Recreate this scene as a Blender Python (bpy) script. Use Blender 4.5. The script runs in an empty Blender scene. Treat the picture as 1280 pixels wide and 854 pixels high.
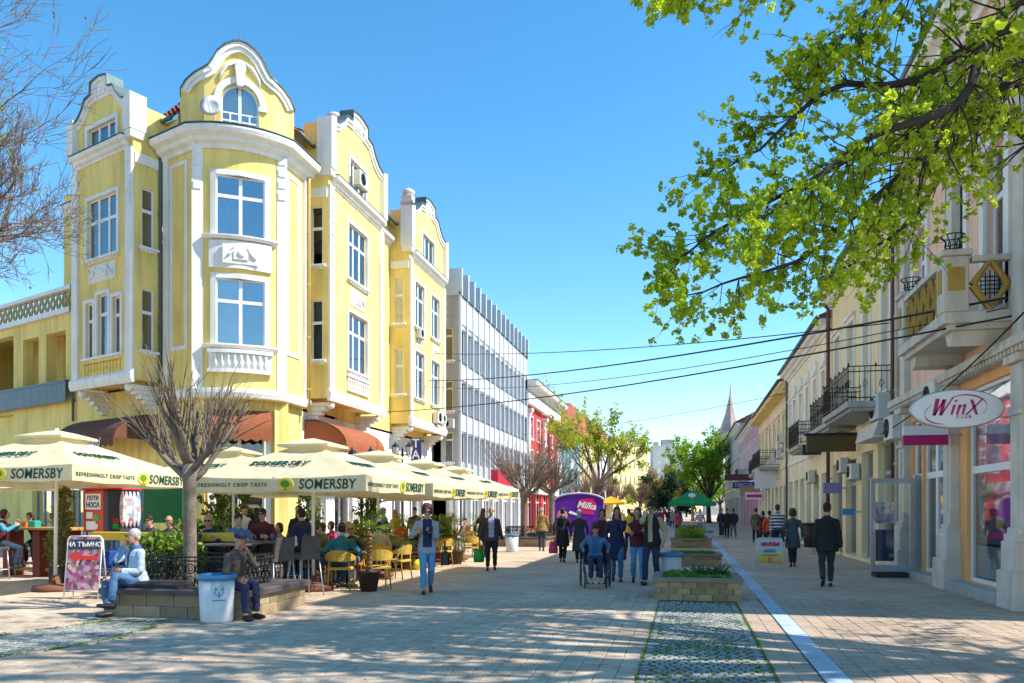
import bpy, bmesh, math, random
from mathutils import Vector, Matrix, noise
from mathutils.bvhtree import BVHTree

# ------------------------------------------------------------------ camera, sky, sun, exposure
SC = bpy.context.scene
COL = SC.collection
R = math.radians
EYE = 1.6                     # camera height in metres
YAW = R(12.3)                 # the street runs along +Y, the camera looks a little left of it
FPX = 1000.0                  # focal length in pixels of a 1280 px wide picture
SA, CA = math.sin(YAW), math.cos(YAW)

cam = bpy.data.cameras.new('camera')
cam.sensor_width = 36.0
cam.lens = 36.0 * FPX / 1280.0
cam.shift_y = 211.0 / 1280.0
cam.clip_start = 0.1
cam.clip_end = 3000
cam_ob = bpy.data.objects.new('camera', cam)
cam_ob.location = (0, 0, EYE)
cam_ob.rotation_euler = (R(90), 0, YAW)
COL.objects.link(cam_ob)
SC.camera = cam_ob

SUN_EL, SUN_AZ = R(46), R(3)       # azimuth measured from +X towards +Y
world = bpy.data.worlds.new('World')
SC.world = world
world.use_nodes = True
wn = world.node_tree
for n in list(wn.nodes):
    wn.nodes.remove(n)
w_out = wn.nodes.new('ShaderNodeOutputWorld')
w_bg = wn.nodes.new('ShaderNodeBackground')
w_sky = wn.nodes.new('ShaderNodeTexSky')
w_sky.sky_type = 'NISHITA'
w_sky.sun_disc = False
w_sky.sun_elevation = SUN_EL
w_sky.sun_rotation = R(90) - SUN_AZ     # clockwise from +Y
w_sky.air_density = 1.0
w_sky.dust_density = 0.0
w_sky.ozone_density = 1.6
w_bg.inputs['Strength'].default_value = 0.15
w_hsv = wn.nodes.new('ShaderNodeHueSaturation')
w_hsv.inputs['Hue'].default_value = 0.491
w_hsv.inputs['Saturation'].default_value = 1.32
wn.links.new(w_sky.outputs['Color'], w_hsv.inputs['Color'])
wn.links.new(w_hsv.outputs['Color'], w_bg.inputs['Color'])
wn.links.new(w_bg.outputs['Background'], w_out.inputs['Surface'])

sun = bpy.data.lights.new('sun', 'SUN')
sun.energy = 4.4
sun.angle = R(0.5)
sun.color = (1.0, 0.94, 0.84)
sun_ob = bpy.data.objects.new('sun', sun)
sun_dir = Vector((math.cos(SUN_EL) * math.cos(SUN_AZ), math.cos(SUN_EL) * math.sin(SUN_AZ), math.sin(SUN_EL)))
sun_ob.rotation_euler = sun_dir.to_track_quat('Z', 'Y').to_euler()
sun_ob.location = (20, 0, 40)
COL.objects.link(sun_ob)

SC.view_settings.view_transform = 'Standard'
SC.view_settings.look = 'None'
SC.view_settings.exposure = 0.9
SC.view_settings.gamma = 1.0
SC.view_settings.use_curve_mapping = False

# ------------------------------------------------------------------ helpers
rng = random.Random(7)

def G(px, py, z=0.0):
    """ground (or height z) point that the photograph shows at pixel (px, py)"""
    zc = 1000.0 * (EYE - z) / (py - 638.0)
    xc = (px - 640.0) / 1000.0 * zc
    return Vector((CA * xc - SA * zc, SA * xc + CA * zc, z))

def D(px, dist, z=0.0):
    """point on the ray through column px at camera depth dist"""
    xc = (px - 640.0) / 1000.0 * dist
    return Vector((CA * xc - SA * dist, SA * xc + CA * dist, z))

def srgb(r, g, b):
    return tuple(((c / 255.0) / 12.92 if c <= 10 else (((c / 255.0) + 0.055) / 1.055) ** 2.4) for c in (r, g, b))

MATS = {}
def mat(name, col, rough=0.7, var=0.12, scale=3.0, bump=0.0, bscale=60.0, metal=0.0, spec=0.4, rand=0.0,
        streak=0.0, col2=None, sheen=0.0, trans=0.0):
    """procedural material: noise-varied colour, optional second colour, vertical streaks, fine relief, per-object variation"""
    if name in MATS:
        return MATS[name]
    m = bpy.data.materials.new(name)
    m.use_nodes = True
    nt = m.node_tree
    b = nt.nodes['Principled BSDF']
    b.inputs['Roughness'].default_value = rough
    b.inputs['Metallic'].default_value = metal
    b.inputs['Specular IOR Level'].default_value = spec
    tc = nt.nodes.new('ShaderNodeTexCoord')
    n1 = nt.nodes.new('ShaderNodeTexNoise')
    n1.inputs['Scale'].default_value = scale
    n1.inputs['Detail'].default_value = 6
    nt.links.new(tc.outputs['Object'], n1.inputs['Vector'])
    ramp = nt.nodes.new('ShaderNodeValToRGB')
    ramp.color_ramp.elements[0].position = 0.3
    ramp.color_ramp.elements[1].position = 0.7
    lo = tuple(max(0.0, c * (1 - var)) for c in col)
    hi = tuple(min(1.0, c * (1 + var * 0.6)) for c in (col2 or col))
    ramp.color_ramp.elements[0].color = (*lo, 1)
    ramp.color_ramp.elements[1].color = (*hi, 1)
    nt.links.new(n1.outputs['Fac'], ramp.inputs['Fac'])
    out = ramp.outputs['Color']
    if streak > 0:
        mp = nt.nodes.new('ShaderNodeMapping')
        mp.inputs['Scale'].default_value = (1.6, 1.6, 0.16)
        nt.links.new(tc.outputs['Object'], mp.inputs['Vector'])
        n2 = nt.nodes.new('ShaderNodeTexNoise')
        n2.inputs['Scale'].default_value = 2.2
        n2.inputs['Detail'].default_value = 8
        nt.links.new(mp.outputs['Vector'], n2.inputs['Vector'])
        r2 = nt.nodes.new('ShaderNodeValToRGB')
        r2.color_ramp.elements[0].position = 0.46
        r2.color_ramp.elements[1].position = 0.72
        r2.color_ramp.elements[0].color = (1, 1, 1, 1)
        k = 1 - streak
        r2.color_ramp.elements[1].color = (k, k * 0.98, k * 0.94, 1)
        nt.links.new(n2.outputs['Fac'], r2.inputs['Fac'])
        mx = nt.nodes.new('ShaderNodeMixRGB')
        mx.blend_type = 'MULTIPLY'
        mx.inputs['Fac'].default_value = 1
        nt.links.new(out, mx.inputs['Color1'])
        nt.links.new(r2.outputs['Color'], mx.inputs['Color2'])
        out = mx.outputs['Color']
    if rand > 0:
        oi = nt.nodes.new('ShaderNodeObjectInfo')
        mr = nt.nodes.new('ShaderNodeMapRange')
        mr.inputs['To Min'].default_value = 1 - rand
        mr.inputs['To Max'].default_value = 1 + rand
        nt.links.new(oi.outputs['Random'], mr.inputs['Value'])
        hs = nt.nodes.new('ShaderNodeHueSaturation')
        nt.links.new(mr.outputs['Result'], hs.inputs['Value'])
        nt.links.new(out, hs.inputs['Color'])
        out = hs.outputs['Color']
    nt.links.new(out, b.inputs['Base Color'])
    if bump > 0:
        n3 = nt.nodes.new('ShaderNodeTexNoise')
        n3.inputs['Scale'].default_value = bscale
        n3.inputs['Detail'].default_value = 4
        nt.links.new(tc.outputs['Object'], n3.inputs['Vector'])
        bp = nt.nodes.new('ShaderNodeBump')
        bp.inputs['Strength'].default_value = bump
        bp.inputs['Distance'].default_value = 0.02
        nt.links.new(n3.outputs['Fac'], bp.inputs['Height'])
        nt.links.new(bp.outputs['Normal'], b.inputs['Normal'])
    if trans > 0:      # thin cloth or leaf: part of the light passes through
        tr = nt.nodes.new('ShaderNodeBsdfTranslucent')
        nt.links.new(out, tr.inputs['Color'])
        ms = nt.nodes.new('ShaderNodeMixShader')
        ms.inputs['Fac'].default_value = trans
        nt.links.new(b.outputs['BSDF'], ms.inputs[1])
        nt.links.new(tr.outputs['BSDF'], ms.inputs[2])
        nt.links.new(ms.outputs['Shader'], nt.nodes['Material Output'].inputs['Surface'])
    MATS[name] = m
    return m

def glass_mat(name, tint=(0.92, 0.95, 0.97), refl=1.0, k=0.9, k0=0.13):
    if name in MATS:
        return MATS[name]
    m = bpy.data.materials.new(name)
    m.use_nodes = True
    nt = m.node_tree
    nt.nodes.remove(nt.nodes['Principled BSDF'])
    tr = nt.nodes.new('ShaderNodeBsdfTransparent')
    tr.inputs['Color'].default_value = (*tint, 1)
    gl = nt.nodes.new('ShaderNodeBsdfGlossy')
    gl.inputs['Roughness'].default_value = 0.03
    gl.inputs['Color'].default_value = (0.95, 0.98, 1.0, 1)
    fr = nt.nodes.new('ShaderNodeFresnel')
    fr.inputs['IOR'].default_value = 1.5 + 0.35 * refl
    tc = nt.nodes.new('ShaderNodeTexCoord')
    nz = nt.nodes.new('ShaderNodeTexNoise')
    nz.inputs['Scale'].default_value = 0.9
    nt.links.new(tc.outputs['Object'], nz.inputs['Vector'])
    bp = nt.nodes.new('ShaderNodeBump')
    bp.inputs['Strength'].default_value = 0.06
    bp.inputs['Distance'].default_value = 0.05
    nt.links.new(nz.outputs['Fac'], bp.inputs['Height'])
    nt.links.new(bp.outputs['Normal'], gl.inputs['Normal'])
    ms = nt.nodes.new('ShaderNodeMixShader')
    mu = nt.nodes.new('ShaderNodeMath'); mu.operation = 'MULTIPLY_ADD'; mu.use_clamp = True
    mu.inputs[1].default_value = k; mu.inputs[2].default_value = k0
    nt.links.new(fr.outputs['Fac'], mu.inputs[0])
    nt.links.new(mu.outputs[0], ms.inputs['Fac'])
    nt.links.new(tr.outputs['BSDF'], ms.inputs[1])
    nt.links.new(gl.outputs['BSDF'], ms.inputs[2])
    nt.links.new(ms.outputs['Shader'], nt.nodes['Material Output'].inputs['Surface'])
    MATS[name] = m
    return m

def thing(name, label, cat, loc=(0, 0, 0), rz=0.0, group=None):
    o = bpy.data.objects.new(name, None)
    o.empty_display_size = 0.2
    COL.objects.link(o)
    o.location = loc
    o.rotation_euler = (0, 0, rz)
    tag(o, label, cat, group)
    return o

def tag(o, label=None, cat=None, group=None, kind=None):
    if label: o['label'] = label
    if cat: o['category'] = cat
    if group: o['group'] = group
    if kind: o['kind'] = kind
    return o

def link(name, data, parent=None, M=None):
    o = bpy.data.objects.new(name, data)
    COL.objects.link(o)
    if parent is not None:
        o.parent = parent
    if M is not None:
        o.matrix_basis = M
    return o

def copy_tree(o, parent=None):
    c = o.copy()
    COL.objects.link(c)
    c.parent = parent
    for ch in list(o.children):
        copy_tree(ch, c)
    return c

class MB:
    """collects shapes with material slots and links them as one mesh object"""
    def __init__(s, M=None, warp=None):
        s.v, s.f, s.mi, s.sm = [], [], [], []
        s.cur = 0
        s.M = M
        s.warp = warp
        s.smooth = False

    def add(s, vs, fs, smooth=None):
        b = len(s.v)
        for p in vs:
            p = Vector(p)
            if s.warp: p = Vector(s.warp(p))
            if s.M: p = s.M @ p
            s.v.append(p)
        sm = s.smooth if smooth is None else smooth
        for f in fs:
            s.f.append([b + i for i in f])
            s.mi.append(s.cur)
            s.sm.append(sm)
        return s

    def box(s, x0, x1, y0, y1, z0, z1, T=None):
        vs = [(x, y, z) for z in (z0, z1) for y in (y0, y1) for x in (x0, x1)]
        if T: vs = [T @ Vector(p) for p in vs]
        return s.add(vs, [(0, 2, 3, 1), (4, 5, 7, 6), (0, 1, 5, 4), (2, 6, 7, 3), (0, 4, 6, 2), (1, 3, 7, 5)])

    def bbox(s, x0, x1, y0, y1, z0, z1, b=0.01, T=None):
        """box with chamfered vertical and top edges"""
        ring = lambda d, z: [(x0 + d + b, y0 + d, z), (x1 - d - b, y0 + d, z), (x1 - d, y0 + d + b, z), (x1 - d, y1 - d - b, z),
                             (x1 - d - b, y1 - d, z), (x0 + d + b, y1 - d, z), (x0 + d, y1 - d - b, z), (x0 + d, y0 + d + b, z)]
        vs = ring(0, z0) + ring(0, z1 - b) + ring(b, z1)
        if T: vs = [T @ Vector(p) for p in vs]
        fs = []
        for k in (0, 8):
            for i in range(8):
                j = (i + 1) % 8
                fs.append((k + i, k + j, k + 8 + j, k + 8 + i))
        fs.append(tuple(range(16, 24)))
        fs.append(tuple(range(7, -1, -1)))
        return s.add(vs, fs)

    def rings(s, rings, cap=True, smooth=None, closed=False):
        n = len(rings[0])
        vs = [p for r in rings for p in r]
        fs = []
        m = len(rings)
        for k in range(m if closed else m - 1):
            a, b2 = k * n, ((k + 1) % m) * n
            for i in range(n):
                j = (i + 1) % n
                fs.append((a + i, a + j, b2 + j, b2 + i))
        if cap and not closed:
            fs.append(tuple(range(n - 1, -1, -1)))
            fs.append(tuple((m - 1) * n + i for i in range(n)))
        return s.add(vs, fs, smooth)

    def tube(s, path, radii, n=8, cap=True, smooth=True):
        path = [Vector(p) for p in path]
        if not isinstance(radii, (list, tuple)):
            radii = [radii] * len(path)
        rr = []
        up = None
        for i, p in enumerate(path):
            t = (path[min(i + 1, len(path) - 1)] - path[max(i - 1, 0)])
            if t.length < 1e-9: t = Vector((0, 0, 1))
            t.normalize()
            if up is None:
                a = Vector((1, 0, 0)) if abs(t.x) < 0.8 else Vector((0, 1, 0))
                up = (a - t * a.dot(t)).normalized()
            else:
                up = up - t * up.dot(t)
                up = up.normalized() if up.length > 1e-6 else t.orthogonal().normalized()
            w = t.cross(up)
            r = radii[i]
            rr.append([p + (up * math.cos(2 * math.pi * k / n) + w * math.sin(2 * math.pi * k / n)) * r for k in range(n)])
        return s.rings(rr, cap, smooth)

    def lathe(s, prof, c=(0, 0, 0), n=16, smooth=True, T=None):
        c = Vector(c)
        rr = []
        for r, z in prof:
            rr.append([c + Vector((r * math.cos(2 * math.pi * k / n), r * math.sin(2 * math.pi * k / n), z)) for k in range(n)])
        if T: rr = [[T @ p for p in q] for q in rr]
        return s.rings(rr, True, smooth)

    def ell(s, c, r, nu=12, nv=8, T=None):
        c = Vector(c)
        rr = []
        for j in range(nv + 1):
            th = math.pi * (j + 0.15) / (nv + 0.3)
            rr.append([Vector((r[0] * math.sin(th) * math.cos(2 * math.pi * k / nu), r[1] * math.sin(th) * math.sin(2 * math.pi * k / nu), -r[2] * math.cos(th))) for k in range(nu)])
        rr = [[(T @ p if T else p) + c for p in q] for q in rr]
        return s.rings(rr, True, True)

    def prism(s, pts, y0, y1):
        """polygon in (x, z), extruded from y0 to y1"""
        n = len(pts)
        vs = [(x, y0, z) for x, z in pts] + [(x, y1, z) for x, z in pts]
        fs = [tuple(range(n)), tuple(range(2 * n - 1, n - 1, -1))]
        for i in range(n):
            j = (i + 1) % n
            fs.append((i, n + i, n + j, j))
        return s.add(vs, fs)

    def prism_z(s, pts, z0, z1):
        n = len(pts)
        vs = [(x, y, z0) for x, y in pts] + [(x, y, z1) for x, y in pts]
        fs = [tuple(range(n - 1, -1, -1)), tuple(range(n, 2 * n))]
        for i in range(n):
            j = (i + 1) % n
            fs.append((i, j, n + j, n + i))
        return s.add(vs, fs)

    def sweep(s, path, prof, closed=False):
        """profile [(out, z)] swept along a plan path [(x, y)]; 'out' points to the right-hand side of the travel direction"""
        P = [Vector((p[0], p[1])) for p in path]
        n = len(P)
        rr = []
        for i in range(n):
            a = P[i] - P[i - 1] if (i > 0 or closed) else P[1] - P[0]
            b = P[(i + 1) % n] - P[i] if (i < n - 1 or closed) else a
            a, b = a.normalized(), b.normalized()
            na, nb = Vector((a.y, -a.x)), Vector((b.y, -b.x))
            m = na + nb
            m = m / max(0.35, m.dot(na))
            rr.append([(P[i].x + m.x * o, P[i].y + m.y * o, z) for o, z in prof])
        return s.rings(rr, True, False, closed)

    def wall(s, x0, x1, z0, z1, holes=(), depth=0.25, dx=None, thick=None):
        """front sheet at y=0 with rectangular openings (hx0,hx1,hz0,hz1) and their reveals"""
        xs = {x0, x1}
        zs = {z0, z1}
        for h in holes:
            xs |= {max(x0, min(x1, h[0])), max(x0, min(x1, h[1]))}
            zs |= {max(z0, min(z1, h[2])), max(z0, min(z1, h[3]))}
        xs, zs = sorted(xs), sorted(zs)
        if dx:
            q = []
            for a, b in zip(xs, xs[1:]):
                k = max(1, int(math.ceil((b - a) / dx)))
                q += [a + (b - a) * i / k for i in range(k)]
            xs = q + [xs[-1]]
        inside = lambda x, z: any(h[0] < x < h[1] and h[2] < z < h[3] for h in holes)
        for a, b in zip(xs, xs[1:]):
            for c, d in zip(zs, zs[1:]):
                if not inside((a + b) / 2, (c + d) / 2):
                    s.add([(a, 0, c), (b, 0, c), (b, 0, d), (a, 0, d)], [(0, 1, 2, 3)])
        for h in holes:
            a, b, c, d = h
            e = depth
            s.add([(a, 0, c), (a, e, c), (a, e, d), (a, 0, d)], [(0, 1, 2, 3)])
            s.add([(b, 0, c), (b, 0, d), (b, e, d), (b, e, c)], [(0, 1, 2, 3)])
            s.add([(a, 0, d), (a, e, d), (b, e, d), (b, 0, d)], [(0, 1, 2, 3)])
            s.add([(a, 0, c), (b, 0, c), (b, e, c), (a, e, c)], [(0, 1, 2, 3)])
        return s

    def mesh(s, name, mats):
        me = bpy.data.meshes.new(name)
        me.from_pydata([tuple(p) for p in s.v], [], s.f)
        if not isinstance(mats, (list, tuple)): mats = [mats]
        for m in mats: me.materials.append(m)
        me.polygons.foreach_set('material_index', s.mi)
        me.polygons.foreach_set('use_smooth', s.sm)
        me.update()
        return me

    def build(s, name, mats, parent=None, M=None):
        return link(name, s.mesh(name, mats), parent, M)

def frame(ox, oy, ang, oz=0.0):
    """wall frame: x runs along heading ang (radians from +X) to the viewer's right, y runs into the wall, z up"""
    return Matrix.Translation((ox, oy, oz)) @ Matrix.Rotation(ang, 4, 'Z')

def T3(x, y, z, rz=0.0):
    return Matrix.Translation((x, y, z)) @ Matrix.Rotation(rz, 4, 'Z')

TEXT_CACHE = {}
def text_mesh(s, size, m, extrude=0.004, shear=0.0, bold=0.0, spacing=1.0):
    key = (s, size, m.name, extrude, shear, bold, spacing)
    if key in TEXT_CACHE: return TEXT_CACHE[key]
    cu = bpy.data.curves.new('lettering', 'FONT')
    cu.body = s
    cu.size = size
    cu.extrude = extrude
    cu.shear = shear
    cu.offset = bold
    cu.space_character = spacing
    cu.align_x = 'CENTER'
    cu.align_y = 'CENTER'
    cu.resolution_u = 3
    ob = bpy.data.objects.new('lettering', cu)
    me = bpy.data.meshes.new_from_object(ob)
    bpy.data.objects.remove(ob)
    bpy.data.curves.remove(cu)
    me.name = 'lettering'
    me.materials.clear()
    me.materials.append(m)
    TEXT_CACHE[key] = me
    return me

def lettering(s, size, m, parent, M, name='lettering', **kw):
    """text standing upright in the local xz plane of M, readable from -y"""
    return link(name, text_mesh(s, size, m, **kw), parent, M @ Matrix.Rotation(R(90), 4, 'X'))

# ------------------------------------------------------------------ materials
yellow = mat('yellow_stucco', (0.86, 0.665, 0.22), 0.85, 0.15, 0.7, 0.3, 90, streak=0.24)
yellow_deep = mat('yellow_stucco_panel', (0.82, 0.63, 0.20), 0.85, 0.13, 0.9, 0.25, 90, streak=0.18)
white_trim = mat('white_trim', (0.80, 0.79, 0.76), 0.75, 0.08, 1.2, 0.2, 70, streak=0.12)
white_frame = mat('white_window_frame', (0.80, 0.80, 0.80), 0.4, 0.05, 3)
roof_red = mat('roof_tile', (0.42, 0.12, 0.06), 0.8, 0.3, 6, 0.4, 25, rand=0.2)
zinc = mat('weathered_zinc', (0.10, 0.15, 0.15), 0.5, 0.25, 4, metal=0.3)
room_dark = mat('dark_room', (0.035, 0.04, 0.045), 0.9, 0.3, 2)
glass = glass_mat('window_glass')
glass_dark = glass_mat('shop_glass', (0.95, 0.97, 0.97), 0.2, 0.55, 0.03)
curtain_white = mat('white_curtain', (0.65, 0.65, 0.63), 0.9, 0.12, 4, trans=0.2)
curtain_brown = mat('beige_curtain', (0.42, 0.30, 0.18), 0.9, 0.15, 4)
blind_blue = mat('blue_grey_blind', (0.20, 0.27, 0.36), 0.8, 0.2, 3)
iron = mat('black_iron', (0.018, 0.018, 0.02), 0.5, 0.2, 8, metal=0.4)
steel = mat('grey_steel', (0.45, 0.47, 0.5), 0.35, 0.12, 6, metal=0.6)
concrete = mat('pale_concrete', (0.42, 0.42, 0.41), 0.85, 0.15, 1.5, 0.3, 40, streak=0.18)
stone_grey = mat('grey_stone', (0.62, 0.575, 0.51), 0.8, 0.15, 2, 0.3, 50, streak=0.25)
ac_white = mat('ac_casing', (0.66, 0.66, 0.63), 0.5, 0.08, 2, streak=0.15)
black_rubber = mat('black_rubber', (0.02, 0.02, 0.022), 0.7)
# ------------------------------------------------------------------ ground and paving
def paver_mat(name, ca, cb, dirt=0.25):
    m = bpy.data.materials.new(name)
    m.use_nodes = True
    nt = m.node_tree
    b = nt.nodes['Principled BSDF']
    b.inputs['Roughness'].default_value = 0.8
    b.inputs['Specular IOR Level'].default_value = 0.25
    ge = nt.nodes.new('ShaderNodeNewGeometry')
    oi = nt.nodes.new('ShaderNodeObjectInfo')
    ad = nt.nodes.new('ShaderNodeMath'); ad.operation = 'ADD'
    nt.links.new(ge.outputs['Random Per Island'], ad.inputs[0])
    nt.links.new(oi.outputs['Random'], ad.inputs[1])
    fr = nt.nodes.new('ShaderNodeMath'); fr.operation = 'FRACT'
    nt.links.new(ad.outputs[0], fr.inputs[0])
    rp = nt.nodes.new('ShaderNodeValToRGB')
    rp.color_ramp.elements[0].color = (*ca, 1)
    rp.color_ramp.elements[1].color = (*cb, 1)
    nt.links.new(fr.outputs[0], rp.inputs['Fac'])
    nz = nt.nodes.new('ShaderNodeTexNoise')
    nz.inputs['Scale'].default_value = 0.55
    nz.inputs['Detail'].default_value = 9
    nt.links.new(ge.outputs['Position'], nz.inputs['Vector'])
    r2 = nt.nodes.new('ShaderNodeValToRGB')
    r2.color_ramp.elements[0].position = 0.35
    r2.color_ramp.elements[1].position = 0.65
    k = 1 - dirt
    r2.color_ramp.elements[0].color = (k, k, k, 1)
    r2.color_ramp.elements[1].color = (1.0, 1.0, 1.0, 1)
    nt.links.new(nz.outputs['Fac'], r2.inputs['Fac'])
    mx = nt.nodes.new('ShaderNodeMixRGB'); mx.blend_type = 'MULTIPLY'; mx.inputs['Fac'].default_value = 1
    nt.links.new(rp.outputs['Color'], mx.inputs['Color1'])
    nt.links.new(r2.outputs['Color'], mx.inputs['Color2'])
    st = nt.nodes.new('ShaderNodeTexNoise'); st.inputs['Scale'].default_value = 3.1; st.inputs['Detail'].default_value = 12; st.inputs['Roughness'].default_value = 0.75
    nt.links.new(ge.outputs['Position'], st.inputs['Vector'])
    r4 = nt.nodes.new('ShaderNodeValToRGB')
    r4.color_ramp.elements[0].position = 0.36; r4.color_ramp.elements[1].position = 0.47
    r4.color_ramp.elements[0].color = (0.6, 0.58, 0.55, 1); r4.color_ramp.elements[1].color = (1, 1, 1, 1)
    nt.links.new(st.outputs['Fac'], r4.inputs['Fac'])
    m4 = nt.nodes.new('ShaderNodeMixRGB'); m4.blend_type = 'MULTIPLY'; m4.inputs['Fac'].default_value = 0.8
    nt.links.new(mx.outputs['Color'], m4.inputs['Color1']); nt.links.new(r4.outputs['Color'], m4.inputs['Color2'])
    nt.links.new(m4.outputs['Color'], b.inputs['Base Color'])
    n3 = nt.nodes.new('ShaderNodeTexNoise'); n3.inputs['Scale'].default_value = 120
    nt.links.new(ge.outputs['Position'], n3.inputs['Vector'])
    bp = nt.nodes.new('ShaderNodeBump'); bp.inputs['Strength'].default_value = 0.3; bp.inputs['Distance'].default_value = 0.01
    nt.links.new(n3.outputs['Fac'], bp.inputs['Height'])
    nt.links.new(bp.outputs['Normal'], b.inputs['Normal'])
    return m

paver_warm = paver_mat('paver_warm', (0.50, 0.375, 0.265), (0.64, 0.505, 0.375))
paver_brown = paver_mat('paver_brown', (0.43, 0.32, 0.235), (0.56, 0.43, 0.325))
sett_grey = paver_mat('sett_grey', (0.27, 0.28, 0.275), (0.44, 0.44, 0.42), 0.3)
slab_stone = paver_mat('slab_stone', (0.40, 0.49, 0.56), (0.49, 0.58, 0.65), 0.15)
joint_sand = mat('joint_sand', (0.10, 0.08, 0.06), 0.95, 0.3, 12)
moss = mat('joint_moss', (0.09, 0.11, 0.035), 0.95, 0.4, 9)

def far_paving():
    m = bpy.data.materials.new('far_paving')
    m.use_nodes = True
    nt = m.node_tree
    b = nt.nodes['Principled BSDF']
    b.inputs['Roughness'].default_value = 0.85
    b.inputs['Specular IOR Level'].default_value = 0.2
    ge = nt.nodes.new('ShaderNodeNewGeometry')
    br = nt.nodes.new('ShaderNodeTexBrick')
    br.inputs['Scale'].default_value = 1.0
    br.inputs['Brick Width'].default_value = 0.2
    br.inputs['Row Height'].default_value = 0.1
    br.inputs['Mortar Size'].default_value = 0.003
    br.inputs['Color1'].default_value = (0.51, 0.385, 0.275, 1)
    br.inputs['Color2'].default_value = (0.63, 0.495, 0.37, 1)
    br.inputs['Mortar'].default_value = (0.2, 0.16, 0.12, 1)
    nt.links.new(ge.outputs['Position'], br.inputs['Vector'])
    nz = nt.nodes.new('ShaderNodeTexNoise')
    nz.inputs['Scale'].default_value = 0.55
    nz.inputs['Detail'].default_value = 9
    nt.links.new(ge.outputs['Position'], nz.inputs['Vector'])
    r2 = nt.nodes.new('ShaderNodeValToRGB')
    r2.color_ramp.elements[0].position = 0.35
    r2.color_ramp.elements[1].position = 0.65
    r2.color_ramp.elements[0].color = (0.78, 0.78, 0.78, 1)
    nt.links.new(nz.outputs['Fac'], r2.inputs['Fac'])
    mx = nt.nodes.new('ShaderNodeMixRGB'); mx.blend_type = 'MULTIPLY'; mx.inputs['Fac'].default_value = 1
    nt.links.new(br.outputs['Color'], mx.inputs['Color1'])
    nt.links.new(r2.outputs['Color'], mx.inputs['Color2'])
    nt.links.new(mx.outputs['Color'], b.inputs['Base Color'])
    return m

ground = MB().box(-900, 900, -300, 1500, -0.5, -0.06).build('ground', mat('earth', (0.16, 0.14, 0.10), 0.95, 0.3, 0.2))
tag(ground, 'broad flat ground under the town', 'ground', kind='structure')

NX0, NX1, NY0, NY1 = -11.4, 5.5, 5.6, 15.2        # the near field, laid piece by piece
street = MB()
fp = far_paving()
for (a, b, c, d) in ((-60, 30, NY1, 320), (-60, NX0, -12, NY1), (NX1, 30, -12, NY1), (NX0, NX1, -12, NY0)):
    street.box(a, b, c, d, -0.055, 0.0)
street_ob = street.build('street', fp)
tag(street_ob, 'pedestrian street paved with small warm bricks', 'street', kind='structure')

paving = MB().box(NX0, NX1, NY0, NY1, -0.055, -0.006).build('pavement', joint_sand)
tag(paving, 'sunlit pedestrian pavement of small pinkish rectangular pavers', 'pavement', kind='structure')

STRIP = (-0.47, 0.84)
LINE = (1.27, 1.52)
PATCH = [G(-80, 803), G(60, 786), G(135, 776), G(212, 776), G(150, 797), G(60, 812), G(-80, 832)]
def in_patch(x, y):
    c = False
    n = len(PATCH)
    for i in range(n):
        a, b = PATCH[i], PATCH[i - 1]
        if (a.y > y) != (b.y > y) and x < (b.x - a.x) * (y - a.y) / (b.y - a.y) + a.x:
            c = not c
    return c

def piece_mesh(name, w, d, h, bev, m, seed, round_top=0.0):
    r = random.Random(seed)
    mb = MB()
    j = lambda: r.uniform(-0.003, 0.003)
    x, y = w / 2, d / 2
    base = [(-x, -y), (x, -y), (x, y), (-x, y)]
    lo = [(a + j(), b + j(), -0.03) for a, b in base]
    mi = [(p[0], p[1], -bev * 0.7 - round_top) for p in lo]
    up = [(p[0] * (1 - 2 * bev / w), p[1] * (1 - 2 * bev / d), r.uniform(-0.0012, 0.0012)) for p in lo]
    mb.rings([lo, mi, up], cap=False)
    mb.add(up, [(0, 1, 2, 3)])
    return mb.mesh(name, m)

def px_of(x, y):
    zc = -SA * x + CA * y
    xc = CA * x + SA * y
    return (640 + 1000 * xc / zc, 638 + 1600.0 / zc)

def lay(parent, name, cells, w, d, bev, m, rest_name, seed, keep=300, round_top=0.0):
    """the pieces that show largest are objects, the rest one mesh of the same pieces"""
    r = random.Random(seed)
    vars_ = [piece_mesh(name, w, d, 0.03, bev, m, seed + k, round_top) for k in range(6)]
    vis = []
    rest = []
    for c in cells:
        p = px_of(c[0], c[1])
        (vis if (0 < p[0] < 1280 and p[1] < 853) else rest).append((c, p[1]))
    vis.sort(key=lambda q: -q[1])
    near = vis[:keep]
    rest = [q[0] for q in vis[keep:] + rest]
    for c, _ in near:
        o = link(name, r.choice(vars_), parent)
        o.location = (c[0], c[1], r.uniform(-0.002, 0.002))
        o.rotation_euler = (r.uniform(-.006, .006), r.uniform(-.006, .006), r.uniform(-.008, .008) + (c[2] if len(c) > 2 else 0))
    mb = MB()
    data = [([v.co.copy() for v in me.vertices], [tuple(p.vertices) for p in me.polygons]) for me in vars_]
    for c in rest:
        vs, fs = r.choice(data)
        M = Matrix.Translation((c[0], c[1], r.uniform(-0.002, 0.002))) @ Matrix.Rotation(r.uniform(-.008, .008) + (c[2] if len(c) > 2 else 0), 4, 'Z') @ Matrix.Rotation(r.uniform(-.006, .006), 4, 'X')
        mb.add([M @ v for v in vs], fs)
    o = mb.build(rest_name, m, parent)
    o['kind'] = 'stuff'
    return o

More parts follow.
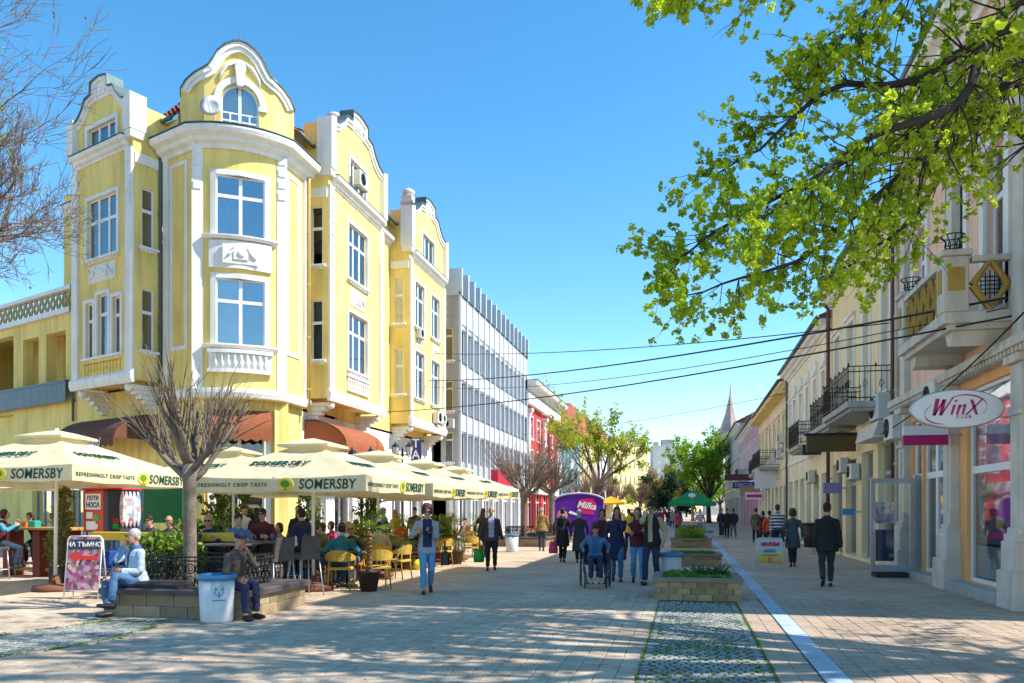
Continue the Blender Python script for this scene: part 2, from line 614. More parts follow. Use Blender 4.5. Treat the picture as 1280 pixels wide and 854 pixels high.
cells_w, cells_b = [], []
ny = round((NY1 - NY0) / 0.1)
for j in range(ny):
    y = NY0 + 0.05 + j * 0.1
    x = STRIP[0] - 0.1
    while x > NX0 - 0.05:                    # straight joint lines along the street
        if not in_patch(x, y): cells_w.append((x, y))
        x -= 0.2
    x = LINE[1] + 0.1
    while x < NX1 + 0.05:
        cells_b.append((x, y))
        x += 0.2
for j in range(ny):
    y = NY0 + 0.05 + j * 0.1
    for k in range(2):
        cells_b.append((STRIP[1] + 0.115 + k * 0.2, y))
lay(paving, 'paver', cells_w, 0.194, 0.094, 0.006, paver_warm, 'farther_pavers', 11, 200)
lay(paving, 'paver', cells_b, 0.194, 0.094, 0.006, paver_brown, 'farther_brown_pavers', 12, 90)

strip = MB().box(STRIP[0], STRIP[1], NY0, 14.45, -0.02, -0.004).build('cobble_path', moss)
tag(strip, 'strip of grey cobbles with grass in the joints before the planters', 'cobbles', kind='structure')
sc = []
for j in range(int((14.4 - NY0) / 0.108)):
    y = NY0 + 0.06 + j * 0.108
    off = (0.03 if j % 2 else -0.03) + rng.uniform(-0.02, 0.02)
    for i in range(12):
        sc.append((STRIP[0] + 0.056 + i * 0.1085 + off * (1 if 0 < i < 11 else 0.3) + rng.uniform(-.01, .01), y + rng.uniform(-.008, .008), rng.uniform(-.08, .08)))
lay(strip, 'sett', sc, 0.103, 0.102, 0.016, sett_grey, 'farther_setts', 21, 250, 0.004)

patch = MB()
patch.prism_z([(p.x, p.y) for p in PATCH][::-1], -0.02, -0.0045)
patch = patch.build('cobble_patch', moss)
tag(patch, 'curved patch of grey cobbles leading past the tree bench', 'cobbles', kind='structure')
pc = []
x = -13.5
while x < -6:
    y = 7.0
    while y < 12:
        if in_patch(x, y): pc.append((x + rng.uniform(-.01, .01), y + rng.uniform(-.01, .01), 0.35 + rng.uniform(-.1, .1)))
        y += 0.108
    x += 0.108
lay(patch, 'sett', pc, 0.102, 0.101, 0.016, sett_grey, 'farther_setts', 22, 120, 0.004)

line = MB().box(LINE[0], LINE[1], NY0, 90, -0.03, -0.008).build('drain_path', joint_sand)
tag(line, 'pale bluish stone channel line running down the pavement', 'stone line', kind='structure')
sm = [piece_mesh('slab', LINE[1] - LINE[0] - 0.012, 0.49, 0.03, 0.005, slab_stone, 40 + k) for k in range(4)]
y = NY0 + 0.25
k = 0
while y < 60:
    o = link('slab', sm[k % 4], line)
    o.location = ((LINE[0] + LINE[1]) / 2, y, 0.005)
    y += 0.5
    k += 1

# inspection covers set into the pavement by the shop
for (px, py, w, d) in ((1238, 729, 0.95, 0.6), (1262, 747, 1.1, 0.55)):
    c = G(px, py)
    o = MB().bbox(-w / 2, w / 2, -d / 2, d / 2, -0.02, 0.008, 0.006).build('access_cover', concrete)
    o.location = c
    tag(o, 'flat concrete access cover ' + ('close to the peach shop pilaster' if py < 740 else 'set farther out before the peach shop'), 'access cover', 'access covers by the shop')

# grass in the joints of the two cobbled areas
def blades(name, pts, h, m, parent=None, n=5, spread=0.03):
    mb = MB()
    r = random.Random(len(pts))
    for p in pts:
        for _ in range(n):
            a = r.uniform(0, 6.28)
            q = Vector((p[0] + r.gauss(0, spread), p[1] + r.gauss(0, spread), p[2] if len(p) > 2 else 0))
            dx, dy = math.cos(a) * 0.006, math.sin(a) * 0.006
            hh = h * r.uniform(0.5, 1.2)
            t = q + Vector((r.gauss(0, .3) * hh, r.gauss(0, .3) * hh, hh))
            mb.add([q + Vector((-dx, -dy, 0)), q + Vector((dx, dy, 0)), t], [(0, 1, 2)])
    return mb.build(name, m, parent)
grass_m = mat('joint_grass', (0.16, 0.26, 0.035), 0.8, 0.35, 6, trans=0.25)
gp = []
for _ in range(1500):
    x, y = rng.uniform(STRIP[0], STRIP[1]), rng.uniform(7.0, 14.4)
    if noise.noise(Vector((x * 1.6, y * 1.1, 3.0))) > 0.12:
        gx = x
        gp.append((gx, y, -0.004))
for _ in range(120):
    gp.append((STRIP[1] + rng.gauss(0, .008), rng.uniform(6.8, 14.4), -0.004))
    gp.append((STRIP[0] + rng.gauss(0, .008), rng.uniform(6.8, 14.4), -0.004))
for _ in range(500):
    a = rng.choice(range(len(PATCH)))
    t = rng.random()
    p = PATCH[a].lerp(PATCH[a - 1], t)
    gp.append((p.x + rng.gauss(0, .05), p.y + rng.gauss(0, .05), -0.004))
g = blades('grass', gp, 0.022, grass_m, None, 6, 0.014)
lit = MB()
for _ in range(420):                             # bits of leaf and paper on the pavement
    x, y = rng.uniform(-10, 5), rng.uniform(6.6, 20)
    a = rng.uniform(0, 6.28); s_ = rng.uniform(0.008, 0.022)
    ca, sa = math.cos(a) * s_, math.sin(a) * s_
    lit.cur = rng.choice((0, 0, 0, 1))
    lit.add([(x - ca, y - sa, 0.004), (x + sa * 0.5, y - ca * 0.5, 0.01), (x + ca, y + sa, 0.005), (x - sa * 0.5, y + ca * 0.5, 0.009)], [(0, 1, 2, 3)])
lo = lit.build('litter', [mat('dry_leaf', (0.16, 0.10, 0.04), 0.9), mat('paper_scrap', (0.6, 0.58, 0.54), 0.9)])
tag(lo, 'dry leaves and scraps scattered over the pavement', 'litter', kind='stuff')
tag(g, 'tufts of grass growing in the cobble joints', 'grass', kind='stuff')
# ------------------------------------------------------------------ facade pieces shared by all buildings
WIN_CACHE = {}
def window(parent, F, x0, x1, z0, z1, inset=0.14, cols=2, transom=0.68, cols_top=None, fm=None, curtain=None, sill=True,
           name='window', t=0.055, gm=None, sill_m=None, room=True):
    """a window in the opening x0..x1, z0..z1 of wall frame F: frame bars, one pane per light, optional curtain and sill"""
    fm = fm or white_frame
    gm = gm or glass
    w, h = x1 - x0, z1 - z0
    key = (round(w, 3), round(h, 3), cols, transom, cols_top, fm.name, t, room)
    rects = []
    zt = h * transom if transom else h
    ct = cols_top or cols
    for (c, za, zb) in ([(cols, 0, zt)] + ([(ct, zt, h)] if transom else [])):
        for i in range(c):
            rects.append((w * i / c, w * (i + 1) / c, za, zb))
    if key not in WIN_CACHE:
        mb = MB()
        for a, b, c, d in rects:
            for bx in ((a, b, c, c + t), (a, b, d - t, d), (a, a + t, c + t, d - t), (b - t, b, c + t, d - t)):
                mb.box(bx[0] + (0.0008 if bx[0] > 0 else 0), bx[1], -0.03, 0.035, bx[2] + (0.0008 if bx[2] > 0 else 0), bx[3])
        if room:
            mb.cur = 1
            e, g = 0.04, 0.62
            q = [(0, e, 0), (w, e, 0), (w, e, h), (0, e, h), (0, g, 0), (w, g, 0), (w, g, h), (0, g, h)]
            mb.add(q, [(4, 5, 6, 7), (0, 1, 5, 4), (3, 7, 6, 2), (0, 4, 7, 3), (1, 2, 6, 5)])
        panes = []
        for a, b, c, d in rects:
            p = MB().box(a + t, b - t, -0.004, 0.004, c + t, d - t)
            panes.append(p.mesh('pane', gm))
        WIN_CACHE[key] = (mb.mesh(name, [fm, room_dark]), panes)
    me, panes = WIN_CACHE[key]
    o = link(name, me, parent, F @ Matrix.Translation((x0, inset, z0)))
    for p in panes:
        q = link('pane', p, o)
    if curtain:
        cm, a, b, za, zb = curtain
        ck = ('curtain', cm.name, round(w, 2), round(h, 2), a, b, za, zb)
        if ck not in WIN_CACHE:
            mb = MB()
            n = 16
            rows = []
            for z in (h * za + 0.03, h * zb - 0.03):
                rows.append([(w * (a + (b - a) * i / n), 0.12 + 0.025 * math.sin(i * 2.1), z) for i in range(n + 1)])
            mb.add(rows[0] + rows[1], [(i, i + 1, n + 2 + i, n + 1 + i) for i in range(n)], True)
            WIN_CACHE[ck] = mb.mesh('curtain', cm)
        link('curtain', WIN_CACHE[ck], o)
    if sill:
        sk = ('sill', round(w, 2), round(inset, 2), (sill_m or white_trim).name)
        if sk not in WIN_CACHE:
            mb = MB().bbox(-0.13, w + 0.13, -inset - 0.14, -0.03, -0.09, -0.002, 0.012)
            mb.box(-0.06, w + 0.06, -inset - 0.07, -inset + 0.02, -0.17, -0.091)
            nn = max(3, int(w / 0.16))
            for i in range(nn):
                xx = w * (i + 0.5) / nn
                mb.box(xx - 0.03, xx + 0.03, -inset - 0.11, -inset - 0.071, -0.16, -0.092)
            WIN_CACHE[sk] = mb.mesh('sill', sill_m or white_trim)
        link('sill', WIN_CACHE[sk], o)
    return o

def surround(parent, F, x0, x1, z0, z1, w=0.13, m=None, key=0.0, proud=0.05, warp=None):
    mb = MB(F, warp)
    mb.box(x0 - w, x0 + 0.004, -proud, 0.02, z0, z1 + w)
    mb.box(x1 - 0.004, x1 + w, -proud, 0.02, z0, z1 + w)
    mb.box(x0 + 0.006, x1 - 0.006, -proud - 0.004, 0.02, z1 - 0.004, z1 + w)
    if key:
        mb.box(x0 - w - 0.05, x1 + w + 0.05, -proud - 0.08, 0.0, z1 + w + 0.002, z1 + w + 0.09)
    return mb.build('window_surround', m or white_trim, parent)

def ac_unit(parent, F, x, z, s=1.0, name='air_conditioner'):
    """outdoor air-conditioning unit hung on the wall of its building"""
    if 'ac' not in WIN_CACHE:
        a = MB().bbox(-0.42, 0.42, -0.36, -0.06, 0, 0.58, 0.02)
        a.cur = 1
        a.box(-0.36, -0.32, -0.06, 0.0, -0.05, 0.0); a.box(0.32, 0.36, -0.06, 0.0, -0.05, 0.0)
        a.box(-0.37, -0.33, -0.34, 0.0, -0.05, -0.001); a.box(0.33, 0.37, -0.34, 0.0, -0.05, -0.001)
        g = MB()
        T = Matrix.Translation((-0.12, -0.361, 0.29)) @ Matrix.Rotation(R(90), 4, 'X')
        g.lathe([(0.235, 0), (0.235, 0.012), (0.2, 0.02), (0.05, 0.022), (0.001, 0.022)], n=24, T=T)
        r = MB()
        for k in range(8):
            T2 = T @ Matrix.Rotation(k * math.pi / 8, 4, 'Z')
            r.box(-0.23, 0.23, -0.005, 0.005, 0.023, 0.03, T2)
        WIN_CACHE['ac'] = (a.mesh('air_conditioner', [ac_white, steel]), g.mesh('fan_grille', iron), r.mesh('fan_guard', iron))
    a, g, r = WIN_CACHE['ac']
    o = link(name, a, parent, F @ Matrix.Translation((x, 0, z)) @ Matrix.Scale(s, 4))
    link('fan_grille', g, o)
    link('fan_guard', r, o)
    return o

def pipe(parent, F, x, z0, z1, m=None, r=0.055, y=-0.1, hook=0.0):
    mb = MB(F)
    pts = [(x, y, z0), (x, y, z1 - 0.4)]
    if hook:
        pts += [(x, y, z1 - 0.25), (x + hook * 0.5, y - 0.12, z1 - 0.05), (x + hook, y - 0.25, z1)]
    else:
        pts += [(x, y, z1)]
    mb.tube(pts, r, 8)
    z = z0 + 0.8
    while z < z1 - 0.5:
        mb.lathe([(r + 0.015, -0.03), (r + 0.015, 0.03)], (x, y, z), 8, False)
        mb.box(x - 0.015, x + 0.015, y + r, 0.0, z - 0.015, z + 0.015)
        z += 1.9
    return mb.build('downpipe', m or zinc, parent)

def corrugated_roof(parent, F, x0, x1, y0, z0, y1, z1, m=None, pitch=0.24, name='roof'):
    """tiled slope from the eave (y0, z0) to the ridge (y1, z1), with tile ribs and stepped courses"""
    mb = MB(F)
    n = max(2, int((x1 - x0) / pitch))
    courses = 12
    for j in range(courses):
        ya, yb = y0 + (y1 - y0) * j / courses, y0 + (y1 - y0) * (j + 1) / courses
        za, zb = z0 + (z1 - z0) * j / courses, z0 + (z1 - z0) * (j + 1) / courses
        vs, fs = [], []
        for i in range(n * 4 + 1):
            x = x0 + (x1 - x0) * i / (n * 4)
            d = 0.045 * abs(math.sin(math.pi * i / 4))
            vs += [(x, ya, za + 0.04 + d), (x, yb, zb + d)]
        for i in range(n * 4):
            fs.append((2 * i, 2 * i + 2, 2 * i + 3, 2 * i + 1))
        mb.add(vs, fs, True)
    mb.add([(x0, y0, z0), (x1, y0, z0), (x1, y1, z1), (x0, y1, z1)], [(0, 3, 2, 1)])
    o = mb.build(name, m or roof_red, parent)
    g = MB(F)
    g.tube([(x0, y0 - 0.07, z0 - 0.03), (x1, y0 - 0.07, z0 - 0.03)], 0.075, 8)
    g.build('gutter', zinc, o)
    return o

CORN = [(0, 0), (0.06, 0.0), (0.08, 0.1), (0.2, 0.16), (0.22, 0.26), (0.36, 0.32), (0.4, 0.42), (0.4, 0.48), (0, 0.5)]
def prof(sc=1.0, z=0.0, p=CORN, so=None):
    return [(o * (so or sc), z + h * sc) for o, h in p]

def straight_cornice(parent, F, x0, x1, z, sc=1.0, m=None, dent=True, so=None, flash=True, name='cornice'):
    mb = MB(F)
    pr = [(-o, h) for o, h in prof(sc, z, so=so)]
    mb.rings([[(x, y, h) for y, h in pr] for x in (x0, x1)], True, False)
    if dent:
        n = int((x1 - x0) / 0.22)
        for i in range(n):
            x = x0 + (x1 - x0) * (i + 0.5) / n
            mb.box(x - 0.05, x + 0.05, -0.17 * (so or sc), -0.02, z + 0.11 * sc, z + 0.155 * sc)
    if flash:
        mb.cur = 1
        mb.box(x0 - 0.01, x1 + 0.01, -0.42 * (so or sc), 0.0, z + 0.501 * sc, z + 0.501 * sc + 0.03)
    return mb.build(name, [m or white_trim, zinc], parent)

def outline_band(parent, F, pts, w, y0, y1, m, name='gable_moulding', cap=None):
    """moulding that follows an outline [(x, z)] on its inner (lower) side"""
    mb = MB(F)
    P = [Vector((x, 0, z)) for x, z in pts]
    rr = []
    for i in range(len(P)):
        a = (P[i] - P[i - 1]) if i else (P[1] - P[0])
        b = (P[i + 1] - P[i]) if i < len(P) - 1 else a
        a, b = a.normalized(), b.normalized()
        na, nb = Vector((a.z, 0, -a.x)), Vector((b.z, 0, -b.x))
        n = (na + nb)
        n = n / max(0.45, n.dot(na))
        rr.append((P[i], n))
    mb.rings([[p + Vector((0, y0, 0)), p + n * w * 0.5 + Vector((0, y0, 0)), p + n * w * 0.55 + Vector((0, y0 + 0.06, 0)),
               p + n * w + Vector((0, y0 + 0.06, 0)), p + n * w + Vector((0, y1, 0)), p + Vector((0, y1, 0))] for p, n in rr], True, False)
    if cap:
        mb.cur = 1
        mb.rings([[p - n * 0.002 + Vector((0, y0 - 0.05, 0)), p - n * 0.05 + Vector((0, y0 - 0.05, 0)),
                   p - n * 0.05 + Vector((0, y1 + 0.05, 0)), p - n * 0.002 + Vector((0, y1 + 0.05, 0))] for p, n in rr], True, False)
    return mb.build(name, [m, cap or m], parent)

def relief(parent, F, x, z, w, h, m=None, seed=0):
    """moulded cartouche with swags on a panel"""
    mb = MB(F)
    mb.box(x - w / 2, x + w / 2, -0.03, 0.02, z - h / 2, z + h / 2)
    mb.box(x - w * 0.2, x + w * 0.2, -0.07, -0.031, z - h * 0.28, z + h * 0.3)
    mb.ell((x, -0.08, z + h * 0.02), (w * 0.11, 0.045, h * 0.2), 10, 6)
    for s in (-1, 1):
        mb.tube([(x + s * w * 0.2, -0.05, z + h * 0.25), (x + s * w * 0.3, -0.06, z), (x + s * w * 0.42, -0.05, z - h * 0.22)], [0.03, 0.05, 0.025], 6)
        mb.ell((x + s * w * 0.2, -0.07, z + h * 0.3), (0.05, 0.03, 0.05), 8, 5)
    return mb.build('relief_panel', m or white_trim, parent)

def balustrade_relief(parent, F, x0, x1, z0, z1, m=None, back=None, y=-0.06):
    mb = MB(F)
    mb.bbox(x0, x1, y - 0.05, 0.02, z1 - 0.1, z1, 0.01)
    mb.box(x0, x1, y - 0.04, 0.02, z0, z0 + 0.09)
    n = max(3, int((x1 - x0) / 0.2))
    h = z1 - z0 - 0.19
    for i in range(n):
        x = x0 + (x1 - x0) * (i + 0.5) / n
        mb.lathe([(0.035, 0), (0.035, 0.04), (0.075, h * 0.3), (0.03, h * 0.55), (0.07, h * 0.78), (0.035, h)], (x, y + 0.03, z0 + 0.09), 8)
    return mb.build('balustrade', m or white_trim, parent)

# ------------------------------------------------------------------ the yellow corner building
RX, RY = -14.0, 25.0
YB = thing('corner_building', 'ornate yellow corner house with white trim, curved gables and three bays', 'building', (RX, RY, 0))
def fr(x, y, ang): return frame(x - RX, y - RY, ang)
AB = math.atan2(-0.368, 0.93)            # heading of the side-street front
dB = Vector((-0.93, 0.368, 0)); nB = Vector((-0.368, -0.93, 0))
TT = Vector((0.827, 0.562, 0))
TC = Vector((-14.7, 24.4, 0))
FLp, FRp = TC - TT * 1.35, TC + TT * 1.35
FT = fr(TC.x, TC.y, math.atan2(TT.y, TT.x))
SAG = 0.38
bow = lambda p: (p[0], p[1] - SAG * max(0.0, 1 - (p[0] / 1.35) ** 2), p[2])

# solid core behind the fronts
core = MB()
core.prism_z([(x - RX, y - RY) for x, y in ((-14.9, 26.3), (-14.9, 43.0), (-24.5, 43.0), (-29.0, 33.0), (-25.0, 28.2), (-17.6, 25.3), (-15.6, 25.0))], 0, 14.5)
core.build('inner_block', yellow, YB)

F1 = (7.15, 9.45); F2 = (10.75, 12.95)
# --- tower, curved front
hw = 0.78
tw = MB(FT, bow)
tw.wall(-1.35, 1.35, 5.3, 14.0, [(-hw, hw, 7.1, 9.3), (-hw, hw, 10.72, 12.72)], 0.2, 0.15)
tw.build('tower_wall', yellow, YB)
for (a, b, cu) in ((7.1, 9.3, (curtain_white, 0.0, 0.55, 0, 1)), (10.72, 12.72, (blind_blue, 0.0, 0.5, 0, 0.66))):
    window(YB, FT, -hw, hw, a, b, inset=-SAG + 0.16, cols=2, transom=0.66, curtain=cu, sill=False)
    s = MB(FT, bow)
    for (x0, x1, c, d, y0) in ((-hw - 0.17, -hw + 0.004, a - 0.02, b + 0.16, -0.05), (hw - 0.004, hw + 0.17, a - 0.02, b + 0.16, -0.05), (-hw + 0.006, 0, b - 0.004, b + 0.16, -0.054), (0.0005, hw - 0.006, b - 0.004, b + 0.16, -0.054)):
        s.box(x0, x1, y0, 0.03, c, d)
    s.build('window_surround', white_trim, YB)
    s = MB()
    path = [(-1.15 + 2.3 * i / 12, 0) for i in range(13)]
    pp = [FT @ Vector(bow((x, 0, 0))) for x, _ in path]
    s.sweep([(p.x, p.y) for p in pp], [(0, a - 0.16), (0.12, a - 0.14), (0.2, a - 0.06), (0.2, a - 0.021), (0, a - 0.0205)])
    s.build('sill', white_trim, YB)
def bowed(x, z, y=0.0): return Vector(bow((x, y, z)))
# white apron panels below the tower windows
for (z0, z1, op) in ((9.62, 10.52, False), (6.2, 6.9, True)):
    s = MB(FT, bow)
    n = 10
    for i in range(n):
        xa, xb = -1.0 + 2.0 * i / n, -1.0 + 2.0 * (i + 1) / n
        s.box(xa + (0.0005 if i else 0), xb, -0.1, 0.02, z0, z1)
    if op:
        for i in range(9):
            x = -0.8 + 0.2 * i
            s.lathe([(0.03, 0), (0.065, 0.16), (0.03, 0.3), (0.06, 0.42), (0.03, 0.5)], (x, -0.12, z0 + 0.1), 8)
        for i in range(n):
            xa, xb = -1.05 + 2.1 * i / n, -1.05 + 2.1 * (i + 1) / n
            s.box(xa + (0.0005 if i else 0), xb, -0.2, -0.101, z1 - 0.1, z1 + 0.02)
            s.box(xa + (0.0005 if i else 0), xb, -0.18, -0.101, z0 - 0.04, z0 + 0.08)
    s.build('apron_panel', white_trim, YB)
relief(YB, FT @ Matrix.Translation((0, -SAG - 0.09, 0)), 0, 10.07, 1.15, 0.62)
# pilasters on both edges of the curve
for s_ in (-1, 1):
    p = MB(FT)
    p.box(s_ * 1.35 - 0.17, s_ * 1.35 + 0.17, -0.12, 0.1, 5.6, 14.0)
    for zz in (12.2, 12.6, 13.0, 13.4):
        p.box(s_ * 1.35 - 0.12, s_ * 1.35 + 0.12, -0.15, -0.121, zz, zz + 0.25)
    p.build('pilaster', white_trim, YB)
# flanks with framed panels
FBf = fr(FLp.x + dB.x * 1.8, FLp.y + dB.y * 1.8, AB)       # x from 0 to 1.8 towards the tower front
FAf = fr(FRp.x, FRp.y, R(90))
for F in (FBf, FAf):
    MB(F).wall(0, 1.8, 5.3, 14.0).build('flank_wall', yellow, YB)
    s = MB(F)
    for (a, b, c, d) in ((0.32, 1.3, 7.0, 7.14), (0.32, 1.3, 13.2, 13.34), (0.32, 0.46, 7.142, 13.198), (1.16, 1.3, 7.142, 13.198)):
        s.box(a, b, -0.04, 0.01, c, d)
    s.build('wall_panel_frame', white_trim, YB)
    MB(F).box(0.465, 1.155, -0.012, 0.01, 7.145, 13.195).build('wall_panel', yellow_deep, YB)
    s = MB(F)
    x0 = 0.0 if F is FBf else 1.55
    s.box(x0, x0 + 0.25, -0.09, 0.02, 5.6, 14.0)
    s.build('pilaster', white_trim, YB)
# big cornice of the tower, continuous over flanks and curve
plan = [FBf @ Vector((-0.1, 0, 0)), FBf @ Vector((1.8, 0, 0))] + [FT @ Vector(bow((-1.35 + 2.7 * i / 14, 0, 0))) for i in range(1, 14)] + [FAf @ Vector((0, 0, 0)), FAf @ Vector((1.9, 0, 0))]
plan = [(p.x, p.y) for p in plan]
c = MB()
c.sweep(plan, prof(1.25, 13.55, so=1.35))
c.cur = 1
c.sweep(plan, [(-0.3, 14.18), (0.57, 14.18), (0.57, 14.21), (-0.3, 14.24)])
c.cur = 0
c.build('tower_cornice', [white_trim, zinc], YB)
c = MB()
c.sweep(plan, [(0, 5.35), (0.1, 5.35), (0.16, 5.5), (0.16, 5.62), (0, 5.66)])
c.build('string_course', white_trim, YB)
# ground floor of the tower
FTg = FT @ Matrix.Translation((0, 0.25, 0))
g = MB(FTg)
g.wall(-1.6, 1.6, 0, 5.4, [(-0.8, 0.8, 0.15, 4.4)], 0.3)
g.build('ground_floor_wall', yellow, YB)
for F in (FBf, FAf):
    MB(F @ Matrix.Translation((0, 0.2, 0))).wall(-0.1, 1.9, 0, 5.4).build('ground_floor_wall', yellow, YB)
window(YB, FTg, -0.8, 0.8, 0.15, 4.4, inset=0.2, cols=2, transom=0.6, sill=False, gm=glass_dark, name='shop_window')
surround(YB, FTg, -0.8, 0.8, 0.15, 4.4, 0.22)
# --- attic storey of the tower with its curved gable
def fold(p):
    x = p[0]
    return (x, p[1] - SAG * 0.55 * max(0.0, 1 - (x / 1.35) ** 2) + max(0.0, abs(x) - 1.15) * 0.75, p[2])
gl = [(-1.85, 15.75), (-1.7, 16.0), (-1.45, 16.2), (-1.2, 16.28), (-1.0, 16.4), (-0.86, 16.62), (-0.72, 16.9), (-0.48, 17.15), (-0.2, 17.3)]
gl = gl + [(0, 17.34)] + [(-x, z) for x, z in gl[::-1]]
def topz(x):
    for (a, b), (c2, d) in zip(gl, gl[1:]):
        if a <= x <= c2: return b + (d - b) * (x - a) / (c2 - a)
    return 15.75
aw = MB(FT @ Matrix.Translation((0, 0.25, 0)), fold)
xs = [-1.85 + 3.7 * i / 36 for i in range(37)]
R0 = 0.62
def arch_top(x): return 15.35 + math.sqrt(max(0.0, R0 * R0 - x * x)) if abs(x) < R0 else None
for a, b in zip(xs, xs[1:]):
    xm = (a + b) / 2
    if abs(xm) < R0:
        za, zb = arch_top(max(-R0, min(R0, a))) or 15.35, arch_top(max(-R0, min(R0, b))) or 15.35
        aw.add([(a, 0, za), (b, 0, zb), (b, 0, topz(b)), (a, 0, topz(a))], [(0, 1, 2, 3)])
        aw.add([(a, 0, za), (a, 0.25, za), (b, 0.25, zb), (b, 0, zb)], [(0, 1, 2, 3)])
        aw.add([(a, 0, 14.1), (b, 0, 14.1), (b, 0, 14.42), (a, 0, 14.42)], [(0, 1, 2, 3)])
    else:
        aw.add([(a, 0, 14.1), (b, 0, 14.1), (b, 0, topz(b)), (a, 0, topz(a))], [(0, 1, 2, 3)])
    aw.add([(a, 0.4, 14.1), (b, 0.4, 14.1), (b, 0.4, topz(b)), (a, 0.4, topz(a))], [(0, 3, 2, 1)])
    aw.add([(a, 0, topz(a)), (b, 0, topz(b)), (b, 0.4, topz(b)), (a, 0.4, topz(a))], [(0, 1, 2, 3)])
for sx in (-R0, R0):
    aw.box(sx - 0.01, sx + 0.01, 0, 0.25, 14.42, 15.35)
aw.build('attic_gable', yellow, YB)
FTa = FT @ Matrix.Translation((0, 0.25, 0))
ob = outline_band(YB, FTa, gl, 0.3, -0.16, 0.44, white_trim, 'gable_moulding', zinc)
for v in ob.data.vertices:                # bend the moulding with the gable
    q = FTa.inverted() @ v.co
    v.co = FTa @ Vector(fold(q))
aside = MB(FTa)
for s_ in (-1, 1):
    aside.add([fold((s_ * 1.85, 0.2, 14.1)), (s_ * 2.0, 3.2, 14.1), (s_ * 2.0, 3.2, 16.0), fold((s_ * 1.85, 0.2, 15.7))], [(0, 1, 2, 3)])
aside.add([fold((-1.85, 0.3, 15.7)), fold((1.85, 0.3, 15.7)), (0.9, 3.2, 17.3), (-0.9, 3.2, 17.3)], [(0, 1, 2, 3)])
aside.build('attic_side_wall', yellow, YB)
# arched attic window: frame, archivolt, keystone
yb = -SAG * 0.55
n = 14
ar = MB(FTa)
for k in range(n):
    t0, t1 = math.pi * k / n, math.pi * (k + 1) / n
    q = []
    for t in (t0, t1):
        for rr_ in (R0 + 0.02, R0 + 0.22):
            q.append((rr_ * math.cos(t), yb * (1 - (rr_ * math.cos(t) / 1.35) ** 2) - 0.08, 15.35 + rr_ * math.sin(t)))
    q2 = [(x, y + 0.12, z) for x, y, z in q]
    ar.add(q + q2, [(0, 1, 3, 2), (1, 5, 7, 3), (0, 2, 6, 4)])
for s_ in (-1, 1):
    ar.box(s_ * (R0 + 0.12) - 0.14, s_ * (R0 + 0.12) + 0.14, yb - 0.02, yb + 0.14, 15.18, 15.36)
ar.prism([(-0.1, 15.85), (0.1, 15.85), (0.16, 16.5), (-0.16, 16.5)], yb - 0.18, yb + 0.05)
ar.build('archivolt', white_trim, YB)
cart = MB(FTa)
cart.ell((0, yb - 0.06, 16.52), (0.2, 0.07, 0.26), 12, 8)
for s_ in (-1, 1):
    cart.tube([(s_ * 0.12, yb - 0.05, 16.7), (s_ * 0.38, yb - 0.04, 16.55), (s_ * 0.6, yb + 0.0, 16.25), (s_ * 0.66, yb + 0.02, 16.0)], [0.05, 0.07, 0.05, 0.03], 6)
cart.build('cartouche', white_trim, YB)
fw = MB(FTa)
wy = yb + 0.12
arc = [(R0 * math.cos(math.pi * k / 16), 15.35 + R0 * math.sin(math.pi * k / 16)) for k in range(17)]
fw.rings([[(x, wy - 0.03, z), (x * 0.88, wy - 0.03, 15.35 + (z - 15.35) * 0.88), (x * 0.88, wy + 0.03, 15.35 + (z - 15.35) * 0.88), (x, wy + 0.03, z)] for x, z in arc], True, False)
for (a, b, c2, d) in ((-R0, -R0 + 0.07, 14.42, 15.35), (R0 - 0.07, R0, 14.42, 15.35), (-0.05, 0.05, 14.49, 15.9), (-R0 + 0.0701, R0 - 0.0701, 14.42, 14.49)):
    fw.box(a, b, wy - 0.03, wy + 0.03, c2, d)
for s_ in (-1, 1):
    for zz in (14.72, 14.98):
        fw.box(s_ * 0.31 - 0.24, s_ * 0.31 + 0.24, wy - 0.028, wy + 0.028, zz, zz + 0.05)
    fw.box(s_ * 0.31 - 0.025, s_ * 0.31 + 0.025, wy - 0.027, wy + 0.027, 14.49, 14.98)
fwo = fw.build('arched_window', white_frame, YB)
for s_ in (-1, 1):
    pm = MB(FTa)
    pts = [(s_ * 0.04, 14.5), (s_ * 0.57, 14.5)] + [(s_ * 0.57 * math.cos(t), 15.35 + 0.57 * math.sin(t)) for t in [R(4), R(25), R(45), R(65), R(84)]]
    pm.prism(pts if s_ > 0 else pts[::-1], wy - 0.004, wy + 0.004)
    pm.build('pane', glass, fwo)
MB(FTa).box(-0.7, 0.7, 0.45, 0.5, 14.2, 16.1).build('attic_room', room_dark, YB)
fin = MB(FTa)
fin.lathe([(0.14, 0), (0.16, 0.06), (0.09, 0.12), (0.12, 0.2), (0.06, 0.32), (0.015, 0.42), (0.01, 0.62)], (0, 0.1, 17.33), 12)
fin.build('finial', zinc, YB)
dish = MB(FTa @ Matrix.Translation((-0.92, yb - 0.3, 14.95)) @ Matrix.Rotation(R(-20), 4, 'Z') @ Matrix.Rotation(R(78), 4, 'X'))
dish.lathe([(0.001, -0.1), (0.2, -0.07), (0.36, 0.0), (0.38, 0.012), (0.2, -0.05), (0.001, -0.08)], n=20)
dish.tube([(0, -0.36, 0), (0, -0.1, 0.3), (0, 0, 0.34)], 0.012, 5)
dish.tube([(0, 0.0, -0.09), (0, -0.05, -0.3), (0.05, -0.55, -0.32)], 0.025, 6)
dish.build('satellite_dish', ac_white, YB)

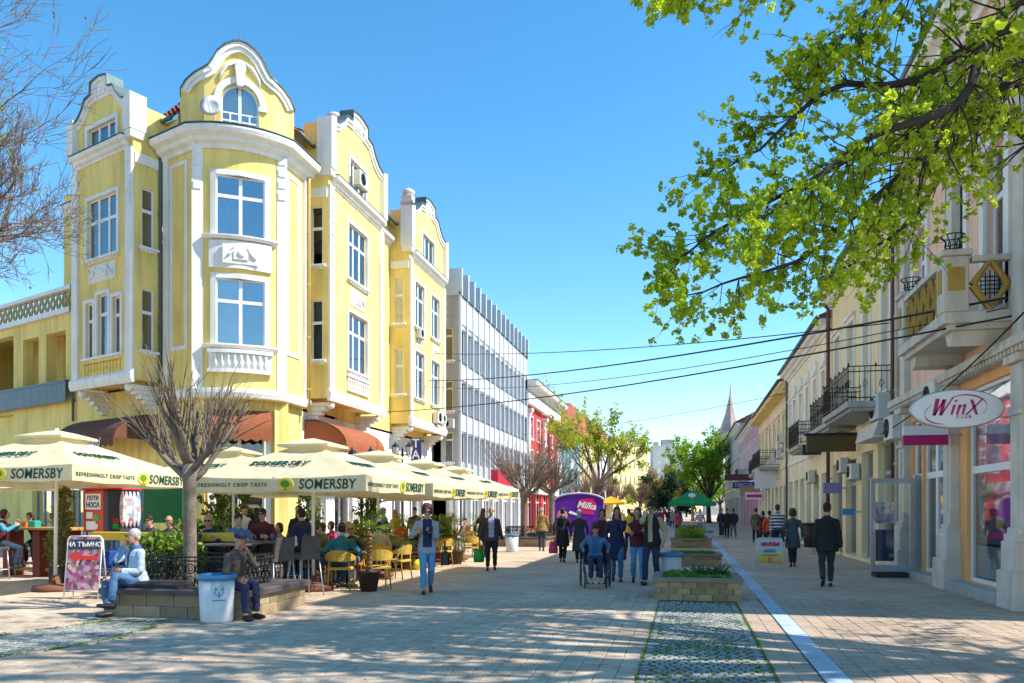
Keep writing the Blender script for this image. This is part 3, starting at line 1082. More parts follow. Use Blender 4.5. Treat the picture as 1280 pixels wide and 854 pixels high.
# --- bays
def gable_pts(w, zs, zp):
    """stepped and scrolled gable outline from 0 to w"""
    h = zp - zs
    L = [(0, zs), (0.12, zs + 0.12 * h), (w * 0.14, zs + 0.22 * h), (w * 0.22, zs + 0.42 * h), (w * 0.27, zs + 0.62 * h), (w * 0.36, zs + 0.66 * h), (w * 0.365, zs + 0.93 * h), (w * 0.44, zs + 0.98 * h)]
    return L + [(w * 0.5, zp)] + [(w - x, z) for x, z in L[::-1]]

def bay(F, w, z0, wins, attic, zs, zp, side_w, side_F, side_wins, proj=1.0, balus=True, other_F=None):
    holes = [(a, b, c2, d) for (a, b, c2, d, *_) in wins]
    mb = MB(F)
    mb.wall(0, w, z0, 14.0, holes, 0.2)
    gp = gable_pts(w, zs, zp)
    # gable sheet with the attic opening
    ax0, ax1, az0, az1 = attic
    def tz(x):
        for (a, b), (c2, d) in zip(gp, gp[1:]):
            if a <= x <= c2 and c2 > a: return b + (d - b) * (x - a) / (c2 - a)
        return zs
    xs = sorted({p[0] for p in gp} | {ax0, ax1})
    for a, b in zip(xs, xs[1:]):
        xm = (a + b) / 2
        ta, tb = tz(a + 1e-5), tz(b - 1e-5)
        if ax0 < xm < ax1:
            mb.add([(a, 0, 14.0), (b, 0, 14.0), (b, 0, az0), (a, 0, az0)], [(0, 1, 2, 3)])
            mb.add([(a, 0, az1), (b, 0, az1), (b, 0, tb), (a, 0, ta)], [(0, 1, 2, 3)])
        else:
            mb.add([(a, 0, 14.0), (b, 0, 14.0), (b, 0, tb), (a, 0, ta)], [(0, 1, 2, 3)])
        mb.add([(a, 0.35, 14.0), (b, 0.35, 14.0), (b, 0.35, tb), (a, 0.35, ta)], [(0, 3, 2, 1)])
        mb.add([(a, 0, ta), (b, 0, tb), (b, 0.35, tb), (a, 0.35, ta)], [(0, 1, 2, 3)])
    for (a, b) in ((ax0, ax0 + 1e-3), (ax1 - 1e-3, ax1)):
        mb.box(a, b, 0, 0.2, az0, az1)
    mb.box(ax0, ax1, 0.001, 0.2, az1 - 1e-3, az1)
    # underside and the hidden side
    mb.add([(0, 0, z0), (w, 0, z0), (w, proj + 0.1, z0), (0, proj + 0.1, z0)], [(0, 3, 2, 1)])
    mb.build('bay_wall', yellow, YB)
    outline_band(YB, F, gp, 0.26, -0.12, 0.38, white_trim, 'gable_moulding', zinc)
    for wv in wins:
        a, b, c2, d, cols, tr, cu = wv
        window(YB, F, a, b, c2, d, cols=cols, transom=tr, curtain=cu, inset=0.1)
        surround(YB, F, a, b, c2, d, 0.12)
    window(YB, F, ax0, ax1, az0, az1, cols=3, transom=None, inset=0.1, sill=False)
    surround(YB, F, ax0, ax1, az0, az1, 0.14)
    straight_cornice(YB, F, 0.25, w - 0.25, 13.75, 0.8, so=0.75, flash=True)
    for x0 in (0.0, w - 0.38):
        p = MB(F)
        p.box(x0 + 0.001, x0 + 0.379, -0.08, 0.02, z0, 13.74)
        for zz in (11.9, 12.35, 12.8, 13.25):
            p.box(x0 + 0.06, x0 + 0.32, -0.11, -0.081, zz, zz + 0.3)
        p.build('pilaster', white_trim, YB)
        # scroll bracket at the gable's foot
        sb = MB(F)
        xo = -0.14 if x0 == 0.0 else w - 0.3
        sb.prism([(xo, 14.3), (xo + 0.44, 14.3), (xo + 0.44, zs + 0.35), (xo, zs + 0.2)], -0.2, 0.4)
        sb.prism([(xo + 0.06, 14.05), (xo + 0.38, 14.05), (xo + 0.42, 14.298), (xo + 0.02, 14.298)], -0.16, 0.36)
        sb.build('gable_bracket', white_trim, YB)
    relief(YB, F, w / 2, zp - 0.55 * (zp - zs) * 0.55, w * 0.28, 0.55)
    # moulded base
    b = MB(F)
    b.rings([[(x, -0.14, z0 + 0.02), (x, -0.14, z0 + 0.2), (x, -0.05, z0 + 0.32), (x, 0.02, z0 + 0.32), (x, 0.02, z0 - 0.12), (x, -0.08, z0 - 0.12)] for x in (-0.08, w + 0.08)], True, False)
    b.build('bay_base', white_trim, YB)
    # side wall
    if side_F is not None:
        sh = [(a, b2, c2, d) for (a, b2, c2, d) in side_wins]
        MB(side_F).wall(0, side_w, z0, zs + 0.1, sh, 0.15).build('bay_side_wall', yellow, YB)
        for i, (a, b2, c2, d) in enumerate(side_wins):
            window(YB, side_F, a, b2, c2, d, cols=1, transom=0.62, inset=0.08, curtain=(curtain_white, 0, 1, 0, 1) if i == 0 else (curtain_brown, 0, 1, 0.2, 1))
        s = MB(side_F)
        s.box(0.05, side_w - 0.05, -0.05, 0.01, 13.25, 13.6)
        s.build('relief_band', white_trim, YB)
    if other_F is not None:
        MB(other_F).wall(0, side_w, z0, zs + 0.1).build('bay_side_wall', yellow, YB)
    # consoles below
    for x0 in (0.25, w - 0.6):
        cn = MB(F)
        for k in range(5):
            yy = 0.08 + 0.17 * k
            cn.bbox(x0 + 0.02 * k, x0 + 0.35 - 0.02 * k, yy, proj + 0.05, z0 - 0.13 - 0.16 * (k + 1), z0 - 0.131 - 0.16 * k, 0.02)
        cn.ell((x0 + 0.17, 0.1, z0 - 0.25), (0.17, 0.14, 0.15), 10, 6)
        cn.build('console', white_trim, YB)

FA1 = fr(-13.0, 27.6, R(90))
SA1 = fr(-14.0, 27.6, 0.0)
wA = lambda a, b, F, cols, cu=None: (a, b, F[0], F[1], cols, 0.66, cu)
bay(FA1, 5.4, 5.8, [wA(1.75, 3.65, F1, 3, (curtain_white, 0, 0.5, 0, 1)), wA(1.75, 3.65, F2, 3, (blind_blue, 0.3, 1, 0, 1))], (1.9, 3.5, 14.42, 15.55), 16.0, 17.5,
    1.0, SA1, [(0.28, 0.78, 7.2, 9.45), (0.28, 0.78, 10.75, 12.95)], other_F=fr(-13.0, 33.0, R(180)))
relief(YB, FA1, 2.7, 10.1, 1.4, 0.7)
balustrade_relief(YB, FA1, 1.6, 3.8, 6.3, 6.95)
ac_unit(YB, FA1 @ Matrix.Translation((0, -0.15, 0)), 2.2, 14.4)
FA2 = fr(-13.0, 36.5, R(90))
SA2 = fr(-14.0, 36.5, 0.0)
bay(FA2, 5.7, 5.8, [(0.75, 2.15, 7.15, 9.45, 2, 0.66, (curtain_white, 0, 1, 0, 1)), (3.3, 4.7, 7.15, 9.45, 2, 0.66, (curtain_white, 0, 0.45, 0, 1)),
                    (0.75, 2.15, 10.65, 12.85, 2, 0.66, (curtain_white, 0.4, 1, 0, 1)), (3.3, 4.7, 10.65, 12.85, 2, 0.66, (curtain_white, 0, 0.5, 0, 1))], (1.9, 3.8, 14.42, 15.6), 16.0, 17.5,
    1.0, SA2, [(0.25, 0.72, 7.2, 9.4), (0.25, 0.72, 10.6, 12.8)], other_F=fr(-13.0, 42.2, R(180)))
relief(YB, FA2, 1.45, 10.05, 1.0, 0.55); relief(YB, FA2, 4.0, 10.05, 1.0, 0.55)
ac_unit(YB, FA2, 1.2, 10.1, 0.8); ac_unit(YB, FA2, 3.9, 6.2); ac_unit(YB, FA2, 5.0, 6.35, 0.7)
# side-street bay
Lb = Vector((-21.58, 24.8, 0))
FB1 = fr(Lb.x, Lb.y, AB)
SB1 = fr(-18.05, 23.4, math.atan2(0.93, 0.368))
bay(FB1, 3.8, 6.0, [(0.85, 1.35, 6.95, 8.9, 1, 0.68, (curtain_white, 0, 1, 0, 1)), (1.62, 2.3, 6.95, 9.1, 1, 0.68, (curtain_white, 0, 1, 0, 1)), (2.57, 3.07, 6.95, 8.9, 1, 0.68, (curtain_white, 0, 0.6, 0, 1)),
                    (0.95, 2.85, 10.4, 12.5, 3, 0.62, (blind_blue, 0, 1, 0, 0.6))], (1.0, 2.8, 13.95, 15.0), 15.15, 16.6,
    1.2, SB1, [(0.3, 0.75, 7.0, 9.1), (0.3, 0.75, 10.5, 12.5)], other_F=None)
relief(YB, FB1, 1.9, 9.85, 1.7, 0.6)
balustrade_relief(YB, FB1, 0.7, 3.1, 6.15, 6.85, yellow)
# plain wall beyond the side-street bay
wb = Lb + dB * 0.0 - nB * 1.0
FBw = fr((wb + dB * 1.9).x, (wb + dB * 1.9).y, AB)
MB(FBw).wall(0, 2.4, 5.0, 13.0).build('rear_wall', yellow, YB)
s = MB(FBw)
for (a, b, c2, d) in ((0.7, 1.6, 7.0, 7.12), (0.7, 1.6, 12.0, 12.12), (0.7, 0.82, 7.122, 11.998), (1.48, 1.6, 7.122, 11.998)):
    s.box(a, b, -0.04, 0.01, c2, d)
s.build('wall_panel_frame', white_trim, YB)
straight_cornice(YB, FBw, -0.3, 1.9, 12.8, 0.9)
pipe(YB, FBw, 0.12, 5.0, 12.9, zinc, 0.05)
# recessed walls on the street front
FAw = fr(-14.0, 26.9, R(90))
MB(FAw).wall(0, 16.1, 5.3, 14.6, [(9.3 - 2.5, 9.3 - 1.9, 10.7, 12.9)], 0.2).build('street_wall', yellow, YB)
straight_cornice(YB, FAw, 6.15, 9.55, 14.3, 0.8)
corrugated_roof(YB, FAw, -0.5, 0.75, -0.35, 15.2, 1.7, 17.1)
corrugated_roof(YB, FAw, 6.0, 9.7, -0.3, 15.42, 2.6, 18.2)
MB(FAw).wall(5.9, 9.8, 14.5, 15.4).build('parapet', yellow, YB)
MB(FAw).wall(-0.6, 0.8, 14.0, 15.2).build('parapet', yellow, YB)
FBr = fr(-17.8, 24.6, AB)
corrugated_roof(YB, FBr, -0.95, 0.75, -0.1, 15.02, 1.6, 16.9)
MB(FBr).wall(-1.0, 0.9, 13.9, 15.0).build('parapet', yellow, YB)
corrugated_roof(YB, FA1, 0.3, 5.1, 0.4, 15.6, 5.5, 18.0)
corrugated_roof(YB, FA2, 0.3, 5.4, 0.4, 15.6, 5.5, 18.0)
for (F, x, dz) in ((FA1, 2.9, -0.25), (FA2, 2.95, 0.15)):
    ch = MB(F)
    ch.bbox(x - 0.3, x + 0.3, 0.8, 1.4, 16.2, 17.75 + dz, 0.03)
    ch.box(x - 0.36, x + 0.36, 0.74, 1.46, 17.3 + dz, 17.42 + dz)
    ch.lathe([(0.2, 0), (0.3, 0.1), (0.34, 0.24), (0.22, 0.34), (0.05, 0.4)], (x, 1.1, 17.75 + dz), 12)
    ch.build('chimney', [stone_grey], YB)
pipe(YB, FBf, -0.12, 5.2, 13.9, zinc, 0.06)
pipe(YB, FAf, 1.72, 5.2, 13.8, mat('ochre_pipe', (0.55, 0.38, 0.10), 0.6, 0.1), 0.06, -0.16)
# ground floor along the street: piers and dark shop openings
gh = [(0.9, 2.6, 0.1, 3.6), (3.4, 5.2, 0.1, 3.6), (6.6, 8.4, 0.1, 3.4), (9.9, 11.6, 0.1, 3.6), (12.4, 14.2, 0.1, 3.6)]
gw = MB(FAw)
gw.wall(0, 16.1, 0, 5.4, gh, 0.3)
gw.build('ground_floor_wall', white_trim, YB)
for h in gh:
    window(YB, FAw, *h, inset=0.22, cols=2, transom=0.72, sill=False, gm=glass_dark, name='shop_window')
FBg = fr(-21.9, 26.0, AB)
gb = MB(FBg)
gh = [(0.7, 2.0, 0.1, 3.3), (2.6, 3.8, 0.1, 3.3)]
gb.wall(-6, 5.0, 0, 5.9, gh + [(-4.4, -2.6, 0.8, 3.4), (-1.6, -0.4, 0.1, 3.3)], 0.3)
gb.build('ground_floor_wall', yellow, YB)
for h in gh + [(-4.4, -2.6, 0.8, 3.4), (-1.6, -0.4, 0.1, 3.3)]:
    window(YB, FBg, *h, inset=0.22, cols=3, transom=0.72, sill=False, gm=glass_dark, name='shop_window', fm=blind_blue)

# awnings over the shop openings, each a thing fixed to the wall
awn_rust = mat('rust_canvas', (0.36, 0.11, 0.045), 0.85, 0.12, 2, 0.2, 80, trans=0.15)
awn_brown = mat('brown_canvas', (0.13, 0.05, 0.03), 0.85, 0.15, 2, 0.2, 80)
def awning(F, x0, x1, z, drop, out, m, label, frill=0.3):
    o = thing('awning', label, 'awning', F @ Vector(((x0 + x1) / 2, 0, z)) + Vector((RX, RY, 0)), 0, 'awnings on the corner house')
    o.rotation_euler = F.to_euler()
    w = (x1 - x0) / 2
    c = MB()
    n = 8
    pr = []
    for i in range(n + 1):
        t = i / n * math.pi / 2
        pr.append((-out * math.sin(t), -drop * (1 - math.cos(t))))
    c.rings([[(x, y, zz) for y, zz in pr] + [(x, y + 0.02, zz - 0.025) for y, zz in pr[::-1]] for x in (-w, w)], True, False)
    c.build('canopy', m, o)
    for s_ in (-1, 1):
        e = MB()
        e.prism_z([(0, 0)] + [], 0, 0) if False else None
        pts = [(s_ * w, y, zz) for y, zz in pr] + [(s_ * w, 0, -drop)]
        e.add(pts, [tuple(range(len(pts)))])
        e.build('side_panel', m, o)
    f = MB()
    k = int(2 * w / 0.3)
    for i in range(k):
        xa, xb = -w + 2 * w * i / k, -w + 2 * w * (i + 1) / k
        f.prism([(xa, -drop), (xb, -drop), (xb, -drop - frill * 0.7), ((xa + xb) / 2, -drop - frill), (xa, -drop - frill * 0.7)], -out - 0.01, -out + 0.005)
    f.build('valance', m, o)
    b = MB().tube([(-w, -out + 0.02, -drop), (w, -out + 0.02, -drop)], 0.02, 6)
    b.build('front_bar', steel, o)
    return o
awning(FAw, 0.75, 4.6, 5.0, 0.95, 1.7, awn_rust, 'rust red barrel awning under the bay beside the tower')
awning(FTg, -1.0, 1.0, 5.0, 0.8, 0.55, awn_rust, 'small rust red awning over the window at the foot of the tower')
a = awning(FBg, 0.6, 4.4, 4.9, 0.9, 1.6, awn_brown, 'dark brown awning with white script below the side street bay')
lettering('wonderland', 0.42, mat('white_paint', (0.8, 0.8, 0.78), 0.6), a, Matrix.Translation((0.1, -1.63, -1.03)), shear=0.3)

# terrace wing at the end of the side street
TW = thing('terrace_house', 'low yellow wing with open loggia and lattice balustrade on its roof', 'building', (-26.0, 27.0, 0))
def frt(x, y, ang): return frame(x + 26.0, y - 27.0, ang)
tw0 = wb + dB * 1.9
FTW = frt((tw0 + dB * 8).x, (tw0 + dB * 8).y, AB)       # x 0..8, the far end away from the corner house
w_ = MB(FTW)
w_.wall(0, 8, 6.3, 9.2, [(0.8, 3.2, 6.6, 8.9), (4.0, 5.3, 6.3, 8.6), (5.9, 7.4, 6.3, 8.6)], 0.4)
w_.add([(-7, 2.0, 6.3), (8, 2.0, 6.3), (8, 2.0, 9.2), (-7, 2.0, 9.2)], [(0, 1, 2, 3)])
w_.box(-7, 8, 0, 4, 9.2, 9.25)
w_.box(-7, -0.001, -0.0, 0.4, 5.6, 9.2)
w_.box(0, 8, 0.0, 4.0, 5.6, 6.3)
w_.box(0, 8, 0.25, 4.0, 0, 5.6)
w_.build('wall', yellow, TW)
s = MB(FTW)
s.box(0, 8, -0.2, 0.3, 9.2, 9.4); s.box(0, 8, -0.16, 0.16, 10.1, 10.25)
s.build('roof_rail', white_trim, TW)
latt = mat('ochre_lattice', (0.50, 0.40, 0.20), 0.8, 0.2, 3)
for i in range(18):
    x = 0.25 + i * 0.44
    b = MB(FTW)
    for s_ in (-1, 1):
        b.tube([(x, 0, 9.4), (x + s_ * 0.16, 0, 9.75), (x, 0, 10.1)], 0.05, 5, smooth=False)
    b.build('lattice', latt, TW)
s = MB(FTW)
for i in range(12):
    s.box(i * 0.667, i * 0.667 + 0.655, -0.32, -0.26, 5.75, 6.5)
s.box(0, 8, -0.34, -0.05, 6.5, 6.58)
s.build('balcony_parapet', mat('slate_blue_panel', (0.10, 0.15, 0.19), 0.5, 0.15), TW)
window(TW, FTW @ Matrix.Translation((0, 1.85, 0)), 6.0, 7.3, 6.4, 8.4, inset=0.0, cols=2, transom=None, sill=False, room=False)
# ------------------------------------------------------------------ grey office block with vertical fins
panel_white = mat('white_panel', (0.62, 0.64, 0.66), 0.6, 0.08, 1.0, streak=0.16)
fin_grey = mat('pale_grey_fin', (0.55, 0.59, 0.63), 0.5, 0.08, 1.0)
GB = thing('office_block', 'pale grey modern office block with tall vertical fins and glass bands', 'building', (-12.5, 43.3, 0))
FG = frame(0, 0, R(90))
glen = 19.3
nb = 14
bw = glen / nb
gwall = MB(FG)
floors = [(4.3, 6.0), (7.2, 8.9), (10.05, 11.9)]
holes = [(i * bw + 0.14, (i + 1) * bw - 0.06, a, b) for i in range(nb) for a, b in floors]
gwall.wall(0, glen, 3.3, 13.7, holes, 0.25)
gwall.box(0, glen, 0.75, 12, 0, 13.7)
gwall.box(0, glen, 1.8, 10, 13.7, 15.4)
gwall.build('wall', concrete, GB)
for i in range(nb):
    for k, (a, b) in enumerate(floors):
        cu = [None, (blind_blue, 0, 1, 0.3, 1), (curtain_white, 0, 0.6, 0, 1)][(i * 3 + k * 5) % 3]
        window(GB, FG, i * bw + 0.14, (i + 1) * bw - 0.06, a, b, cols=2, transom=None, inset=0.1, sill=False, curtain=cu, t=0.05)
    for (za, zb) in ((12.2, 13.72), (9.0, 9.95), (6.1, 7.1)):
        MB(FG).bbox(i * bw + 0.15, (i + 1) * bw - 0.06, -0.05, 0.0, za, zb, 0.01).build('panel', panel_white, GB)
    MB(FG).box(i * bw - 0.05, i * bw + 0.12, -0.13, 0.0, 3.4, 13.7).box(i * bw - 0.06, i * bw + 0.13, -0.2, 0.75, 13.7, 15.2).build('fin', fin_grey, GB)
    MB(FG).box(i * bw - 0.03, i * bw + 0.1, 0.751, 1.7, 14.9, 15.1).build('fin_brace', fin_grey, GB)
MB(FG).box(glen - 0.1, glen + 0.05, -0.13, 0.0, 3.4, 13.7).box(glen - 0.11, glen + 0.06, -0.2, 0.75, 13.7, 15.2).build('fin', fin_grey, GB)
b = MB(FG)
b.box(-0.2, glen + 0.1, -0.16, -0.051, 13.73, 13.85); b.box(-0.2, glen, -0.12, -0.052, 9.96, 10.03); b.box(-0.2, glen, -0.12, -0.052, 7.11, 7.17)
b.build('band', zinc, GB)
top = MB(FG)
top.wall(0, glen, 13.7, 15.4, [(0.5 + i * 1.9, 2.0 + i * 1.9, 14.1, 15.1) for i in range(10)], 0.2)
tm = top.mesh('upper_storey', panel_white)
link('upper_storey', tm, GB, Matrix.Translation((-1.7, 0, 0)))
r = MB(FG)
r.box(-0.3, glen + 0.3, 1.2, 11, 15.41, 15.7)
r.build('roof', zinc, GB)
# end wall towards the corner house
FGe = frame(-1.5, 0, 0.0)
eh = [(0.45, 1.15, 4.3, 6.0), (0.45, 1.15, 7.2, 8.9), (0.45, 1.15, 10.05, 11.9)]
MB(FGe).wall(0, 1.5, 0, 13.7, eh, 0.2).build('end_wall', concrete, GB)
for h in eh:
    window(GB, FGe, *h, cols=1, transom=0.75, inset=0.1, sill=True)
ac_unit(GB, FGe, 0.9, 6.2, 0.9); ac_unit(GB, FGe, 0.9, 3.2, 0.8)
gf = MB(FG)
gf.box(0, glen, -0.02, 0.7, 2.9, 3.3)
for i in range(0, nb + 1, 2):
    gf.box(i * bw - 0.2, i * bw + 0.2, 0.0, 0.5, 0, 2.9)
gf.build('shop_front', panel_white, GB)
for i in range(0, nb, 2):
    window(GB, FG, i * bw + 0.22, (i + 2) * bw - 0.22, 0.1, 2.88, cols=3, transom=0.78, inset=0.3, sill=False, gm=glass_dark, name='shop_window')
s = MB(FG); s.box(7.0, 12.5, -0.6, -0.05, 3.32, 4.25)
s.build('shop_sign', mat('red_sign', (0.55, 0.02, 0.05), 0.5), GB)

# ------------------------------------------------------------------ red and white classical house
red_st = mat('red_stucco', (0.70, 0.05, 0.055), 0.85, 0.1, 1, streak=0.08)
RB = thing('classical_house', 'red town house with white columns and a heavy white cornice', 'building', (-12.7, 62.8, 0))
FRB = frame(0, 0, R(90))
rlen = 16.4
rh = []
for i in range(4):
    for (a, b) in ((4.6, 6.6), (7.6, 9.4)):
        rh.append((2.2 + i * 3.3, 3.7 + i * 3.3, a, b))
w = MB(FRB)
w.wall(0, rlen, 0, 10.9, rh + [(1.5 + i * 3.6, 3.9 + i * 3.6, 0.1, 3.0) for i in range(4)], 0.25)
w.box(0, rlen, 0.8, 14, 0, 12.6)
w.build('wall', red_st, RB)
MB(frame(-14, 0, 0)).wall(0, 14, 0, 12.6).build('end_wall', red_st, RB)
for h in rh:
    window(RB, FRB, *h, cols=2, transom=0.66, inset=0.12)
    surround(RB, FRB, *h, w=0.12)
for i in range(4):
    window(RB, FRB, 1.5 + i * 3.6, 3.9 + i * 3.6, 0.1, 3.0, cols=2, transom=0.75, inset=0.2, sill=False, gm=glass_dark, name='shop_window')
for x in (0.9, 8.2, 15.4):
    p = MB(FRB)
    p.lathe([(0.3, 0), (0.3, 0.15), (0.24, 0.3), (0.22, 5.1), (0.28, 5.25), (0.36, 5.5), (0.36, 5.6)], (x, -0.15, 4.0), 12)
    p.box(x - 0.42, x + 0.42, -0.55, 0.0, 9.6, 9.85)
    p.box(x - 0.4, x + 0.4, -0.5, 0.0, 3.7, 4.0)
    p.build('column', white_trim, RB)
e = MB(FRB)
e.box(-0.1, rlen + 0.1, -0.4, 0.78, 10.25, 11.0)
e.build('frieze', white_trim, RB)
straight_cornice(RB, FRB, -0.3, rlen + 0.4, 11.0, 2.0, so=2.8, dent=False)
e = MB(FRB); e.box(0, rlen, -0.2, 0.78, 12.03, 12.5)
e.build('parapet', white_trim, RB)
e = MB(FRB); e.box(0, rlen, -0.25, 0.0, 3.0, 3.69)
e.build('string_course', white_trim, RB)
bn = MB(); bn.box(-0.03, 0.03, -0.7, 0.7, 0, 5.6)
bo = bn.build('banner', mat('white_banner', (0.75, 0.75, 0.78), 0.7))
bo.location = (-11.6, 74.5, 4.3)
tag(bo, 'tall narrow white banner with dark vertical marks on the red house', 'banner')
mk = MB()
for k in range(8):
    mk.box(0.031, 0.04, -0.3, 0.3, 0.5 + k * 0.58, 0.5 + k * 0.58 + 0.14); mk.box(-0.3, 0.3, -0.708, -0.701, 0.5 + k * 0.58, 0.85 + k * 0.58) if False else None
    mk.box(0.031, 0.04, -0.3, -0.12, 0.66 + k * 0.58, 0.86 + k * 0.58)
mk.build('printed_mark', mat('navy_print', (0.03, 0.05, 0.2), 0.7), bo)

# ------------------------------------------------------------------ buildings further down the street
def plain_house(name, label, loc, ang, w, d, h, wallm, rows, cols, roofm=None, wsize=(1.1, 1.5), z0=3.6, pitch=3.2, balcony=False, side_rows=True):
    o = thing(name, label, 'building', loc, ang)
    F = frame(0, 0, 0)
    hl = []
    gap = w / cols
    for j in range(rows):
        for i in range(cols):
            x = gap * (i + 0.5)
            hl.append((x - wsize[0] / 2, x + wsize[0] / 2, z0 + j * pitch, z0 + j * pitch + wsize[1]))
    wl = MB(F)
    wl.wall(0, w, 0, h, hl, 0.2)
    wl.box(0, w, 0.7, d, 0, h)
    wl.add([(0, 0, 0), (0, 0.7, 0), (0, 0.7, h), (0, 0, h)], [(0, 3, 2, 1)])
    wl.add([(w, 0, 0), (w, 0.7, 0), (w, 0.7, h), (w, 0, h)], [(0, 1, 2, 3)])
    wl.build('wall', wallm, o)
    for q in hl:
        window(o, F, *q, cols=2, transom=None, inset=0.12, sill=False)
    if balcony:
        for j in range(rows):
            for i in range(0, cols, 2):
                x = gap * (i + 0.5)
                b = MB(F); b.box(x - 1.2, x + 1.2, -1.0, 0, z0 + j * pitch - 0.9, z0 + j * pitch - 0.75)
                b.box(x - 1.2, x + 1.2, -1.0, -0.95, z0 + j * pitch - 0.75, z0 + j * pitch + 0.15)
                b.build('balcony', panel_white, o)
    if roofm:
        r = MB(F)
        r.prism([(-0.4, h), (w + 0.4, h), (w * 0.75, h + d * 0.22), (w * 0.25, h + d * 0.22)], -0.4, d)
        r.build('roof', roofm, o)
    else:
        r = MB(F); r.box(-0.2, w + 0.2, -0.2, d, h + 0.001, h + 0.35); r.build('roof', concrete, o)
    return o
teal = mat('teal_stucco', (0.10, 0.34, 0.36), 0.85, 0.1, 1)
cream = mat('cream_stucco', (0.62, 0.55, 0.36), 0.85, 0.1, 1, streak=0.12)
pale_y = mat('pale_yellow_stucco', (0.70, 0.58, 0.26), 0.85, 0.1, 1, streak=0.12)
offwhite = mat('offwhite_render', (0.58, 0.58, 0.56), 0.85, 0.1, 0.6, streak=0.1)
plain_house('town_house', 'teal house with white balconies beyond the red columned house', (-12.6, 81.5, 0), R(90), 15, 12, 10.5, teal, 2, 6, balcony=True, roofm=roof_red)
plain_house('town_house', 'pale yellow house behind the big spring tree', (-13.5, 99, 0), R(90), 22, 12, 11.5, pale_y, 3, 8, roofm=roof_red)
plain_house('town_house', 'white house at the far end of the street beside the yellow one', (-14.5, 124, 0), R(90), 26, 12, 13, offwhite, 3, 9, roofm=roof_red)
plain_house('town_house', 'yellow house closing the street behind the pruned trees', (-13.5, 152, 0), R(78), 26, 12, 15, pale_y, 4, 8)
# distant tower block
TB = thing('tower_block', 'distant white tower block rising over the trees', 'building', (-10.5, 262, 0))
F = frame(0, 0, R(8))
hl = [(x, x + 1.5, 3 + j * 2.7, 4.4 + j * 2.7) for x in (1.3, 3.9) for j in range(7)] 
hl2 = [(6.3, 8.3, 2.6 + j * 2.7, 4.6 + j * 2.7) for j in range(7)]
w = MB(F)
w.wall(0, 9.2, 0, 22.5, hl + hl2, 0.3); w.box(0, 9.2, 0.8, 10, 0, 22.5)
w.build('wall', offwhite, TB)
for q in hl + hl2: window(TB, F, *q, cols=2, transom=None, inset=0.2, sill=False)
F2s = F @ Matrix.Translation((9.2, 0, 0)) @ Matrix.Rotation(R(90), 4, 'Z')
hs = [(1.0, 2.6, 2.6 + j * 2.7, 4.6 + j * 2.7) for j in range(7)] + [(5.0, 7.0, 2.6 + j * 2.7, 4.6 + j * 2.7) for j in range(7)]
w = MB(F2s); w.wall(0, 10, 0, 22.5, hs, 0.3); w.build('side_wall', mat('beige_render', (0.55, 0.42, 0.30), 0.85), TB)
for q in hs: window(TB, F2s, *q, cols=2, transom=None, inset=0.2, sill=False)
for j in range(7):
    b = MB(F2s); b.box(0.8, 7.2, -1.0, 0, 1.6 + j * 2.7, 2.5 + j * 2.7); b.build('balcony', offwhite, TB)
w = MB(F); w.box(3, 7, 2, 6, 22.5, 24.6); w.box(0.5, 2, 2, 5, 22.5, 23.8); w.build('lift_house', concrete, TB)
m_ = MB(F); m_.tube([(5, 4, 24.6), (5, 4, 29)], [0.08, 0.03], 5); m_.build('mast', steel, TB)
w = MB(F); w.box(-4.2, 0, 2, 9, 0, 16); w.build('wing', offwhite, TB)
plain_house('apartment_house', 'far pale apartment house beside the white tower block', (6.5, 285, 0), R(5), 12, 10, 17, offwhite, 5, 5, z0=2.5, pitch=2.8)
# ------------------------------------------------------------------ the shaded row of houses on the other side
peach = mat('peach_stucco', (0.86, 0.56, 0.33), 0.85, 0.12, 0.8, 0.25, 80, streak=0.14)
pink = mat('pink_stucco', (0.86, 0.55, 0.41), 0.85, 0.12, 0.8, 0.25, 80, streak=0.14)
orange = mat('orange_stucco', (0.86, 0.43, 0.17), 0.8, 0.12, 0.8, 0.2, 80, streak=0.1)
honey = mat('honey_stucco', (0.84, 0.69, 0.42), 0.85, 0.12, 0.8, 0.25, 80, streak=0.14)
ivory = mat('ivory_stucco', (0.86, 0.78, 0.56), 0.85, 0.12, 0.8, 0.25, 80, streak=0.18)
lilac = mat('rose_stucco', (0.58, 0.38, 0.40), 0.85, 0.12, 0.8, 0.2, 80, streak=0.14)
pgrey = mat('grey_stucco', (0.42, 0.42, 0.40), 0.85, 0.12, 0.8, 0.2, 80, streak=0.14)
alu = mat('grey_aluminium', (0.42, 0.45, 0.5), 0.35, 0.08, 3, metal=0.5)
brown_pipe = mat('brown_pipe', (0.12, 0.05, 0.04), 0.5, 0.15, 4)
WX = 5.4
def right_frame(y_far): return frame(WX, y_far, R(-90))      # x runs towards the camera (viewer's right), y into the wall
def rf(root, y_far): return Matrix.Translation(-Vector(root.location)) @ right_frame(y_far)

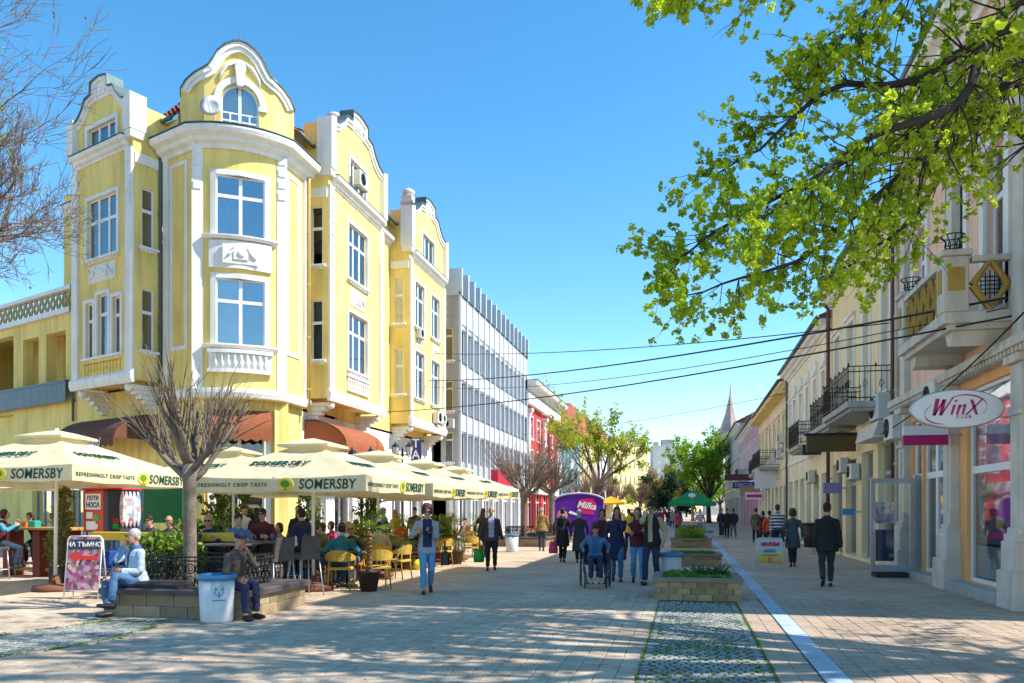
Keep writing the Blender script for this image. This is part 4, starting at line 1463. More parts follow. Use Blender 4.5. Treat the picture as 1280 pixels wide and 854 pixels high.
def iron_balcony(root, F, x0, x1, z, out=0.95, h=0.95, slab=concrete):
    """concrete slab with scrolled iron railing"""
    s = MB(F)
    s.bbox(x0, x1, -out, 0.0, z - 0.16, z, 0.015)
    s.box(x0 + 0.1, x1 - 0.1, -out + 0.12, 0.0, z - 0.24, z - 0.161)
    o = s.build('balcony', slab, root)
    r = MB(F)
    pts = [(x0 + 0.04, 0, 0), (x0 + 0.04, -out + 0.04, 0), (x1 - 0.04, -out + 0.04, 0), (x1 - 0.04, 0, 0)]
    for zz in (0.1, h - 0.14, h):
        r.tube([(a, b, z + zz) for a, b, _ in pts], 0.016, 5, smooth=False)
    def run(a, b):
        a, b = Vector(a), Vector(b)
        n = max(2, int((b - a).length / 0.13))
        for i in range(n + 1):
            p = a.lerp(b, i / n)
            r.tube([(p.x, p.y, z + 0.02), (p.x, p.y, z + h)], 0.008, 4, smooth=False)
            if i % 3 == 0:
                t = (b - a).normalized()
                c = [(p + t * 0.07 * math.cos(q * 0.8) * (1 - q / 11), z + 0.45 + 0.16 * math.sin(q * 0.8) * (1 - q / 11)) for q in range(10)]
                r.tube([(u.x, u.y, v) for u, v in c], 0.009, 4, smooth=False)
            if i % 5 == 0:
                r.lathe([(0.02, 0), (0.03, 0.04), (0.004, 0.1)], (p.x, p.y, z + h), 6)
    for a, b in zip(pts, pts[1:]): run(a, b)
    r.build('railing', iron, o)
    return o

def house(name, label, y0, y1, h, wallm, wins, shops, cornice_sc=0.9, trim=None, door=None):
    root = thing(name, label, 'building', (WX, (y0 + y1) / 2, 0))
    F = rf(root, y1)
    L = y1 - y0
    wl = MB(F)
    wl.wall(0, L, 0, h, [q[:4] for q in wins] + [q[:4] for q in shops], 0.25)
    wl.box(0.02, L - 0.02, 0.72, 11, 0, h)
    wl.add([(L, 0, 0), (L, 0.8, 0), (L, 0.8, h), (L, 0, h)], [(0, 1, 2, 3)])
    wl.add([(0, 0, 0), (0, 0.8, 0), (0, 0.8, h), (0, 0, h)], [(0, 3, 2, 1)])
    wl.build('wall', wallm, root)
    for q in wins:
        window(root, F, *q[:4], cols=q[4] if len(q) > 4 else 2, transom=0.7, inset=0.14, curtain=rng.choice([(curtain_white, 0, 1, 0, 1), (curtain_white, 0, 0.5, 0, 1), None]))
        surround(root, F, *q[:4], w=0.14, key=0.1, m=trim)
    for q in shops:
        window(root, F, *q[:4], cols=q[4] if len(q) > 4 else 2, transom=q[5] if len(q) > 5 else 0.75, inset=0.2, sill=False, gm=glass_dark, name='shop_window', fm=alu)
    straight_cornice(root, F, 0, L, h - 0.4, cornice_sc, m=trim, so=cornice_sc * 1.2)
    corrugated_roof(root, F, 0, L, -0.45, h + 0.12, 5.5, h + 3.2)
    s = MB(F)
    s.box(0, L, -0.07, 0.0, 3.95, 4.1)
    s.build('string_course', trim or white_trim, root)
    return root, F, L

# --- peach corner shop
P0, P1 = 13.4, 22.4
LP = P1 - P0
# x = P1 - Y
PB = thing('corner_shop', 'peach and pink corner shop with grey stone pilasters and a carved balcony', 'building', (WX, 18, 0))
F = rf(PB, P1)
X = lambda y: P1 - y
shops = [(X(17.3), X(15.1), 0.22, 3.95), (X(20.3), X(18.7), 0.2, 3.75), (X(21.2), X(20.42), 0.2, 3.75)]
ups = [(X(16.3), X(15.3), 5.15, 8.2), (X(18.3), X(17.4), 5.9, 8.2), (X(21.0), X(20.0), 5.9, 8.2)]
wl = MB(F); wl.wall(0, LP, 0, 4.4, shops, 0.45); wl.build('shop_wall', orange, PB)
wl = MB(F); wl.wall(0, LP, 4.4, 11.2, ups, 0.3); wl.box(0.02, LP - 0.02, 1.0, 11, 0, 11.2); wl.build('wall', pink, PB)
wl = MB(F @ Matrix.Translation((LP, 0, 0)) @ Matrix.Rotation(R(90), 4, 'Z')); wl.wall(0, 11, 0, 11.2, [(2, 3.2, 5.6, 7.8), (5, 6.2, 5.6, 7.8)], 0.3); wl.build('end_wall', peach, PB)
for q in ups:
    window(PB, F, *q, cols=2 if q[1] - q[0] > 0.95 else 1, transom=0.7, inset=0.16)
    surround(PB, F, *q, w=0.2, key=0.1)
# shop windows with posters, stone steps
mag = mat('magenta_print', (0.62, 0.01, 0.22), 0.6, 0.1)
post_blue = mat('blue_poster', (0.03, 0.20, 0.36), 0.5, 0.6, 2.2, col2=(0.55, 0.42, 0.58))
post_dark = mat('dark_display', (0.06, 0.05, 0.07), 0.5, 0.7, 5, col2=(0.16, 0.12, 0.12))
post_mix = mat('rose_poster', (0.30, 0.08, 0.14), 0.6, 0.7, 3, col2=(0.25, 0.28, 0.40))
q = shops[0]
so = window(PB, F, *q, cols=1, transom=0.58, inset=0.1, sill=False, gm=glass_dark, name='shop_window', t=0.07)
for (a, b, c2, d, m) in ((0.1, 2.1, 2.25, 3.65, post_blue), (0.1, 2.1, 0.75, 2.08, post_dark), (0.1, 2.1, 0.1, 0.7, alu)):
    MB().box(a, b, 0.05, 0.055, c2, d).build('poster', m, so)
for k, (a, b, zz, hh) in enumerate(((0.85, 2.05, 1.86, 0.15), (0.95, 2.05, 1.66, 0.15), (0.85, 2.05, 1.46, 0.15), (0.85, 2.05, 1.28, 0.11), (0.7, 2.05, 0.85, 0.13))):
    MB().box(a, b, 0.035, 0.04, zz, zz + hh).build('printed_strip', mag, so)
MB().ell((1.25, 0.042, 1.15), (0.2, 0.004, 0.12), 10, 6).build('printed_flower', mat('yellow_print', (0.75, 0.55, 0.05), 0.6), so)
lettering('SHINY', 0.2, white_frame, so, Matrix.Translation((1.05, 0.04, 3.3)), bold=0.003, extrude=0.002)
for k, q in enumerate(shops[1:]):
    so = window(PB, F, *q, cols=2 if k == 0 else 1, transom=0.62, inset=0.1, sill=False, gm=glass_dark, name='shop_window', t=0.07, fm=white_frame)
    w = q[1] - q[0]
    MB().box(0.1, w - 0.1, 0.05, 0.055, 2.35, 3.4).build('poster', post_mix, so)
    if k == 0:
        MB().box(0.85, 1.52, 0.05, 0.055, 0.4, 2.0).build('poster', post_dark, so)
        for zz in (1.6, 1.3, 0.95): MB().box(0.9, 1.5, 0.035, 0.04, zz, zz + 0.24).build('printed_strip', mag, so)
st = MB(F)
st.bbox(X(17.5), X(14.95), -0.3, 0.1, -0.01, 0.2, 0.015)
st.build('door_step', concrete, PB)
st = MB(F); st.bbox(X(21.2), X(17.7), -0.25, 0.1, -0.01, 0.17, 0.015); st.build('door_step', concrete, PB)
for y in (14.45, 18.0, 21.6):
    p = MB(F)
    x = X(y)
    p.bbox(x - 0.36, x + 0.36, -0.34, 0.02, -0.01, 0.62, 0.02)
    p.bbox(x - 0.33, x + 0.33, -0.28, 0.02, 0.62, 1.1, 0.02)
    p.bbox(x - 0.3, x + 0.3, -0.25, 0.02, 1.1, 1.22, 0.02); p.bbox(x - 0.27, x + 0.27, -0.21, 0.02, 1.22, 1.32, 0.02)
    p.bbox(x - 0.24, x + 0.24, -0.17, 0.02, 1.32, 4.0, 0.02)
    p.box(x - 0.12, x + 0.12, -0.19, -0.171, 1.55, 3.05)
    p.bbox(x - 0.27, x + 0.27, -0.22, 0.02, 3.15, 3.25, 0.02)
    p.bbox(x - 0.31, x + 0.31, -0.26, 0.02, 4.0, 4.14, 0.02)
    p.box(x - 0.22, x + 0.22, -0.14, 0.02, 4.4, 11.0)
    p.build('pilaster', stone_grey, PB)
e = MB(F)
e.box(0, LP, -0.2, 0.0, 4.14, 4.24); e.box(0, LP, -0.3, 0.0, 4.241, 4.4)
for i in range(int(LP / 0.16)):
    e.box(i * 0.16, i * 0.16 + 0.09, -0.26, -0.201, 4.15, 4.235)
e.build('shop_cornice', stone_grey, PB)
straight_cornice(PB, F, 0, LP + 0.4, 10.8, 1.3, so=1.4)
corrugated_roof(PB, F, 0, LP, -0.5, 11.5, 5.5, 14.2)
# stone balcony with lozenge openings
bx0, bx1, bz = X(18.0), X(14.95), 5.0
s = MB(F)
s.bbox(bx0, bx1, -1.1, 0, bz - 0.2, bz, 0.02)
s.box(bx0 + 0.08, bx1 - 0.08, -1.0, 0, bz - 0.3, bz - 0.201)
s.prism([(bx0 + 0.2, bz - 0.302), (bx0 + 0.6, bz - 0.302), (bx0 + 0.5, bz - 0.5), (bx0 + 0.3, bz - 0.55)], -0.9, 0)
s.prism([(bx1 - 0.6, bz - 0.302), (bx1 - 0.2, bz - 0.302), (bx1 - 0.3, bz - 0.55), (bx1 - 0.5, bz - 0.5)], -0.9, 0)
bal = s.build('balcony', stone_grey, PB)
oc_l = mat('ochre_lozenge', (0.42, 0.27, 0.06), 0.8, 0.15, 3)
for (x, y) in ((bx0 + 0.2, -0.95), (bx1 - 0.2, -0.95)):
    p = MB(F); p.bbox(x - 0.2, x + 0.2, y - 0.15, y + 0.25, bz, bz + 0.95, 0.02); p.bbox(x - 0.25, x + 0.25, y - 0.2, y + 0.3, bz + 0.95, bz + 1.05, 0.02)
    p.cur = 1
    p.box(x - 0.1, x + 0.1, y - 0.165, y - 0.149, bz + 0.35, bz + 0.75); p.box(x + 0.199, x + 0.212, y - 0.08, y + 0.18, bz + 0.35, bz + 0.75)
    p.build('balcony_pier', [stone_grey, oc_l], bal)
    u = MB(F)
    for k in range(8):
        a = k * math.pi / 4
        c, sn = math.cos(a), math.sin(a)
        u.tube([(x + 0.03 * c, y + 0.05 + 0.03 * sn, bz + 1.05), (x + 0.13 * c, y + 0.05 + 0.13 * sn, bz + 1.16), (x + 0.11 * c, y + 0.05 + 0.11 * sn, bz + 1.25), (x + 0.19 * c, y + 0.05 + 0.19 * sn, bz + 1.34)], 0.01, 5)
    for rr_, zz in ((0.12, 1.16), (0.19, 1.34), (0.06, 1.06)):
        u.tube([(x + rr_ * math.cos(t * 0.5236), y + 0.05 + rr_ * math.sin(t * 0.5236), bz + zz) for t in range(13)], 0.011, 5)
    u.build('iron_basket', iron, bal)
for (a, b) in (((bx0 + 0.4, -1.0), (bx1 - 0.4, -1.0)),):
    n = 5
    for i in range(n):
        x = a[0] + (b[0] - a[0]) * (i + 0.5) / n
        l = MB(F)
        w = (b[0] - a[0]) / n * 0.42
        for (o1, o2) in (((-w, 0.42), (0, 0.82)), ((0, 0.82), (w, 0.42)), ((w, 0.42), (0, 0.04)), ((0, 0.04), (-w, 0.42))):
            l.tube([(x + o1[0], -1.0, bz + o1[1]), (x + o2[0], -1.0, bz + o2[1])], 0.05, 5, smooth=False)
        l.build('lozenge', oc_l, bal)
r_ = MB(F); r_.bbox(bx0 + 0.4, bx1 - 0.4, -1.08, -0.92, bz + 0.84, bz + 0.94, 0.01); r_.bbox(bx1 - 0.16, bx1 - 0.02, -0.65, -0.05, bz + 0.84, bz + 0.94, 0.01); r_.build('balcony_rail', stone_grey, bal)
l = MB(F)
for pts in ([(-0.62, 0.45), (-0.35, 0.86), (-0.08, 0.45), (-0.35, 0.02), (-0.62, 0.45)],):
    l.tube([(bx1 - 0.09, y, bz + z) for y, z in pts], 0.075, 6, smooth=False)
l.build('lozenge', oc_l, bal)
l = MB(F)
for k in range(-2, 3): l.tube([(bx1 - 0.09, -0.35 + k * 0.07, bz + 0.2 + abs(k) * 0.05), (bx1 - 0.09, -0.35 + k * 0.07, bz + 0.7 - abs(k) * 0.05)], 0.01, 4); l.tube([(bx1 - 0.09, -0.52, bz + 0.44 + k * 0.07), (bx1 - 0.09, -0.18, bz + 0.44 + k * 0.07)], 0.01, 4)
l.build('iron_grille', iron, bal)
p = MB(F); p.bbox(bx1 - 0.3, bx1, -0.05, 0.02, bz, bz + 0.95, 0.01); p.build('balcony_pier', stone_grey, bal)
ac_unit(PB, F, X(18.6), 3.75); ac_unit(PB, F, X(22.0), 3.4, 1.05)
pipe(PB, F, X(22.25), 0.1, 11.0, mat('cream_pipe', (0.55, 0.52, 0.45), 0.5), 0.06)

# open aluminium door, swung out over the pavement
DR = thing('shop_door', 'open grey aluminium glass door with a bluish poster standing over the pavement', 'door', (4.3, 20.5, 0.14), R(8))
d = MB()
for (a, b, c2, e2) in ((0, 1.0, 0, 0.16), (0, 1.0, 2.1, 2.22), (0, 0.1, 0.161, 2.099), (0.9, 1.0, 0.161, 2.099)):
    d.box(a, b, -0.03, 0.03, c2, e2)
d.build('door_frame', alu, DR)
MB().box(0.1, 0.9, -0.005, 0.005, 0.16, 2.1).build('pane', glass_dark, DR)
pp = MB(); pp.box(0.12, 0.55, 0.012, 0.016, 0.25, 1.0); pp.build('poster', mat('navy_poster', (0.02, 0.04, 0.16), 0.6, 0.4, 4), DR)
pp = MB(); pp.box(0.12, 0.55, 0.012, 0.016, 1.15, 1.65); pp.build('poster', mat('sky_poster', (0.06, 0.22, 0.5), 0.6, 0.6, 8, col2=(0.5, 0.5, 0.6)), DR)
hd = MB(); hd.tube([(0.05, -0.03, 0.95), (0.05, -0.09, 0.97), (0.05, -0.09, 1.2), (0.05, -0.03, 1.22)], 0.012, 6); hd.build('handle', white_frame, DR)
dm = MB(); dm.bbox(0.1, 1.25, -0.1, 0.25, -0.12, -0.02, 0.01); dm.build('door_stone', mat('dark_mat', (0.05, 0.04, 0.04), 0.9), DR)
sf = MB(); sf.box(1.0, 1.25, -0.05, 0.05, -0.02, 2.3); sf.build('hinge_post', alu, DR)

# oval projecting sign
OV = thing('shop_sign', 'oval white projecting shop sign with slanted magenta lettering and swoosh', 'sign', (4.5, 14.95, 3.33))
e = MB()
nn = 40
rr = []
for (k, y) in ((1.0, -0.045), (1.0, 0.045)):
    rr.append([(0.72 * math.cos(2 * math.pi * i / nn), y, 0.31 * math.sin(2 * math.pi * i / nn)) for i in range(nn)])
e.rings(rr, True, False)
e.build('sign_face', mat('white_sign', (0.70, 0.72, 0.76), 0.35, 0.04), OV)
e = MB(); e.tube([(0.72 * math.cos(2 * math.pi * i / nn), 0, 0.31 * math.sin(2 * math.pi * i / nn)) for i in range(nn + 1)], 0.028, 6)
e.build('rim', alu, OV)
mg = mat('magenta_letter', (0.42, 0.005, 0.13), 0.5)
def letters(chars, parent, y, x0, z0, h, m, sl=0.28):
    """bold brush capitals drawn stroke by stroke"""
    x = x0
    for ch in chars:
        wd, strokes = LET[ch]
        for st_ in strokes:
            mb_pts = [(x + (px_ + pz_ * sl / wd * 0 + 0) * h + pz_ * h * sl, y, z0 + pz_ * h) for px_, pz_ in st_[1]]
            w1 = st_[0] * h
            for a, b in zip(mb_pts, mb_pts[1:]):
                dx = w1 / 2
                SB.prism([(a[0] - dx, a[2]), (a[0] + dx, a[2]), (b[0] + dx * 0.8, b[2]), (b[0] - dx * 0.8, b[2])], y - 0.006, y)
        x += wd * h
LET = {'W': (1.05, [(0.24, [(0.12, 1.0), (0.2, 0.0)]), (0.12, [(0.2, 0.0), (0.5, 0.95)]), (0.22, [(0.5, 0.95), (0.56, 0.0)]), (0.11, [(0.56, 0.0), (0.95, 1.05)])]),
       'i': (0.3, [(0.15, [(0.1, 0.62), (0.1, 0.02)]), (0.14, [(0.12, 0.9), (0.12, 0.78)])]),
       'n': (0.55, [(0.15, [(0.1, 0.62), (0.1, 0.02)]), (0.09, [(0.1, 0.4), (0.36, 0.64)]), (0.15, [(0.38, 0.62), (0.4, 0.02)])]),
       'x': (0.6, [(0.18, [(0.1, 0.9), (0.62, 0.0)]), (0.14, [(0.05, 0.0), (0.7, 0.95)])])}
SB = MB()
letters('Winx', OV, -0.046, -0.42, -0.11, 0.285, mg)
SB.build('lettering', mg, OV)
sw = MB()
def swoosh(pts, w0, w1):
    n = len(pts)
    for i in range(n - 1):
        t0, t1 = i / (n - 1), (i + 1) / (n - 1)
        wa = w0 + (w1 - w0) * math.sin(math.pi * t0); wb_ = w0 + (w1 - w0) * math.sin(math.pi * t1)
        a, b = pts[i], pts[i + 1]
        sw.add([(a[0], -0.0505, a[1] - wa), (b[0], -0.0505, b[1] - wb_), (b[0], -0.0505, b[1] + wb_), (a[0], -0.0505, a[1] + wa)], [(0, 1, 2, 3)])
swoosh([(-0.1 + 0.40 * math.cos(t) * 1.0 + 0.1 * math.sin(t), -0.04 + 0.22 * math.sin(t)) for t in [R(150 + i * 11) for i in range(12)]], 0.003, 0.016)
swoosh([(0.12 + 0.34 * math.cos(t), 0.03 + 0.2 * math.sin(t)) for t in [R(130 - i * 13) for i in range(14)]], 0.003, 0.013)
sw.build('swoosh', mg, OV)
lettering('C L U B', 0.07, mg, OV, Matrix.Translation((0.1, -0.047, -0.145)), extrude=0.002, bold=0.002)
e = MB()
for zz in (0.16, -0.16): e.tube([(0.5, 0, zz), (1.0, 0, zz)], 0.016, 6)
e.build('bracket', steel, OV)
S2 = thing('shop_sign', 'small rectangular projecting sign, white above and magenta below', 'sign', (4.72, 17.6, 3.12))
MB().bbox(-0.42, 0.42, -0.05, 0.05, 0.0, 0.19, 0.01).build('white_panel', mat('white_sign', (0.7, 0.7, 0.7)), S2)
MB().bbox(-0.42, 0.42, -0.055, 0.055, -0.2, -0.001, 0.01).build('magenta_panel', mg, S2)
MB().tube([(0.42, 0, 0), (0.7, 0, 0)], 0.015, 6).build('bracket', steel, S2)

# --- the next houses down the street
def W(L, y1, ys, w, z0, z1, c=2): return [(y1 - y - w / 2, y1 - y + w / 2, z0, z1, c) for y in ys]
HB, FH, LH = house('town_house', 'honey yellow house with two iron balconies beside the peach shop', 22.4, 32.4, 9.7, honey,
    W(10, 32.4, (23.8, 26.2), 0.9, 4.9, 7.9, 1) + W(10, 32.4, (28.6, 31.0), 1.1, 5.2, 7.9),
    [(0.4, 2.2, 0.1, 3.3), (2.8, 4.6, 0.1, 3.3), (5.4, 7.0, 0.1, 3.4), (7.6, 9.3, 0.15, 3.5)])
iron_balcony(HB, FH, 5.2, 9.3, 4.55, 1.15)
iron_balcony(HB, FH, 1.0, 4.6, 4.5, 0.95)
pipe(HB, FH, 9.75, 0.1, 9.4, brown_pipe, 0.06)
pipe(HB, FH, 0.15, 0.1, 9.5, brown_pipe, 0.07, -0.14, hook=-0.3)
sh = MB(FH)
for k in range(5): sh.bbox(7.3, 9.6, -0.55 + k * 0.03, -0.02, 3.55 + k * 0.09, 3.63 + k * 0.09, 0.006)
sh.build('shutter_box', mat('white_shutter', (0.6, 0.6, 0.58), 0.5), HB)
ac_unit(HB, FH, 9.0, 4.1 - 0.05, 1.2); ac_unit(HB, FH, 5.0, 2.6, 0.85); ac_unit(HB, FH, 3.2, 2.9, 0.85)
wb2 = MB(FH)
for k in range(7):
    c = Vector((2.3 + k * 0.45, -0.6, 4.0))
    wb2.tube([(c.x, -0.5 - 0.2 * math.cos(t * 0.6) * (1 - t / 14), c.z + 0.2 * math.sin(t * 0.6) * (1 - t / 14)) for t in range(14)], 0.02, 5)
    wb2.tube([(c.x, 0, c.z + 0.3), (c.x, -0.9, c.z + 0.35)], 0.02, 5)
wb2.build('scroll_bracket', mat('gilded_iron', (0.30, 0.20, 0.06), 0.5, 0.2, metal=0.5), HB)
bs = MB(); bs.bbox(-0.75, 0.75, -0.08, 0.08, -0.26, 0.26, 0.01)
bo = thing('shop_sign', 'long dark brown box sign under the iron balconies', 'sign', (4.55, 27.4, 3.75))
bs.build('sign_box', mat('dark_ochre_sign', (0.10, 0.07, 0.025), 0.6), bo)
MB().box(-0.8, 0.8, -0.1, 0.1, 0.261, 0.34).build('sign_cap', mat('black_cap', (0.02, 0.02, 0.02)), bo)
MB().tube([(0.75, 0, 0.1), (0.9, 0, 0.1)], 0.02, 6).build('bracket', steel, bo)
CB, FC, LC = house('town_house', 'ivory house with arched upper niches and a low iron balcony', 32.4, 45.7, 8.9, ivory,
    W(13, 45.7, (34, 36.2, 38.4, 40.6, 42.8, 44.6), 0.8, 4.9, 7.2, 1), [(0.5 + i * 2.1, 1.9 + i * 2.1, 0.1, 3.1) for i in range(6)])
for y in (34, 36.2, 38.4, 40.6, 42.8):
    a = MB(FC)
    x = 45.7 - y
    a.prism([(x - 0.55, 7.5), (x + 0.55, 7.5)] + [(x + 0.55 * math.cos(R(t)), 7.5 + 0.45 * math.sin(R(t))) for t in range(20, 180, 20)], -0.08, 0)
    a.build('arch_hood', white_trim, CB)
iron_balcony(CB, FC, 7.8, 11.2, 4.3, 0.95)
ac_unit(CB, FC, 6.4, 5.2, 0.9); ac_unit(CB, FC, 9.4, 2.8, 0.9); ac_unit(CB, FC, 4.2, 5.0, 0.9)
pipe(CB, FC, 0.2, 0.1, 8.6, zinc, 0.06)
YH, FY, LY = house('town_house', 'house with a bright yellow eave and a long black balcony', 45.7, 63.8, 8.6, ivory,
    W(18, 63.8, (47.5, 50, 52.5, 55, 57.5, 60, 62.5), 1.0, 4.8, 7.0), [(0.6 + i * 2.2, 2.1 + i * 2.2, 0.1, 3.0) for i in range(8)], trim=honey)
sf = MB(FY); sf.box(0, LY, -0.7, 0, 8.0, 8.15); sf.build('eave_soffit', yellow, YH)
iron_balcony(YH, FY, 9.0, 14.5, 4.2, 1.2); iron_balcony(YH, FY, 2.0, 6.0, 4.2, 0.9)
ac_unit(YH, FY, 15.5, 4.6); ac_unit(YH, FY, 16.5, 5.4, 0.9); ac_unit(YH, FY, 8.0, 3.0)
KH, FK, LK = house('town_house', 'rose pink house with white window hoods', 63.8, 85.6, 8.8, lilac,
    W(22, 85.6, (66, 69, 72, 75, 78, 81, 84), 1.1, 4.8, 7.0), [(0.6 + i * 2.6, 2.4 + i * 2.6, 0.1, 3.0) for i in range(8)])
iron_balcony(KH, FK, 8, 12, 4.3, 1.0)
SH, FS, LS = house('town_house', 'grey house with a pointed corner spire', 85.6, 118, 10.6, pgrey,
    W(32, 118, [88 + i * 3.2 for i in range(10)], 1.1, 4.6, 6.6) + W(32, 118, [88 + i * 3.2 for i in range(10)], 1.1, 7.4, 9.2), [(0.6 + i * 3.1, 2.6 + i * 3.1, 0.1, 3.0) for i in range(10)])
sp = MB(Matrix.Translation((0.4, 112 - 101.8, 0)))
sp.lathe([(2.1, 9.5), (2.1, 10.8), (2.4, 10.9), (1.5, 12.2), (0.7, 14.6), (0.12, 17.2), (0.05, 18.6)], n=8, smooth=False)
sp.build('spire', mat('pinkish_lead', (0.42, 0.33, 0.31), 0.6, 0.15, 1), SH)
# hanging signs further along
def hang(label, y, z, w, h, m, x=None, m2=None):
    o = thing('shop_sign', label, 'sign', (x or (WX - 0.2 - w / 2), y, z))
    MB().bbox(-w / 2, w / 2, -0.06, 0.06, -h / 2, h / 2, 0.01).build('sign_box', m, o)
    MB().tube([(w / 2, 0, 0), (w / 2 + 0.2, 0, 0)], 0.02, 5).build('bracket', steel, o)
    if m2: MB().box(-w / 2 + 0.08, w / 2 - 0.08, -0.07, -0.061, -h * 0.22, h * 0.22).build('sign_stripe', m2, o)
    return o
navy = mat('navy_sign', (0.02, 0.03, 0.14), 0.4)
o = hang('navy blue projecting sign with pale letters over the rose house', 64.5, 3.55, 1.7, 0.5, navy)
lettering('ЕВРОПА', 0.34, mat('pale_letter', (0.5, 0.55, 0.75), 0.5), o, Matrix.Translation((0, -0.07, 0)), extrude=0.004)
hang('dark maroon projecting sign above the navy one', 66.5, 4.25, 2.2, 0.5, mat('maroon_sign', (0.10, 0.02, 0.04), 0.5))
hang('white square hanging sign over the house with the yellow eave', 50.0, 3.5, 1.2, 1.2, mat('white_sign', (0.7, 0.7, 0.7)))
hang('small pink and white hanging sign', 58.0, 2.6, 1.2, 0.5, mat('white_sign', (0.7, 0.7, 0.7)), m2=mag)
hang('small black sign beside the ivory house', 33.5, 4.0, 0.7, 0.4, mat('black_cap', (0.02, 0.02, 0.02)))
hang('round sign like a brown disc on the house with the yellow eave', 60.5, 3.0, 1.4, 0.7, mat('tan_sign', (0.35, 0.22, 0.16), 0.5))
hang('little blue plate sign by the honey house door', 27.0, 1.55, 0.34, 0.2, mat('blue_plate', (0.05, 0.25, 0.5), 0.4), x=5.0)
hang('lilac notice plate by the honey house window', 28.6, 2.35, 0.6, 0.35, mat('lilac_plate', (0.25, 0.22, 0.4), 0.4), x=4.8)

# ------------------------------------------------------------------ overhead cables across the street
cable = mat('black_cable', (0.015, 0.015, 0.017), 0.6)
def wire(label, a, b, sag, r=0.016):
    a, b = Vector(a), Vector(b)
    r = r * 0.72
    pts = [a.lerp(b, t / 14) - Vector((0, 0, sag * 4 * (t / 14) * (1 - t / 14))) for t in range(15)]
    o = MB().tube(pts, r, 5).build('overhead_cable', cable)
    tag(o, label, 'cable', 'cables strung over the street')
WA = -13.1
wire('thick cable sagging from the office block to the peach shop', (WA, 39.5, 8.3), (5.15, 14.6, 5.1), 0.35, 0.03)
wire('upper thin cable between the corner house and the honey house', (WA, 40.5, 9.9), (5.3, 23.0, 6.6), 0.3, 0.022)
wire('lower cable from the corner house bay to the peach shop', (WA, 33, 5.9), (5.15, 14.4, 4.75), 0.3, 0.025)
wire('slack thin cable just under the thick one', (WA, 38.8, 7.9), (5.15, 14.7, 4.95), 0.55, 0.014)
wire('fine line high over the far street', (WA, 62, 7.6), (5.3, 46, 8.0), 0.3, 0.02)
wire('cable running along the shop cornice of the peach shop', (5.05, 24.5, 3.6), (5.0, 13.5, 4.6), 0.25, 0.022)
# ------------------------------------------------------------------ trees
bark_grey = mat('grey_bark', (0.19, 0.145, 0.11), 0.9, 0.35, 7, 0.8, 40)
bark_dark = mat('dark_bark', (0.055, 0.045, 0.04), 0.9, 0.35, 7, 0.8, 40)
bark_pale = mat('pale_bark', (0.28, 0.24, 0.20), 0.9, 0.4, 5, 0.6, 30)
twig_red = mat('reddish_twig', (0.20, 0.13, 0.10), 0.9, 0.3, 6)
elm_leaf = mat('elm_fruit_green', (0.27, 0.46, 0.015), 0.6, 0.3, 2.2, col2=(0.55, 0.66, 0.04), trans=0.55)
spring_leaf = mat('spring_green_leaf', (0.32, 0.45, 0.035), 0.7, 0.35, 0.8, col2=(0.54, 0.58, 0.06), trans=0.5)
fresh_leaf = mat('fresh_green_leaf', (0.16, 0.33, 0.025), 0.7, 0.35, 0.8, col2=(0.32, 0.48, 0.035), trans=0.5)
dark_leaf = mat('dark_green_leaf', (0.02, 0.07, 0.025), 0.7, 0.35, 0.8, trans=0.2)
rust_leaf = mat('rusty_leaf', (0.32, 0.16, 0.04), 0.8, 0.35, 0.8, col2=(0.4, 0.28, 0.08), trans=0.3)

MINR = [0.004]
def rdir(r):
    while True:
        v = Vector((r.uniform(-1, 1), r.uniform(-1, 1), r.uniform(-1, 1)))
        if 0.05 < v.length < 1: return v.normalized()

def grow(r, mb, p, d, length, rad, level, maxl, tips, wander=0.25, up=0.1, kids=(3, 5), ratio=(0.5, 0.75), sides=(8, 6, 5, 4, 3, 3), ang=0.8, taper=0.55):
    n = 5 if level < 3 else 3
    pts, rr = [p.copy()], [rad]
    dd = d.normalized()
    for i in range(n):
        dd = (dd + rdir(r) * wander * 0.5 + Vector((0, 0, up * 0.3))).normalized()
        pts.append(pts[-1] + dd * length / n)
        rr.append(rad * (1 - (1 - taper) * (i + 1) / n))
    mb.tube(pts, rr, sides[min(level, len(sides) - 1)], cap=(level == 0))
    if level >= maxl:
        tips.extend(pts[1:])
        return
    k = r.randint(*kids)
    for i in range(k):
        t = r.uniform(0.35, 1.0) if i else 1.0
        f = t * n
        a = min(int(f), n - 1)
        q = pts[a].lerp(pts[a + 1], f - a)
        base = (pts[a + 1] - pts[a]).normalized()
        nd = (base + rdir(r) * ang * (1.0 if i else 0.4) + Vector((0, 0, up))).normalized()
        grow(r, mb, q, nd, length * r.uniform(*ratio), max(MINR[0], rr[min(a + 1, n)] * r.uniform(0.5, 0.75)), level + 1, maxl, tips, wander, up, kids, ratio, sides, ang, taper)

def leaf_cloud(r, pts, size, n, spread, m, name, parent, jitter=0.4, round_=False):
    mb = MB()
    for p in pts:
        for _ in range(n):
            q = p + rdir(r) * spread * r.random() ** 0.5
            a = rdir(r)
            b = a.cross(rdir(r))
            if b.length < 0.1: continue
            b.normalize()
            s = size * r.uniform(1 - jitter, 1 + jitter)
            c = a.cross(b) * s * 0.18
            if round_:
                mb.add([q - a * s * 0.5, q - a * s * 0.2 + b * s * 0.42 + c, q + a * s * 0.28 + b * s * 0.36 + c, q + a * s * 0.5, q + a * s * 0.28 - b * s * 0.36 + c, q - a * s * 0.2 - b * s * 0.42 + c], [(0, 1, 2, 3), (0, 3, 4, 5)])
            else:
                mb.add([q - a * s * 0.5, q + b * s * 0.3 + c, q + a * s * 0.5, q - b * s * 0.3 + c], [(0, 1, 2, 3)])
    return mb.build(name, m, parent)

